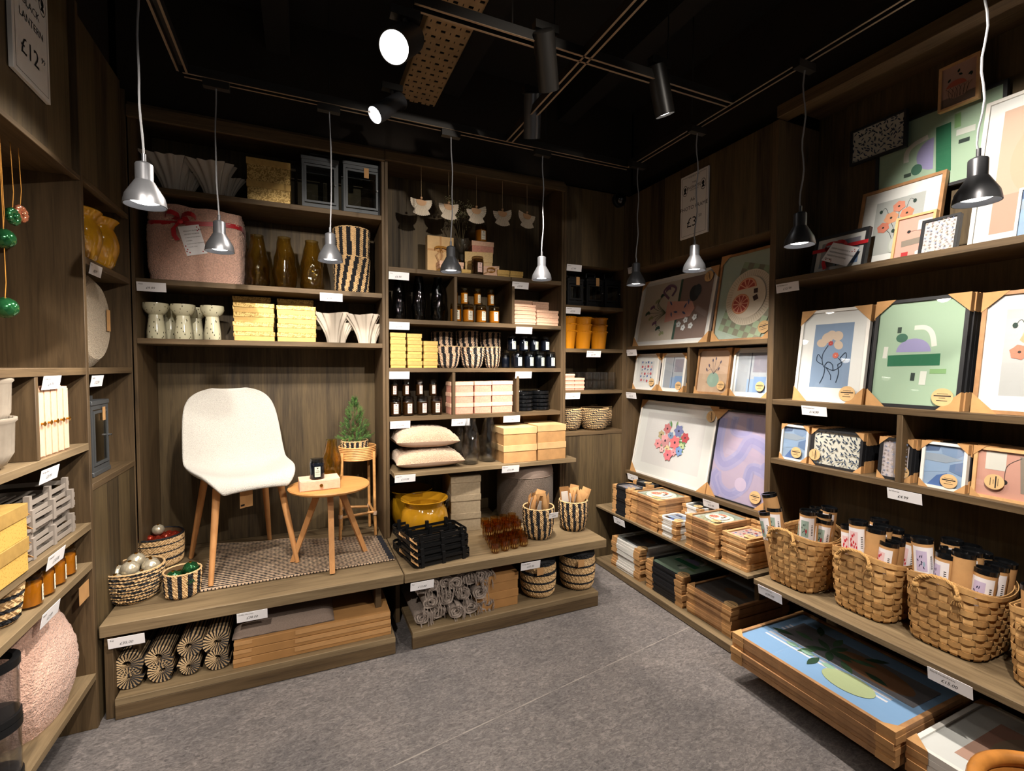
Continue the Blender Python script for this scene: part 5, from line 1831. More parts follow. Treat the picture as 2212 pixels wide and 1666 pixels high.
for k in range(9):
    a = rnd.uniform(-.9, .45)
    L = rnd.uniform(.20, .36) * (.75 if a > .2 else 1)
    pts = [(0, 0, 0), (math.sin(a) * L * .35, rnd.uniform(-.03, .02), L * .45), (math.sin(a) * L * .8, rnd.uniform(-.05, .03), L * .92)]
    st.tube(pts, .0012, STEM, 5)
    for q in range(5):
        e = Vector(pts[1]).lerp(Vector(pts[2]), .35 + .15 * q)
        f = e + Vector((rnd.uniform(-.05, .05), rnd.uniform(-.03, .03), rnd.uniform(.0, .05)))
        st.tube([e, f], .0008, STEM, 4)
        for n_ in range(9): fl.ball(f + Vector((rnd.gauss(0, .014), rnd.gauss(0, .010), rnd.gauss(0, .012))), rnd.uniform(.002, .0042), BUD if rnd.random() < .7 else BUD2, 6, 4)
st.build('stems', t)
tag(fl.build('flowers', t), kind='stuff')

# --- between the dividers
for k, (u0, u1, vt) in enumerate(((845, 879, 604), (889, 920, 596), (930, 961, 600))):
    x, wd, h = fit(u0, u1, vt, 688, Z2, 3.10)
    o = wavy_vase(h, wd / 2, SMOKE, 'dimpled black glass vase, %s of three' % across(k, 3), 'dimpled black glass vases', seed=31 + k)
    o.location = (x, 3.10, Z2)


def jar_rows(rows, zb, y, wax, jar, lid, lab, what, group, faces):
    """rows: list of (z base getter, [(u0, u1, vt, vb)], label text); the upper row stands on the lids of the lower"""
    zz = zb
    for (name, cells), yy in zip(rows, y):
        hs = []
        for k, (u0, u1, vt, vb) in enumerate(cells):
            x, wd, h = fit(u0, u1, vt, vb, zz, yy)
            hs.append((x, wd, h))
        h = sum(q[2] for q in hs) / len(hs)
        r = min(q[1] for q in hs) / 2
        pr = candle_jar(h, r, wax, jar, lid, lab, '', group, face=faces)
        for k, (x, wd, _) in enumerate(hs): copy_tree(pr, '%s, %s row, %s' % (what, name, across(k, len(hs))), (x, yy + r, zz), ((k * 7) % 5 - 2) * .06)
        drop(pr)
        zz += h + .0005


jar_rows([('lower', [(976, 1000, 655, 695), (1003, 1028, 657, 696), (1030, 1056, 659, 697), (1059, 1084, 660, 698)]), ('upper', [(975, 991, 620, 655), (994, 1017, 622, 657), (1022, 1046, 624, 659), (1051, 1075, 626, 660)])],
         Z2, (3.03, 3.07), WAX_YELLOW, JAR_YELLOW, AMBER, paint('#e4dfcc'), 'pale yellow candle in a labelled glass jar', 'yellow candle jars', .12)
for (u0, u1, vt, n, y, nm) in ((1112, 1158, 658, 5, 3.02, 'front left'), (1160, 1207, 671, 3, 3.02, 'front right'), (1104, 1150, 649, 6, 3.20, 'rear left'), (1150, 1196, 653, 6, 3.19, 'rear right')):
    x, wd, h = fit(u0, u1, vt, 700, Z2, y)
    p = gift_box(wd - .006, .13, h / n, PINK_PALE, PINK_PALE, h / n * .5, group='pale pink flat boxes')
    box_stack(p, x, y + .067, Z2, h / n, n, '{} pale pink flat box in the %s stack' % nm, seed=n + int(u0), jit=.002)
    drop(p)

# --- gold boxes, small baskets, grey candles
for (u0, u1, vt, n), nm in zip(((843, 877, 719, 5), (880, 912, 721, 5), (915, 946, 737, 4)), ('left', 'middle', 'right')):
    x, wd, h = fit(u0, u1, vt, 795, Z3, 3.03)
    p = gift_box(wd - .006, .09, h / n, GOLD_SPECK, GOLD_PLAIN, h / n * .6, group='small gold boxes')
    box_stack(p, x, 3.03 + .048, Z3, h / n, n, '{} small gold box in the %s column' % nm, seed=int(u0), jit=.0015)
    drop(p)
for (u0, u1, vt, vb, y, lb) in ((948, 1004, 748, 797, 3.00, 'front left'), (1004, 1056, 750, 797, 2.995, 'front middle'), (1053, 1089, 750, 795, 3.06, 'front right'),
                                (938, 986, 717, 760, 3.20, 'behind at the left'), (993, 1042, 715, 760, 3.20, 'behind in the middle'), (1046, 1091, 718, 760, 3.21, 'behind at the right')):
    x, wd, h = fit(u0, u1, vt, vb, Z3 if y < 3.1 else Z3, y)
    if y > 3.1: h = on_y((u0 + u1) / 2, vt, y).z - Z3
    r = wd / 2 - .002
    b = basket('striped_basket', h, r, r * .72, vstripe(11, .25, SEAGRASS_PINK), 'small black and pale striped basket, %s on the middle shelf' % lb, group='small striped baskets', belly=r * .06, n=66, rows=24, wall=.005)
    b.location = (x, y + r + .012, Z3)
jar_rows([('lower', [(1112, 1135, 759, 796), (1138, 1158, 759, 796), (1161, 1181, 760, 796), (1184, 1205, 760, 796)]), ('upper', [(1099, 1122, 725, 758), (1126, 1145, 726, 758), (1147, 1169, 726, 759), (1172, 1193, 727, 759)])],
         Z3, (3.02, 3.07), WAX_GREY, JAR_GREY, JAR_GREY, paint('#c3cfbe'), 'dark grey candle in a labelled glass jar', 'grey candle jars', .14)
for k, (u, v) in enumerate(((1093, 796), (1104, 796))):
    p = candle_jar(.108, .030, WAX_GREY, JAR_GREY, JAR_GREY, paint('#c3cfbe'), 'dark grey candle jar in the shade beside the baskets, %s' % ('farther', 'nearer')[k], 'grey candle jars', face=2)
    p.location = (on_y(u, v, 3.14 + .0 * k).x + .012 * k, 3.15 - .058 * k, Z3)

# --- brown candles, pink boxes, black dishes
jar_rows([('lower', [(843, 869, 858, 902), (871, 898, 857, 901), (901, 929, 857, 900), (932, 959, 857, 899)]), ('upper', [(844, 862, 822, 858), (867, 890, 821, 857), (896, 920, 820, 857), (925, 949, 819, 856)])],
         Z4, (3.03, 3.07), WAX_BROWN, JAR_BROWN, JAR_BROWN, paint('#d3b8b2'), 'brown candle in a labelled glass jar', 'brown candle jars', .1)
for (u0, u1, vt), nm in zip(((973, 1023, 825), (1025, 1062, 824), (1063, 1108, 823)), ('left', 'middle', 'right')):
    x, wd, h = fit(u0, u1, vt, 896, Z4, 3.03)
    p = gift_box(wd - .006, .11, h / 3, PINK, PINK_PALE, h / 3 * .36, group='pink lidded boxes')
    box_stack(p, x, 3.03 + .058, Z4, h / 3, 3, '{} pink lidded box in the %s column of the rose boxes' % nm, seed=int(u0), jit=.0015)
    drop(p)
for (u0, u1, vt, vb, n, nm, y) in ((1118, 1159, 846, 890, 5, 'left', 3.03), (1158, 1193, 845, 889, 5, 'right', 3.05)):
    x, wd, h = fit(u0, u1, vt, vb, Z4, y)
    r = wd / 2
    o = tag(MB().lathe([(r * .86, 0), (r, h / n * .25), (r, h / n * .85), (r * .93, h / n * .98), (r * .9, h / n * .7), (.001, h / n * .6)], BLACK_GLOSS, 32, caps=(True, False)).build('dish'), '', 'dish', 'black dishes')
    for i in range(n): copy_tree(o, '%s black round dish in the %s stack' % (level(i, n), nm), (x + (i % 2) * .003, y + r, Z4 + i * h / n), i)
    drop(o)

# --- deep shelf: cushions, clear vases, kraft boxes
ZD = Z5 + .0005
x0, x1 = on_y(849, 1000, 2.9).x, on_y(1003, 1000, 2.9).x
a = cushion(.44, .36, .125, 'beige sherpa cushion, the lower of two on the deep shelf', 1)
a.location = ((x0 + x1) / 2 + .012, 3.07, ZD)
b = cushion(.41, .34, .135, 'beige sherpa cushion, the upper of two on the deep shelf', 2)
b.location = ((x0 + x1) / 2 - .005, 3.08, ZD + .125); b.rotation_euler = (0, R(1.5), .03)
for k, (u0, u1, vt, vb, y, lb) in enumerate(((1005, 1042, 907, 1002, 2.92, 'nearest the cushions'), (1044, 1080, 903, 997, 2.96, 'beside the kraft boxes'), (984, 1014, 925, 985, 3.14, 'in the shade behind the cushions'))):
    x, wd, h = fit(u0, u1, vt, vb, ZD, y)
    o = wavy_vase(min(h, .30), wd / 2, CLEAR, 'wavy clear glass vase, %s' % lb, 'wavy clear glass vases', seed=51 + k)
    o.location = (x, y + wd / 2, ZD)
for (u0, u1, vt, vb, y, n, nm) in ((1088, 1160, 924, 996, 2.895, 2, 'left'), (1162, 1223, 918, 991, 2.895, 2, 'right')):
    x, wd, h = fit(u0, u1, vt, vb, ZD, y)
    p = gift_box(wd - .006, .22, h / 2, KRAFT, KRAFT_PALE, h / 2 * .36, group='kraft lidded boxes')
    box_stack(p, x, y + .113, ZD, h / 2, n, '{} kraft lidded box in the %s pair on the deep shelf' % nm, seed=int(u0), jit=.001)
    drop(p)
for (u0, u1, nm) in ((1080, 1126, 'left'), (1128, 1185, 'right')):
    x, wd, h = fit(u0, u1, 898, 985, ZD, 3.20)
    p = gift_box(wd - .004, .13, .098, CARD_BROWN, CARD_BROWN, .035, group='kraft lidded boxes')
    box_stack(p, x, 3.20 + .068, ZD, .098, 3, '{} brown box of the shaded rear %s column on the deep shelf' % nm, seed=3, jit=.001)
    drop(p)

# --- on the middle bench
ZN = Z_BENCH + .0005
def urn(r, h, m, label):
    return tag(MB().lathe([(r * .60, 0), (r * .80, h * .12), (r * .98, h * .40), (r, h * .52), (r * .93, h * .70), (r * .80, h * .82), (r * .84, h * .90), (r * 1.0, h * .985), (r * .99, h), (r * .93, h * .985), (r * .74, h * .83), (r * .85, h * .6), (r * .6, .012), (.001, .01)], m, 48, caps=(True, False)).build('glazed_urn'), label, 'pot', 'glazed urns')


p = on_y(917, 1155, 2.95)
o = urn(.148, .255, MUSTARD, 'shiny mustard yellow urn on the middle bench'); o.location = (on_y(917, 1100, 2.93).x, 2.93, ZN)
o = urn(.148, .255, MUSTARD_SHADED, 'mustard urn standing in the shade behind the first one'); o.location = (on_y(888, 1080, 3.19).x, 3.20, ZN)
x, wd, h = fit(975, 1044, 1038, 1150, ZN, 2.93)
pr = gift_box(.195, .20, .121, GREY_BOARD, GREY_BOARD, .040, group='grey card boxes')
for i in range(3): copy_tree(pr, '%s grey card box in the front tower on the middle bench' % level(i, 3), (x, 3.03, ZN + .121 * i), R(-6))
drop(pr)
pr = gift_box(.185, .16, .105, GREY_BOARD, GREY_BOARD, .036, group='grey card boxes')
for i in range(4): copy_tree(pr, '%s grey card box in the shaded tower right behind' % level(i, 4), (on_y(990, 1030, 3.22).x, 3.235, ZN + .1035 * i - .0 * i), 0)
drop(pr)


def ottoman(loc, r, h):
    t = thing('ottoman', 'round taupe boucle ottoman behind the striped packet baskets', 'ottoman', loc)
    MB().lathe([(r * .94, 0), (r, .03), (r, h * .78), (r * .985, h * .81)], TAUPE_BOUCLE, 64, caps=(True, False)).build('side', t)
    MB().lathe([(r * .985, h * .81), (r * .99, h * .88), (r * .94, h * .96), (r * .82, h), (.001, h)], TAUPE_CLOTH, 64, caps=(False, False)).build('top', t)
    MB().tube([(r * .992 * math.cos(2 * PI * k / 64), r * .992 * math.sin(2 * PI * k / 64), h * .81) for k in range(64)], .003, TAUPE_CLOTH, 6, closed=True).build('piping', t)
    return t


ottoman((1.48, 3.10, ZN), .205, .385)
for (u, vb, y, r, h, lb) in ((1163, 1178, 2.66, .100, .195, 'left'), (1238, 1165, 2.70, .095, .195, 'right')):
    b = basket('striped_basket', h, r, r * .80, vstripe(15, .35), 'tall striped basket of brown paper packets, %s one at the end of the middle bench' % lb, group='striped baskets of packets', belly=.008)
    px = on_z(u, vb - 18, ZN)
    px = Vector((on_y(u, vb - 60, y).x, y, ZN))
    b.location = px
    rnd = random.Random(int(u))
    for k in range(11):
        a, rr = 2 * PI * k / 11 + .3, r * (.62 if k % 3 else .25)
        w_, h_ = .062, .115
        t = thing('paper_packet', 'flat brown paper packet with a white insert, stuffed in the %s striped basket' % lb, 'packet', (px.x + rr * math.cos(a), px.y + rr * math.sin(a) * .8, ZN + h - .045 + .012 * (k % 3)), rnd.uniform(-1.0, 1.0), 'paper packets in the %s striped basket' % lb, lean=rnd.uniform(-.25, .25))
        t.rotation_euler.y = rnd.uniform(-.5, .5)
        bag = MB()
        bag.grid(lambda i, j: (-w_ / 2 + w_ * i / 4, (.010 * math.sin(PI * i / 4) * math.sin(PI * j / 4)), h_ * j / 4), 4, 4, KRAFT)
        bag.grid(lambda i, j: (w_ / 2 - w_ * i / 4, -(.010 * math.sin(PI * i / 4) * math.sin(PI * j / 4)) - .0006, h_ * j / 4), 4, 4, FILM if k % 2 else KRAFT)
        bag.build('bag', t)
        if k % 2: MB().box(-w_ * .36, w_ * .36, -.003, .001, .012, h_ * .72, WHITE_CARD).build('insert', t)
    if lb == 'left':
        c = price_card((px.x + .02, px.y - r - .010, ZN + h * .90), .15, 'Mini Packets', '£2.00', 'on the left striped packet basket', .07, .036)

# black storage trays
tr = wire_tray(.34, .21, .050, BLACK_METAL, '', 'black storage trays')
P0 = Vector((on_z(948, 1210, ZN).x, 2.60, ZN))
for i in range(4): copy_tree(tr, '%s black storage tray in the stack on the middle bench' % level(i, 4), (P0.x - .006 * (i % 2), P0.y + .01 * i, ZN + .035 * i), R(9) + .03 * (i % 2 - .5))
for i in range(2): copy_tree(tr, '%s black storage tray of the pair behind the stack' % ('lower', 'upper')[i], (P0.x - .03, P0.y + .16 + .01 * i, ZN + .09 * i + .001), R(7))
drop(tr)
# amber tealights
pr = tealight(.062, .0285, '', 'amber tealight holders on the middle bench')
CELLS = [(1038, 1206, 0), (1069, 1198, 0), (1095, 1193, 0), (1119, 1190, 0), (1026, 1185, 1), (1058, 1180, 1), (1089, 1176, 0), (1113, 1180, 0),
         (1010, 1172, 1), (1043, 1172, 1), (1075, 1168, 1), (1098, 1163, 1), (1006, 1163, 1), (1035, 1160, 1), (1066, 1157, 1), (1090, 1156, 1)]
for k in range(20):
    row, c = divmod(k, 4)
    x = 1.015 + c * .066 + row * .012
    y = 2.525 + row * .066 + c * .010
    copy_tree(pr, 'amber tealight holder, row %s from the bench edge, %s' % (ORD[row], across(c, 4)), (x, y, ZN), k)
for k in range(12):
    row, c = divmod(k, 4)
    x = 1.015 + c * .066 + (row + 1) * .012 - .010
    y = 2.525 + (row + 1.6) * .066 + c * .010
    copy_tree(pr, 'amber tealight holder stacked on the others, row %s, %s' % (ORD[row], across(c, 4)), (x, y, ZN + .0625), k)
drop(pr)

# --- under the middle bench
ZL = Z_PL + .0005
ROWS = [(5, 0), (4, 1), (5, 2), (4, 3)]
r = .047
kk = 0
for n, row in ROWS:
    for i in range(n):
        x = .575 + (i + (.5 if n == 4 else 0)) * .094
        z = ZL + r + row * .082 * .98
        if z + r > Z_BENCH - .054: z = Z_BENCH - .056 - r
        o = rolled_throw(.38, r, 'taupe fringed throw, %s row from the floor, %s' % (ORD[row], across(i, n)), 100 + kk)
        kk += 1
        o.location = (x, YF + .035 + .012 * (kk % 3), z + .0)
        o.scale = (1, 1, .88)
x, wd, h = fit(1027, 1120, 1262, 1345, ZL, 2.50)
wd = on_y(1120, 1290, 2.50).x - on_y(1030, 1290, 2.50).x
pr = gift_box(wd - .006, .30, .098, CARD_BROWN, CARD_BROWN, .045, group='brown card boxes under the bench')
for i in range(2): copy_tree(pr, '%s brown lidded card box beside the rolled throws' % ('lower', 'upper')[i], ((on_y(1120, 1290, 2.50).x + on_y(1030, 1290, 2.50).x) / 2, 2.50 + .155, ZL + .0985 * i), 0)
drop(pr)
HB = hbands(((.0, .02), (.19, .25), (.42, .48), (.65, .71), (.88, 1.0)))
for (u, y, rr, h, lb) in ((1162, 2.59, .105, .225, 'under the bench, half behind its price card'), (1246, 2.585, .108, .232, 'at the open end of the low shelf')):
    b = basket('banded_basket', h, rr, rr * .93, HB, 'lidded seagrass basket with black bands, %s' % lb, group='banded baskets under the bench', belly=.010, n=96)
    b.location = (on_y(u, 1260, y).x, y, ZL)
    MB().lathe([(rr * .98, h + .002), (rr * .9, h + .016), (rr * .5, h + .020), (.001, h + .021)], SEAGRASS_BLACK, 40, fn=lambda a, r_, z: (r_ + .0015 * math.sin(a * 40), z)).build('lid', b)
    MB().box(-.022, .022, -.0012, 0, 0, .045, KRAFT).build('hang_tag', b, loc=(-.045, -rr - .012, h * .72))

# --- corner bay
for k, (u0, u1, vt, tg) in enumerate(((1226, 1259, 601, True), (1270, 1306, 603, True), (1311, 1343, 605, False))):
    x, wd, h = fit(u0, u1, vt, 655, N2, 3.03)
    l = lantern(wd, .13, h, 'small black lantern on the corner shelf, %s of three' % across(k, 3), BLACK_METAL, 'small black lanterns in the corner', tg)
    l.location = (x + (.012 if k == 0 else -.004), 3.03 + .075, N2); l.rotation_euler.z = (-.05, .0, -.06)[k]
for c, (u0, u1) in enumerate(((1228, 1252), (1253, 1293), (1294, 1333))):
    x, wd, h = fit(u0, u1, 680, 750, N3, 3.03)
    if c == 0:
        xr = on_y(1252, 715, 3.03).x; wd = .142; x = xr - wd / 2 + .0
        x = max(x, 1.756 + wd / 2)
    r = .068
    x = (1.830, 1.966, 2.110)[c]
    hh = .135
    pr = pot_stack_pot(hh, r, r * .80, '', 'orange flower pots')
    for i in range(3): copy_tree(pr, '%s orange beaded flower pot in the %s nest' % (level(i, 3), ('left', 'middle', 'right')[c]), (x, 3.11, N3 + .0005 + i * .052), i)
    drop(pr)
pr = tumbler(.066, .032, '', 'ribbed glass tumblers')
for row, (y, n, x0) in enumerate(((3.05, 4, 1.985), (3.16, 5, 1.90))):
    for c in range(n):
        for up in range(2):
            copy_tree(pr, 'clear ribbed tumbler, %s layer, %s row, %s' % (('lower', 'upper')[up], ('front', 'rear')[row], across(c, n)), (x0 + c * .069, y, N4 + .0005 + up * .0665), c)
drop(pr)
pr = gift_box(.078, .075, .030, PINK, PINK_PALE, .014, group='tiny pink boxes in the corner')
for c, n in ((0, 4), (1, 3)):
    for i in range(n): copy_tree(pr, '%s tiny pink box in the %s pile by the tumblers' % (level(i, n), ('left', 'right')[c]), (1.800 + c * .083, 3.05, N4 + .0005 + .0302 * i), 0)
drop(pr)
PS = pinstripe(2.2, 3)
for (u, y, r, h, lb) in ((1283, 3.085, .112, .165, 'front of the pair at the right'), (1302, 3.235, .105, .165, 'behind the right one'), (1226, 3.14, .100, .165, 'half hidden by the post at the left')):
    b = basket('woven_basket', h, r, r * .72, PS, 'finely pinstriped round basket on the corner sill, %s' % lb, group='pinstriped baskets in the corner', belly=.012, n=80)
    x = on_y(u, 905, y).x
    b.location = (max(x, 1.757 + r + .012), y, N5 + .0005)
t = thing('dome_camera', 'black dome camera on the panel above the corner bay', 'camera', (on_y(1342, 430, 2.96).x, 2.99, on_y(1342, 430, 2.96).z))
MB().lathe([(.052, .012), (.052, -.012), (.046, -.016)], BLACK_METAL, 32).xform(Matrix.Rotation(-PI / 2, 4, 'X')).build('mount', t)
MB().ball((0, -.02, 0), .043, BLACK_GLOSS, 28, 18).build('dome', t)

# --- price cards of the back wall
def card_back(u, v, text, price, where, y=YB - .003, w=.125):
    p = on_y(u, v, y)
    return price_card((p.x, y, p.z), 0, text, price, where, w=w)


for u, v, a, b, c in ((294, 608, 'Vases', '£9.99', 'under the fleece bundle'), (691, 632, 'Vase', '£16', 'under the twisted striped baskets'), (840, 586, 'Vase', '£6.99', 'above the black vases'),
                      (1107, 608, 'Storage Box', '£4.99', 'above the pale pink flat boxes'), (841, 695, 'Gift Box', '£3.99', 'above the small gold boxes'), (1115, 706, 'Candle Grey', '£5.99', 'above the grey candles'),
                      (841, 803, 'Candle Amber', '£10.00', 'above the brown candles'), (1114, 803, 'Candle', '£4.99', 'above the black dishes'), (1225, 570, 'Lantern', '£7.99', 'above the corner lanterns'),
                      (1223, 663, 'Flower Pot', '£5.99', 'above the orange pots'), (1268, 758, 'Glass Tumbler', '£2.99', 'under the orange pots'), (1222, 849, 'Gift Box', '£1.99', 'under the tiny pink boxes')):
    card_back(u, v, a, b, c)
for u, v, a, b, c in ((843, 911, 'Cushion', '£12.99', 'above the cushions'), (976, 906, 'Glass Vase', '£6.99', 'above the clear vases'), (1088, 899, 'Gift Box', '£3.99', 'above the kraft boxes')):
    card_back(u, v, a, b, c)
for u, v, a, b, c in ((853, 1028, 'Large Pot', '£19.99', 'under the cushions'), (1085, 1008, 'Mini Pouf', '£21.99', 'above the ottoman')): card_back(u, v, a, b, c, YB - .13)
for u, v, a, b, c in ((232, 1382, 'Rug', '£35.00', 'above the rolled rugs'), (511, 1327, 'Coffee Ottoman', '£38.00', 'above the flat cartons'), (887, 1261, 'Rug', '£15.00', 'above the rolled throws'), (1126, 1218, 'Storage Basket', '£25.00', 'above the banded baskets')):
    card_back(u, v, a, b, c, YF - .004)
# ------------------------------------------------------------------ pictures: what is printed on them
def art_tulips(a):
    a.shape([(0, .42), (1, .42), (1, 0), (0, 0)], '#8a7670').rect(.5, .43, 1, .05, '#3f5a50').rect(.5, .72, 1, .0, '#d9cdc0')
    a.shape([(.30, .60), (.36, .24), (.48, .19), (.60, .24), (.66, .60)], '#d7a39a')
    for x, z, r in ((.38, .50, 20), (.50, .34, -30), (.58, .52, 40), (.45, .42, 80), (.55, .28, 10), (.40, .30, 60)): a.leaf(x, z, .10, .035, r, '#5c648f')
    for k in range(9):
        x = .12 + .095 * k
        a.line(curve((.47, .60), (.47 + (x - .47) * .5, .74), (x, .88 - .07 * abs(k - 4))), .008, '#4d5a44')
        for q in range(4): a.leaf(x + (q - 1.5) * .016, .86 - .07 * abs(k - 4) + .012 * q, .085, .045, 40 + 35 * q, ('#9aa07a', '#2f4a44', '#7a5a78')[k % 3])
    a.line(curve((.70, .58), (.84, .68), (.93, .60), (.86, .50), (.74, .54)), .04, '#7a5a72')
    a.oval(.72, .22, .13, .10, '#33383f', 12).oval(.76, .18, .10, .07, '#3d434b', 12)
    for x, z in ((.24, .37), (.18, .30), (.20, .20), (.30, .28), (.33, .16)): a.flower(x, z, .055, 5, '#d6dcdf', '#6b6670', x * 300)


def art_grapefruit(a):
    q = a.w / a.h
    for i in range(8):
        for j in range(11):
            u, v = (i - 3.5) * .098, (j - 5) * .098
            ca, sa = math.cos(R(-18)), math.sin(R(-18))
            x, z = .60 + u * ca - v * sa, .42 + (u * sa + v * ca) * q
            if -.0 <= x <= 1.0: a.rect(x, z, .098, .098, '#8d8c7c' if (i + j) % 2 else '#9db094', -18)
    a.oval(.56, .47, .40, .42, '#cfc6b4', n=44)
    for k in range(60):
        t = R(6 * k)
        a.line([(.56 + .30 * math.cos(t), .47 + .32 * q * math.sin(t)), (.56 + .385 * math.cos(t), .47 + .405 * q * math.sin(t))], .005, '#a79a84')
    a.oval(.56, .47, .29, .31, '#d6ccba', n=36)
    def slice_(x, z, r, a0, a1):
        a.oval(x, z, r, r, '#c98860', a0=a0, a1=a1).oval(x, z, r * .9, r * .9, '#dca58c', a0=a0, a1=a1)
        n = int((a1 - a0) / 36)
        for k in range(n):
            t0, t1 = R(a0 + 36 * k + 4), R(a0 + 36 * k + 32)
            a.shape([(x + r * .12 * math.cos((t0 + t1) / 2), z + r * .12 * q * math.sin((t0 + t1) / 2)), (x + r * .82 * math.cos(t0), z + r * .82 * q * math.sin(t0)), (x + r * .84 * math.cos((t0 + t1) / 2), z + r * .84 * q * math.sin((t0 + t1) / 2)), (x + r * .82 * math.cos(t1), z + r * .82 * q * math.sin(t1))], '#a34a40')
    slice_(.44, .40, .155, 0, 360)
    slice_(.52, .57, .165, 5, 185)
    a.rect(.68, .53, .065, .07, '#3b2c2a', 5).rect(.69, .45, .075, .08, '#3b2c2a', 25)


def art_bouquet(a):
    rnd = random.Random(5)
    for k in range(26):
        t, r = rnd.uniform(0, 360), rnd.uniform(.13, .21)
        a.leaf(.5 + r * .8 * math.cos(R(t)), .53 + r * 1.15 * math.sin(R(t)), .10, .035, t + rnd.uniform(-25, 25), ('#7d9a72', '#9fb3b8', '#5f8a5a', '#a9b9a0')[k % 4])
    F = ((.40, .73, .075, '#c97b80'), (.60, .72, .085, '#7c82b4'), (.72, .62, .07, '#c0545c'), (.31, .60, .06, '#bfae8a'), (.48, .61, .055, '#7f9bc0'), (.40, .50, .095, '#d79aa0'), (.57, .50, .095, '#d06f74'), (.28, .42, .07, '#cf8a8e'),
         (.69, .45, .05, '#a9b98a'), (.66, .36, .065, '#6f8dbb'), (.46, .36, .05, '#c9b98f'), (.49, .25, .08, '#d0707a'), (.58, .32, .05, '#d88f95'), (.37, .33, .045, '#dcb0b0'))
    for x, z, r, c in F: a.flower(x, z, r, 6, c, '#3f3440', x * 500, .75)


def art_loops(a):
    L = curve((.06, .92), (.05, .55), (.20, .38), (.45, .50), (.62, .70), (.95, .62))
    M_ = curve((.10, .28), (.18, .12), (.40, .06), (.62, .20), (.70, .40), (1.0, .36))
    for p, w_ in ((L, .20), (M_, .16), (curve((.30, .95), (.30, .78), (.55, .78), (.55, .95)), .12), (curve((.12, .30), (.05, .20), (.2, .02)), .13)):
        a.line(p, w_, '#a9a4cf')
        a.line([(x, z) for x, z in p], w_ * .45, '#9d9bcb')
    a.oval(.55, .20, .10, .10, '#c9b9d8').oval(.92, .42, .09, .11, '#a09dca')


def art_leaf_field(bg, ink, seed, n=(13, 16), L=.105):
    def f(a):
        rnd = random.Random(seed)
        for i in range(n[0]):
            for j in range(n[1]):
                a.leaf((i + .5 + rnd.uniform(-.3, .3)) / n[0] - .03, (j + .5 + rnd.uniform(-.3, .3)) / n[1], L, L * .30, rnd.choice((35, 140, 60, 120, 20)) + rnd.uniform(-20, 20), ink)
    return f


def art_tiny_flowers(a):
    rnd = random.Random(8)
    for i in range(6):
        for j in range(9):
            x, z = (i + .5 + rnd.uniform(-.2, .2)) / 6, (j + .5 + rnd.uniform(-.2, .2)) / 9
            c = ('#8d8088', '#6f7fa0', '#a09080')[(i + j) % 3]
            for k in range(4): a.leaf(x, z, .055, .022, 90 * k + 40 * rnd.random(), c)


def art_folk(a):
    rnd = random.Random(6)
    for i in range(4):
        for j in range(6):
            x, z = .16 + .23 * i + rnd.uniform(-.03, .03), .10 + .16 * j + rnd.uniform(-.02, .02)
            k = (i * 2 + j) % 4
            if k == 0: a.flower(x, z, .075, 5, '#c9606a', '#8a3a40', rnd.uniform(0, 90))
            elif k == 1: a.leaf(x - .05, z, .12, .09, 60, '#3f62a8').leaf(x, z, .07, .04, 150, '#3f62a8')
            elif k == 2: a.oval(x, z, .045, .05, '#dca0a4').leaf(x, z, .09, .03, 80, '#7fa08a')
            else: a.leaf(x - .04, z - .02, .11, .05, 30, '#5f8a9a').leaf(x, z, .06, .04, 110, '#4a6fb0')


def art_sea_house(a):
    a.rect(.5, .20, 1, .62, '#8fa6c8').rect(.5, .62, 1, .66, '#a8adb8').rect(.20, .5, .36, 1.6, '#9fa4ae').rect(.46, .5, .03, 1.6, '#5b6270').rect(.76, .72, .44, .5, '#8d8a98').rect(.80, .18, .40, .5, '#7f9ac4')


def art_thistle(a):
    a.rect(.5, .22, 1, .5, '#c2a58e').oval(.40, .24, .12, .05, '#a98f7c').oval(.52, .30, .20, .20, '#8fa79a')
    for x, z in ((.36, .60), (.46, .72), (.55, .76), (.70, .68), (.30, .50), (.66, .52)):
        a.line(curve((.52, .44), ((.52 + x) / 2, .55), (x, z)), .008, '#5a5560').leaf(x, z, .11, .05, 90 + (x - .52) * -120, '#5d566a')


def art_orchid(a):
    for x, z, rx, rz, rt in ((.36, .78, .20, .14, 25), (.62, .80, .17, .13, -30), (.22, .70, .17, .11, -10), (.66, .66, .13, .13, 40), (.46, .83, .13, .12, 80)): a.oval(x, z, rx * .8, rz, '#cbb6a6', rt)
    a.flower(.46, .69, .07, 7, '#b04a48', '#d88a80')
    k = '#1f2c3e'
    for p in (((.40, .66), (.28, .52), (.30, .38), (.38, .30)), ((.30, .36), (.14, .42), (.16, .52), (.28, .44)), ((.70, .36), (.88, .44), (.86, .54), (.74, .46)), ((.36, .33), (.60, .27), (.80, .36), (.70, .46)), ((.38, .30), (.36, .18), (.28, .06)),
              ((.40, .32), (.54, .20), (.56, .12)), ((.70, .36), (.74, .22), (.70, .08)), ((.36, .34), (.44, .40), (.56, .36), (.60, .26))): a.line(curve(*p), .018, k)
    a.flower(.62, .50, .085, 7, '#c66a5e', '#e0a090')


def art_shapes(a):
    """pale green sheet with blocks and arches"""
    a.rect(.27, .73, .05, .085, '#3f4d46').rect(.12, .51, .055, .17, '#dcdcd6', -3)
    a.oval(.46, .51, .205, .19, '#9a94c0', a0=0, a1=180, n=26)
    a.oval(.31, .65, .072, .064, '#47705f')
    w_ = curve((.45, .745), (.58, .74), (.66, .68), (.70, .56))
    a.line(w_, .062, '#dcdcd6')
    a.rect(.47, .43, .62, .16, '#2f6e50', 1.5).rect(.77, .325, .18, .065, '#83aa76', 1).rect(.49, .27, .05, .11, '#333f3c', -2).rect(.61, .26, .075, .19, '#d6d8d2', -2)


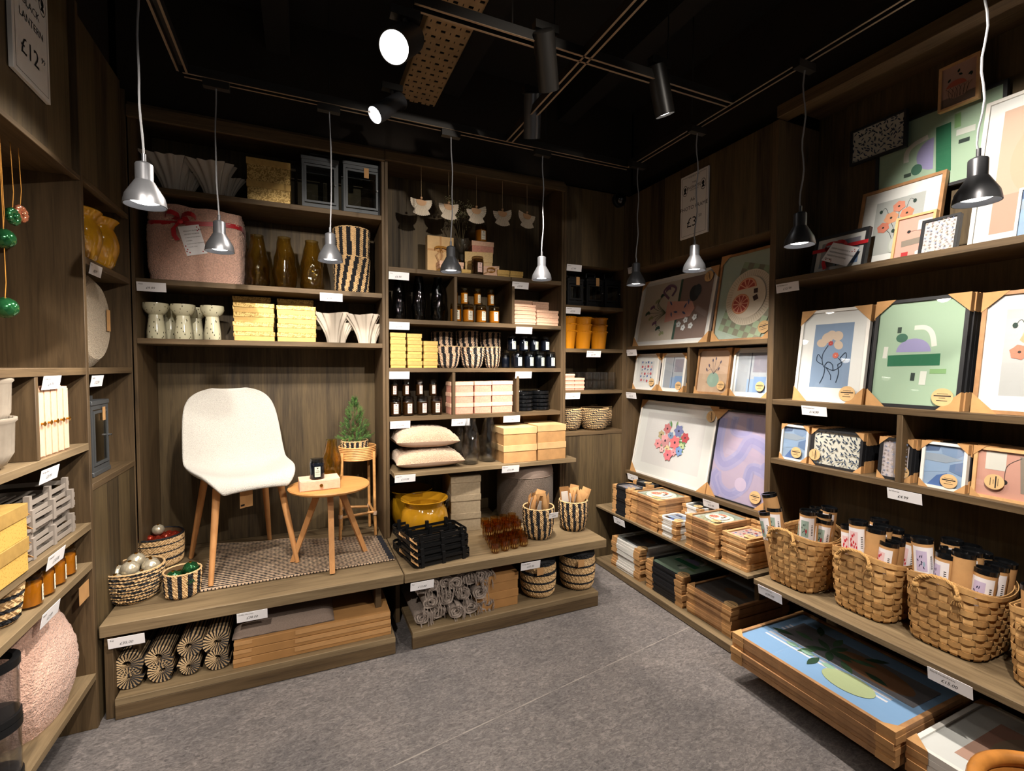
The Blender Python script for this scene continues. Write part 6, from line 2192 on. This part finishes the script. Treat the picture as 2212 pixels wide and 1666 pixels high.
def art_poppies(a):
    for p in (((.50, .06), (.46, .40), (.34, .62)), ((.52, .06), (.54, .42), (.66, .66)), ((.50, .06), (.38, .36), (.20, .50)), ((.53, .06), (.66, .36), (.80, .48)), ((.51, .06), (.52, .55), (.50, .80)),
              ((.36, .60), (.22, .86), (.14, .82)), ((.62, .62), (.70, .92), (.80, .88))): a.line(curve(*p), .010, '#333a36')
    for x, z, r, c in ((.36, .66, .16, '#d99a78'), (.68, .68, .15, '#d98a6e'), (.22, .50, .14, '#cf7c68'), (.80, .50, .15, '#d79074'), (.50, .84, .14, '#d68a74')): a.flower(x, z, r, 6, c, '#3a3530', x * 200, 1.1)
    for x, z in ((.13, .81), (.81, .87), (.45, .40)): a.oval(x, z, .035, .045, '#2f3f3a')
    a.oval(.51, .13, .13, .20, '#b5b9b4').oval(.51, .14, .10, .17, '#c3c6c2')


def art_pink_blocks(a):
    a.rect(.78, .78, .40, .34, '#d9d5cf').rect(.55, .40, .78, .22, '#8e8278', 4).rect(.30, .10, .20, .20, '#b8393c').rect(.06, .02, .14, .10, '#a03038')
    a.oval(.34, .66, .055, .055, '#2e2c2e').line(curve((.36, .66), (.70, .64), (.90, .48)), .010, '#2e2c2e')


def art_bowl(a):
    a.rect(.5, .12, 1, .34, '#8f7a70').oval(.42, .46, .30, .24, '#c9695a', a0=0, a1=180)
    a.shape([(.08, .48), (.92, .48), (.78, .24), (.62, .18), (.36, .18), (.20, .24)], '#c9a090')
    for k in range(6): a.line(curve((.12 + .13 * k, .47), (.26 + .10 * k, .34), (.30 + .08 * k, .19)), .010, '#3a2f2c').line(curve((.22 + .13 * k, .47), (.20 + .11 * k, .34), (.24 + .10 * k, .19)), .010, '#3a2f2c')
    for x, z, r in ((.18, .62, 60), (.46, .78, 70), (.60, .70, 150), (.76, .62, 40), (.84, .58, 80)): a.leaf(x, z, .14, .075, r, '#26382f')


def art_dunes(a):
    a.oval(.55, .55, .46, .50, '#c3a893', n=36).oval(.55, .62, .34, .36, '#cbb49f', n=36).oval(.62, .40, .18, .14, '#c48a80').rect(.5, .14, 1, .40, '#c49c8c')


def art_pebbles(a):
    for p, c in ((((0, .82), (.34, .86), (.40, 1), (0, 1)), '#5a6c90'), (((.36, 1), (.44, .80), (.80, .72), (1, .84), (1, 1)), '#8299bd'), (((0, .60), (.55, .58), (.95, .70), (.42, .78), (0, .78)), '#98a4b6'), (((0, .30), (.60, .38), (.62, .55), (0, .57)), '#92abcf'),
                 (((.64, .40), (1, .30), (1, .66), (.66, .55)), '#6c84ae'), (((.10, 0), (.34, .26), (.60, .34), (.74, 0)), '#5572ac'), (((.64, .34), (.82, 0), (1, 0), (1, .27)), '#9fb4d4')): a.shape(p, c)


def art_dark_still(a):
    a.rect(.5, .84, 1, .50, '#9aa0a8').rect(.5, .55, 1, .30, '#4b4a4c').rect(.5, .25, 1, .6, '#5b5452').oval(.6, .4, .25, .14, '#6e4f3c')


def art_blue_table(a):
    """large poster: leaves over a striped cloth on blue"""
    for k in range(7): a.rect(.46, .30 + .06 * k, .80, .018 + .006 * (k % 2), '#c9c8d6' if k % 2 else '#dcd9e2')
    a.rect(.52, .62, .86, .30, '#6f6c72').oval(.66, .62, .24, .11, '#8a6248', -8)
    for k in range(16):
        t = 25 * k
        a.leaf(.40 + .12 * math.cos(R(t)) * (k % 3), .58 + .10 * math.sin(R(t)) * (k % 3), .15, .05, t, ('#3d5a44', '#4d6e52', '#2f4a38')[k % 3])
    for x, z in ((.20, .34), (.31, .34), (.46, .32)): a.leaf(x, z, .09, .055, 10, '#8fb2a0')
    a.oval(.66, .25, .15, .10, '#a9b48c')


# ------------------------------------------------------------------ placing pictures on the right wall
RZ = -PI / 2
TILT = .006


def stand(o, x, y, z, lean):
    """stand a picture on its lower edge at x, leaning back towards the wall"""
    o.location = (x, y, z + .0008)
    o.rotation_euler = (-lean, 0, RZ)
    return o


def backs(n, w_, h_, moulding, x, y, z, lean, step, label, group):
    """n more framed prints of the same size standing behind the front one"""
    b = picture(w_, h_, moulding, '', group, bare=True, pane=False, depth=step - .003)
    for i in range(n): stand(copy_tree(b, label.format(ORD[i])), x + step * (i + 1), y, z, lean)
    drop(b)


# picture bay beside the corner: two posters, four small frames, two posters
stand(picture(.735, .505, FRAME_WHITE, 'white framed poster of a pink vase of flowers lying on its side', 'framed posters beside the corner', mount=.022, sheet='#c9bfb4', art=art_tulips, turned=-90, sticker=(.90, .88, 70)), 2.345, 2.622, P1, .20)
stand(picture(.425, .545, FRAME_BROWN, 'brown framed mint poster of grapefruit slices on a plate', 'framed posters beside the corner', sheet='#b3c2b6', art=art_grapefruit, sticker=(.86, .13, -12)), 2.352, 2.016, P1, .16)
for w_, h_, y, fr, sh, ar, lb, mt, st in ((.262, .270, 2.842, FRAME_WHITE, '#d8d6da', art_folk, 'small white framed print of red and blue folk flowers', .040, (.80, .22, 0)), (.232, .268, 2.560, FRAME_WHITE, '#a9adb8', art_sea_house, 'small white framed blue and grey print left of the divider', .012, (.80, .16, 0)),
                                          (.262, .290, 2.212, FRAME_BROWN, '#cdae98', art_thistle, 'small brown framed print of thistles in a round vase', 0, (.80, .20, 0)), (.255, .285, 1.934, FRAME_WHITE, '#a4a8b6', art_sea_house, 'small white framed blue print beside the post', .014, (.78, .22, 0))):
    stand(picture(w_, h_, fr, lb, 'small pictures on the middle shelf', mount=mt, sheet=sh, art=ar, sticker=st, csize=.045), 2.335, y, P2, .14)
    backs(3, w_, h_, FRAME_BLACK if fr is FRAME_WHITE else FRAME_BROWN, 2.338, y - .004, P2, .14, .024, 'frame, {} behind the %s' % lb.replace('small ', ''), 'pictures behind the small pictures')
stand(picture(.745, .560, FRAME_WHITE, 'large white framed print of a round bouquet of pink and blue flowers', 'framed posters on the lowest slanted shelf', mount=.075, sheet='#dcd9dc', art=art_bouquet, sticker=(.93, .88, 80)), 2.325, 2.598, P3, .20)
stand(picture(.420, .545, FRAME_BLACK, 'black framed lilac poster with blue loops', 'framed posters on the lowest slanted shelf', fw=.008, sheet='#b9a9c6', art=art_loops, sticker=(.82, .12, 0)), 2.332, 2.010, P3, .18)
backs(2, .735, .555, FRAME_WHITE, 2.330, 2.605, P3, .20, .026, 'white framed poster, {} one behind the round bouquet print', 'framed posters behind the front ones')
backs(2, .420, .545, FRAME_BLACK, 2.338, 2.012, P3, .18, .026, 'black framed poster, {} one behind the lilac loops poster', 'framed posters behind the front ones')

# picture bay nearer the camera: middle shelf
g2 = 'framed prints on the middle shelf near the camera'
stand(picture(.330, .462, FRAME_WHITE, 'white framed line drawing of flowers on blue with a wide white mount', g2, mount=.058, sheet='#8296b4', art=art_orchid, sticker=(.80, .10, 0)), 2.340, 1.498, S2, .13)
backs(3, .330, .462, FRAME_BLACK, 2.342, 1.494, S2, .13, .026, 'framed print, {} one behind the blue flower drawing', 'framed prints behind the blue flower drawing')
stand(picture(.332, .470, FRAME_BLACK, 'black framed pale green print of blocks and a lilac arch', g2, sheet='#a5bda6', art=art_shapes, sticker=(.83, .11, 0)), 2.335, 1.143, S2, .13)
backs(3, .332, .470, FRAME_BLACK, 2.337, 1.139, S2, .13, .026, 'black framed print, {} one behind the green blocks print', 'framed prints behind the green blocks print')
stand(picture(.345, .460, FRAME_BROWN, 'brown framed poppy print cut off by the right edge of the photo', g2, mount=.055, sheet='#b4b4b6', art=art_poppies), 2.340, .770, S2, .13)
# small pictures under them
g3 = 'small boxed pictures in rows'
for w_, h_, y, fr, sh, ar, lb, n, st, tn in ((.148, .185, 1.650, FRAME_WHITE, '#93aacb', art_pebbles, 'small white framed print of blue pebbles, left end of the row', 4, (.62, .24, 0), 0), (.240, .182, 1.440, FRAME_BLACK, '#d6d2c8', art_leaf_field('#d6d2c8', '#2c3b52', 3, (10, 11), .12), 'small black framed print of dark blue leaves, lying on its side', 7, (.10, .28, 90), 90),
                                             (.125, .180, 1.190, FRAME_BLACK, '#cbbfc4', art_tiny_flowers, 'small black framed print of tiny grey flowers against the divider', 4, (.74, .22, 0), 0), (.148, .186, 1.022, FRAME_WHITE, '#93aacb', art_pebbles, 'small white framed print of blue pebbles right of the divider', 5, (.66, .20, 0), 0),
                                             (.250, .190, .805, FRAME_OAK, '#cf9a8c', art_pink_blocks, 'small oak framed pink print of blocks lying on its side', 5, (.26, .34, 90), -90)):
    stand(picture(w_, h_, fr, lb, g3, sheet=sh, art=ar, sticker=st, csize=.034, turned=tn, fw=.011), 2.330, y, S3, .10)
    backs(n, w_, h_, FRAME_BLACK if fr is not FRAME_OAK else FRAME_OAK, 2.330, y - .003, S3, .10, .024, 'frame, {} behind the %s' % lb.replace('small ', '').split(',')[0], 'boxed pictures in the rows behind')
# top shelf: leaning pictures
g4 = 'pictures leaning on the top shelf'
o = picture(.255, .200, FRAME_BLACK, 'black framed blue picture tied with a red ribbon and a card', g4, mount=.022, sheet='#8f9bb8', art=art_sea_house, corners=False)
stand(o, 2.385, 1.497, S1, .22)
rb = MB().box(-.131, .131, -.002, 0, .118, .136, RED_RIBBON)
rb.build('ribbon', o)
bw = MB()
for s_ in (-1, 1):
    bw.ribbon([(-.01, -.006, .128)] + [(-.01 + s_ * (.050 * math.sin(PI * k / 8)), -.010 - .014 * math.sin(PI * k / 4), .128 + .020 * math.cos(PI * k / 8) * (1 if k < 5 else .5)) for k in range(9)], .020, (0, .3, 1), RED_RIBBON)
bw.ribbon([(-.01, -.008, .128), (-.05, -.012, .09), (-.058, -.012, .055), (-.045, -.012, .02)], .018, (1, 0, .3), RED_RIBBON)
bw.ball((-.01, -.010, .128), (.012, .010, .014), RED_RIBBON, 10, 8)
bw.build('bow', o)
c = MB().box(-.070, .070, -.0007, .0007, -.095, 0, WHITE_CARD)
for cx, cz in ((.055, -.012), (.061, -.020), (.050, -.024), (-.03, -.082), (-.02, -.088), (-.05, -.086)): c.poly([(cx + .003 * math.cos(q), -.0011, cz + .003 * math.sin(q)) for q in (0, 1.05, 2.1, 3.14, 4.2, 5.24)], paint('#a01822'))
card = c.build('gift_card', o, loc=(.045, -.020, .120))
card.rotation_euler = (R(-6), R(24), 0)
for k, tx in enumerate(('DESSA WISHES FOR A', 'NICE DRAWING FROM HER', 'NIECES (FOR PICTURE', 'FRAMES)')): letters('lettering', tx, .0105, INK, card, (-.060, -.0012, -.030 - .018 * k))
stand(picture(.335, .400, FRAME_BROWN, 'oak framed poppy print half hidden behind the ribboned picture', g4, mount=.055, sheet='#b4b6b6', art=art_poppies, corners=False), 2.475, 1.310, S1, .20)
stand(picture(.148, .205, FRAME_OAK, 'oak framed pink print of blocks on the top shelf', g4, sheet='#d3a296', art=art_pink_blocks, corners=False, fw=.010), 2.400, 1.195, S1, .20)
stand(picture(.128, .158, FRAME_BLACK, 'little black framed print of tiny flowers at the front of the top shelf', g4, sheet='#cdc5c6', art=art_tiny_flowers, corners=False, fw=.010), 2.375, 1.090, S1, .20)
stand(picture(.520, .620, FRAME_WHITE, 'large white framed dune poster at the right end of the top shelf', g4, mount=.045, sheet='#c9ab9a', art=art_dunes, corners=False), 2.455, .765, S1, .18)
stand(picture(.150, .200, FRAME_WHITE, 'small white framed blue print cut off at the right on the top shelf', g4, sheet='#93aacb', art=art_pebbles, corners=False, fw=.009), 2.385, .790, S1, .20)
# pictures hung on the wall above
g5 = 'pictures hung on the planks above the top shelf'
def hang(o, x, y0, y1, z):
    o.location = (x, (y0 + y1) / 2, z); o.rotation_euler = (0, 0, RZ)
    return o


hang(picture(.470, .362, FRAME_BLACK, 'wide black framed green print of blocks turned on its side', g5, sheet='#a5bda6', art=art_shapes, corners=False, turned=-90, fw=.013), 2.575, 1.435, .970, 2.290)
hang(picture(.244, .172, FRAME_BLACK, 'black framed print of dark blue leaves hung above the poppies', g5, sheet='#d8d4ca', art=art_leaf_field('#d8d4ca', '#2c3b52', 4, (9, 14), .12), corners=False, turned=90, fw=.010), 2.545, 1.540, 1.300, 2.518)
hang(picture(.136, .186, FRAME_OAK, 'oak framed print of a fruit bowl hung over the green print', g5, sheet='#cda79c', art=art_bowl, corners=False, fw=.010), 2.530, 1.172, 1.040, 2.602)

# ------------------------------------------------------------------ stacks of framed pictures lying flat
def top_kw(sheet, art, st, mount=0): return dict(sheet=sheet, art=art, sticker=st, mount=mount)


ZT1 = Z_T1 + .0005
g6 = 'framed pictures stacked flat on the low shelves'
for x, y0, y1, n, th, fr, h_, lb, kw in (
        (2.040, 2.800, 2.610, 12, .0168, FRAME_BLACK, .15, '{} black frame of the small stack at the corner', top_kw('#9a98a0', art_tiny_flowers, (.80, .30, 0))),
        (2.050, 2.600, 2.335, 13, .0153, FRAME_BROWN, .27, '{} brown frame of the tall stack next to the small black stack', top_kw('#a9b3ac', art_grapefruit, (.70, .20, 0))),
        (2.045, 2.325, 2.170, 9, .0125, FRAME_WHITE, .16, '{} white frame of the small white stack on the upper tier', top_kw('#93a6cc', art_pebbles, (.85, .25, 0))),
        (2.040, 2.085, 1.870, 12, .0158, FRAME_BROWN, .28, '{} brown frame of the stack between the white and the oak stacks', top_kw('#a9b3ac', art_grapefruit, (.74, .22, 0))),
        (2.064, 1.846, 1.692, 11, .0150, FRAME_OAK, .20, '{} oak frame of the small stack at the shelf end', top_kw('#cdb3ae', art_folk, (.78, .30, 0)))):
    flat_stack(n, y0 - y1, h_, th, fr, (x, (y0 + y1) / 2, ZT1), RZ, lb, kw, g6, seed=int(y0 * 100))
for x, y0, y1, n, th, fr, h_, lb in ((2.22, 2.80, 2.62, 13, .0165, FRAME_BLACK, .15, '{} black frame of the shaded stack behind the corner stack'), (2.24, 2.325, 2.175, 11, .0150, FRAME_WHITE, .15, '{} frame of the shaded stack behind the small white stack'), (2.30, 1.86, 1.70, 13, .0150, FRAME_OAK, .18, '{} oak frame of the shaded stack behind the oak stack')):
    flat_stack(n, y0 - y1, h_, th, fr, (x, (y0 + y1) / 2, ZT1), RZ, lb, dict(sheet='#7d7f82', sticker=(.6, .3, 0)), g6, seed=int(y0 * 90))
ZT0 = Z_T0 + .0005
for x, y0, y1, n, th, fr, h_, lb, kw in (
        (2.072, 2.842, 2.528, 12, .0178, FRAME_WHITE, .45, '{} white frame of the large stack under the corner stacks', top_kw('#8d9096', art_dark_still, (.90, .10, 0), .03)),
        (2.074, 2.462, 2.140, 12, .0155, FRAME_BLACK, .45, '{} black frame of the large stack on the bottom tier', top_kw('#93a896', art_shapes, (.88, .10, 0))),
        (2.084, 2.110, 1.795, 9, .0180, FRAME_BROWN, .45, '{} brown frame of the stack ending the bottom tier', top_kw('#8a8b90', art_dark_still, (.88, .09, 0)))):
    flat_stack(n, y0 - y1, h_, th, fr, (x, (y0 + y1) / 2, ZT0), RZ, lb, kw, g6, seed=int(y0 * 80))
flat_stack(6, .680, .50, .0222, FRAME_BROWN, (1.868, 1.258, .1005), RZ, '{} large brown framed poster lying under the split-wood baskets', dict(sheet='#84a8d4', art=art_blue_table), 'large posters lying on the floor plinth', seed=5, jit=.004)
flat_stack(5, .60, .50, .0222, FRAME_WHITE, (1.905, .600, .1005), RZ, '{} white framed poster of the pile at the lower right corner', dict(sheet='#c99a8c', art=art_dunes, mount=.075), 'large posters lying on the floor plinth', seed=6, jit=.004)

# ------------------------------------------------------------------ split-wood baskets with poster tubes
DARK = ('#8fa39a', '#2f4038', '#a03038', False)
REDS = ('#d9b9bc', '#b5202c', '#b5202c', True)
LILAC = ('#b9acc9', '#2c2a48', '#8fa3b8', False)
TUBES = [
    (2.225, 1.500, 'nearest the picture shelves', DARK, ((-.085, .115, -20, -10), (-.07, .11, -14, 2), (-.045, .055, -22, -16), (.02, .05, 4, 6), (.075, -.02, 6, 2), (.06, .06, 2, -4), (.085, .07, 0, 8), (-.01, -.08, 4, 4), (.05, -.09, 8, 0), (.10, .02, 10, 4))),
    (2.265, 1.205, 'second from the picture shelves', REDS, ((-.02, .105, -4, 0), (-.06, .10, -8, 4), (.03, .11, 6, 2), (.085, .10, 8, 4), (-.07, .03, -6, -2), (.02, .02, 4, 0), (.08, .02, 10, 0), (.02, -.07, 6, 0), (-.05, -.06, 2, 4), (.09, -.07, 10, 2), (-.08, -.11, 3, 0))),
    (2.275, .925, 'third from the picture shelves', LILAC, ((-.085, .095, -8, 0), (-.02, .105, 2, 2), (.05, .115, 4, 4), (.10, .09, 10, 2), (-.03, .03, 0, 4), (.04, .03, 4, 0), (.10, .0, 10, 3), (.02, -.06, 6, 2), (-.06, -.05, -2, 0), (.085, -.10, 10, 4), (-.02, -.11, 0, 0))),
    (2.265, .625, 'at the right edge', DARK, ((-.08, .09, -6, 0), (-.03, .05, -4, 2), (.04, .09, 4, 0), (-.06, -.03, -4, 0), (.03, -.04, 4, 2))),
]
ZK = Z_T1 + .0045
for x, y, lb, kind, tubes in TUBES:
    k = chip_basket(.270, .320, .255, 'split-wood basket full of poster tubes, the one %s' % lb, seed=int(y * 100))
    k.location = (x, y, ZK); k.rotation_euler.z = RZ
    rnd = random.Random(int(y * 1000))
    for i, (dx, dy, tx, ty) in enumerate(tubes):                  # dx along the shelf to the right, dy towards the viewer
        L = .325 + .02 * (i % 3) + (.055 if (i == 2 and kind is DARK) or (i in (0,) and kind is not DARK) else 0)
        t = poster_tube(L, .0335, kind if (i % 3 != 2 or i > 2) else None, 'poster tube, %s, in the basket %s' % (('front left', 'front', 'front middle', 'front right', 'middle left', 'middle', 'middle right', 'rear', 'rear left', 'rear right', 'farthest')[i], lb), 'poster tubes in the basket %s' % lb)
        t.location = (x - dy * .86, y - dx * .70, ZK + .010)
        t.rotation_euler = (R(-ty * .6), R(tx * .5), RZ + rnd.uniform(-.5, .5))

# round rattan basket on the floor
def coil_basket(loc, r, h):
    t = thing('rattan_basket', 'round honey-coloured rattan basket cut off by the lower right corner', 'basket', loc)
    n, m = 22, MB()
    HON = mat('honey_rattan', '#b97a38', .35, var=(20, .2), coat=.3)
    for i in range(n):
        k = i / (n - 1)
        rr = r * (.82 + .18 * k)
        m.tube([(rr * math.cos(2 * PI * q / 48), rr * math.sin(2 * PI * q / 48), .012 + (h - .024) * k) for q in range(48)], .0125, HON, 8, closed=True)
    m.build('coils', t)
    MB().tube([(r * 1.01 * math.cos(2 * PI * q / 48), r * 1.01 * math.sin(2 * PI * q / 48), h - .004) for q in range(48)], .018, HON, 10, closed=True).build('rim', t)
    MB().lathe([(r * .82, .006), (r * .82, .016), (.001, .016)], HON, 48, caps=(True, False)).build('bottom', t)


coil_basket((1.665, .430, .001), .185, .44)

# ------------------------------------------------------------------ price cards and sign of the right wall
def card_right(u, v, text, price, where, x=XR - .003):
    p = on_x(u, v, x)
    return price_card((x, p.y, p.z), RZ, text, price, where)


for u, v, a, b, c in ((1356, 579, 'Poster Frames', '£14.99', 'above the pink vase poster'), (1352, 756, 'A4 Frames', '£7.99', 'above the folk flower print'), (1351, 847, 'A3 Passepartout', '£12.99', 'above the bouquet poster'),
                      (1676, 615, 'A2 Passepartout', '£15.99', 'above the blue flower drawing'), (1731, 876, 'A3 Passepartout', '£14.99', 'above the blue pebbles prints'), (1916, 1053, 'A5 Frames', '£4.99', 'under the divider of small pictures')):
    card_right(u, v, a, b, c)
for u, v, a, b, c in ((1355, 1022, 'A2 Frames', '£9.99', 'above the small black stack'), (1518, 1077, 'A3 Passepartout', '£10.99', 'above the brown stack')): card_right(u, v, a, b, c)
for u, v, a, b, c in ((1325, 1115, 'A4 Frames', '£7.99', 'above the large white stack'), (1637, 1262, 'Large Posterframes', '£20.00', 'above the end of the large brown stack'), (2003, 1439, '50x70 Posterframes', '£15.00', 'above the large blue poster')): card_right(u, v, a, b, c, XF - .003)
o = shop_sign(.230, .400, (('THE', .018, .335, 0), ('STORE SELECTION', .011, .375, 0), ('ENGRAVED', .024, .305, .0), ('TRADITIONAL', .012, .292, 0), ('A6', .034, .225, -.01), ('PHOTO FRAME', .034, .175, 0), ('£3', .085, .065, -.015), ('50', .026, .110, .055)), 'white price sign reading A6 PHOTO FRAME on the panel above the posters')
p = on_x(1498, 516, XR - .012)
a_, b_ = on_x(1471, 517, XR - .012), on_x(1526, 503, XR - .012)
o.location = (XR - .0135, (a_.y + b_.y) / 2, (a_.z + b_.z) / 2 - .0); o.rotation_euler.z = RZ
# ------------------------------------------------------------------ goods on the left wall
RL = PI / 2
for k, (y, lb) in enumerate(((2.66, 'nearer the post'), (2.80, 'farther along the shelf'))):
    o = urn(.108, .235, MUSTARD, 'glossy yellow urn on the narrow left shelf, the one %s' % lb)
    o.location = (-.905 + .02 * k, y, Q1 + .001)
t = thing('round_pouf', 'pale fleck pouf standing on its edge in the narrow left bay', 'pouf', (-.93, 2.70, Q2 + .001))
MB().lathe([(.001, -.09), (.17, -.09), (.205, -.06), (.205, .06), (.17, .09), (.001, .09)], POUF_PALE, 56, caps=(False, False)).xform(Matrix.Translation((0, 0, .2055)) @ Matrix.Rotation(PI / 2, 4, 'Y')).build('cover', t)
MB().box(.095, .097, .11, .15, .17, .27, KRAFT).build('hang_tag', t)
l = lantern(.19, .19, .33, 'tall black glazed lantern in the narrow left bay', GREY_METAL, tagged=True)
l.location = (-.925, 2.68, Q3 + .001); l.rotation_euler.z = RL


def ribbed_pot(r, h, label):
    return tag(MB().lathe([(r * .62, 0), (r * .80, h * .08), (r * .95, h * .3), (r * 1.0, h * .9), (r * 1.05, h * .94), (r * 1.05, h), (r * .98, h), (r * .93, h * .85), (r * .6, .012), (.001, .01)], TAUPE_CERAMIC, 120, caps=(True, False),
               fn=lambda a, rr, z: (rr * (1 + (.018 * math.cos(30 * a) if .04 * h < z < .9 * h else 0)), z)).build('ribbed_pot', sharp=75), label, 'pot', 'ribbed stoneware pots')


a = ribbed_pot(.112, .155, 'ribbed grey stoneware pot, lower of the nested pair at the left'); a.location = (-.905, 1.885, L3 + .001)
a = ribbed_pot(.108, .150, 'ribbed grey stoneware pot, upper of the nested pair at the left'); a.location = (-.905, 1.885, L3 + .125)
for i in range(5):
    p = thing('drawer_box', 'pale pink upright drawer box with brass knob, %s of five' % across(i, 5), 'box', (-.805, 2.085 + .046 * i, L3 + .001), RL, 'pale pink upright boxes')
    MB().box(-.021, .021, 0, .19, 0, .235 + .004 * (i % 2), PINK_PALE, .001).build('sleeve', p)
    d = MB().box(-.018, .018, -.003, 0, .005, .228, PINK_PALE).build('drawer_front', p)
    MB().lathe([(.004, 0), (.004, .006), (.009, .010), (.001, .014)], BRASS, 14).xform(Matrix.Translation((0, -.003, .115)) @ Matrix.Rotation(PI / 2, 4, 'X')).build('knob', d)
tr = wire_tray(.40, .22, .055, GREY_WIRE, '', 'grey storage trays')
for i in range(4): copy_tree(tr, '%s grey steel storage tray in the left stack' % level(i, 4), (-.92 - .012 * (i % 2), 2.17, L4 + .001 + .046 * i), RL + .03 * (i % 2))
drop(tr)
pr = gift_box(.26, .22, .105, GOLD_SPECK, GOLD_PLAIN, .042, group='gold boxes on the left shelf')
for i in range(2): copy_tree(pr, '%s gold flecked lidded box on the left shelf' % ('lower', 'upper')[i], (-.895, 1.80, L4 + .001 + .1055 * i), RL)
drop(pr)
for i in range(4):
    j = candle_jar(.108, .034, WAX_YELLOW, JAR_YELLOW, AMBER, paint('#e4dfcc'), 'yellow candle jar on the low left shelf, %s of four' % across(i, 4), 'yellow candle jars', face=.3)
    j.location = (-.835, 2.05 + .085 * i, L5 + .001); j.rotation_euler.z = RL
for i in range(2):
    b = basket('banded_basket', .115, .066, .052, hbands(((.05, .2), (.38, .52), (.70, .84))), 'small basket with navy bands on the low left shelf, %s' % ('nearer', 'farther')[i], group='small banded baskets', n=60, rows=18)
    b.location = (-.87, 1.80 + .14 * i, L5 + .001)
t = thing('fleece_rug', 'pink fleece rug bundled on the lowest left shelf', 'rug', (-.93, 2.20, L6 + .001))
rnd = random.Random(6)
q = MB()
def FR(i, j):
    a, k = 2 * PI * i / 80, j / 40
    e = 2.6
    c, s_ = math.cos(a), math.sin(a)
    f = (abs(c) ** e + abs(s_) ** e) ** (-1 / e)
    r = (.72 + .36 * math.sin(PI * min(1, k * 1.1 + .12))) * (1 + rnd.uniform(-.02, .02))
    return .125 * f * c * r, .195 * f * s_ * r, .43 * k
q.grid(FR, 80, 40, SHERPA, cu=True).poly([FR(i, 0) for i in range(80)][::-1], SHERPA).poly([FR(i, 40) for i in range(80)], SHERPA)
q.build('fleece', t, sharp=180)
MB().box(.13, .131, .12, .21, .33, .40, KRAFT).build('hang_tag', t)
for i in range(2):
    t = thing('hurricane_lantern', 'clear glass lantern with black rim, %s of two at the lower left' % ('lower', 'upper')[i], 'lantern', (-.87, 1.885, L6 + .001 + .19 * i), group='glass hurricane lanterns')
    MB().lathe([(.068, .02), (.070, .165), (.067, .165), (.065, .022)], CLEAR, 36, caps=(False, False)).build('glass', t)
    MB().lathe([(.072, 0), (.072, .020), (.001, .020)], BLACK_METAL, 36, caps=(True, False)).build('base', t)
    MB().lathe([(.073, .165), (.073, .188), (.055, .188), (.055, .165)], BLACK_METAL, 36, caps=(False, False)).build('rim', t)
# glass ornaments hanging from the left opening
for u, v, m, r, lb in ((45, 462, COPPER_BAUBLE, .034, 'copper glass flower ornament'), (28, 468, GREEN_BAUBLE, .030, 'green bauble behind the copper flower ornament'), (8, 515, GREEN_BAUBLE, .030, 'pale green bauble cut off by the left edge'), (12, 665, GREEN_BAUBLE, .032, 'ribbed dark green bauble hanging lowest')):
    p = on_x(u, v, -.86)
    t = thing('hanging_bauble', lb + ' on a gold ribbon', 'bauble', (p.x, p.y, p.z), group='hanging glass ornaments')
    if 'flower' in lb:
        g = MB()
        for n_ in range(10):
            an = 2 * PI * n_ / 10
            g.ball((0, .026 * math.cos(an), .018 * math.sin(an)), (.010, .015, .011), m, 10, 8)
        g.ball((.004, 0, 0), .012, m, 10, 8)
        g.build('glass', t)
    else: MB().ball((0, 0, 0), r, m, 26, 16, fn=lambda a, b: 1 + .03 * math.cos(9 * a + 5 * b)).build('glass', t)
    MB().ribbon([(0, 0, r * .9), (.002, .004, .08), (0, 0, 2.225 - p.z)], .004, (0, 1, 0), GOLD_RIBBON).build('ribbon', t)


def card_left(u, v, text, price, where):
    p = on_x(u, v, XL + .003)
    price_card((XL + .003, p.y, p.z), RL, text, price, where)


for u, v, a, b, c in ((196, 566, 'Pot', '£8.99', 'under the yellow urns'), (199, 812, 'Lantern', '£12.99', 'above the tall left lantern'), (95, 813, 'Drawer Box', '£4.99', 'above the pink upright boxes'), (90, 1018, 'Storage Rack', '£8.99', 'above the grey trays'),
                      (105, 1205, 'Candle Jar', '£10.00', 'above the yellow left candles'), (92, 1330, 'Basket', '£2.99', 'above the pink fleece rug')): card_left(u, v, a, b, c)
o = shop_sign(.230, .400, (('THE', .018, .335, 0), ('ENGRAVED', .024, .305, 0), ('TRADITIONAL', .012, .292, 0), ('BLACK', .034, .235, 0), ('LANTERN', .034, .185, 0), ('£12', .075, .075, -.015), ('99', .026, .110, .07)), 'white price sign high on the left panel, seen at a steep angle')
o.location = (XL + .012, 2.05, 2.39); o.rotation_euler.z = RL
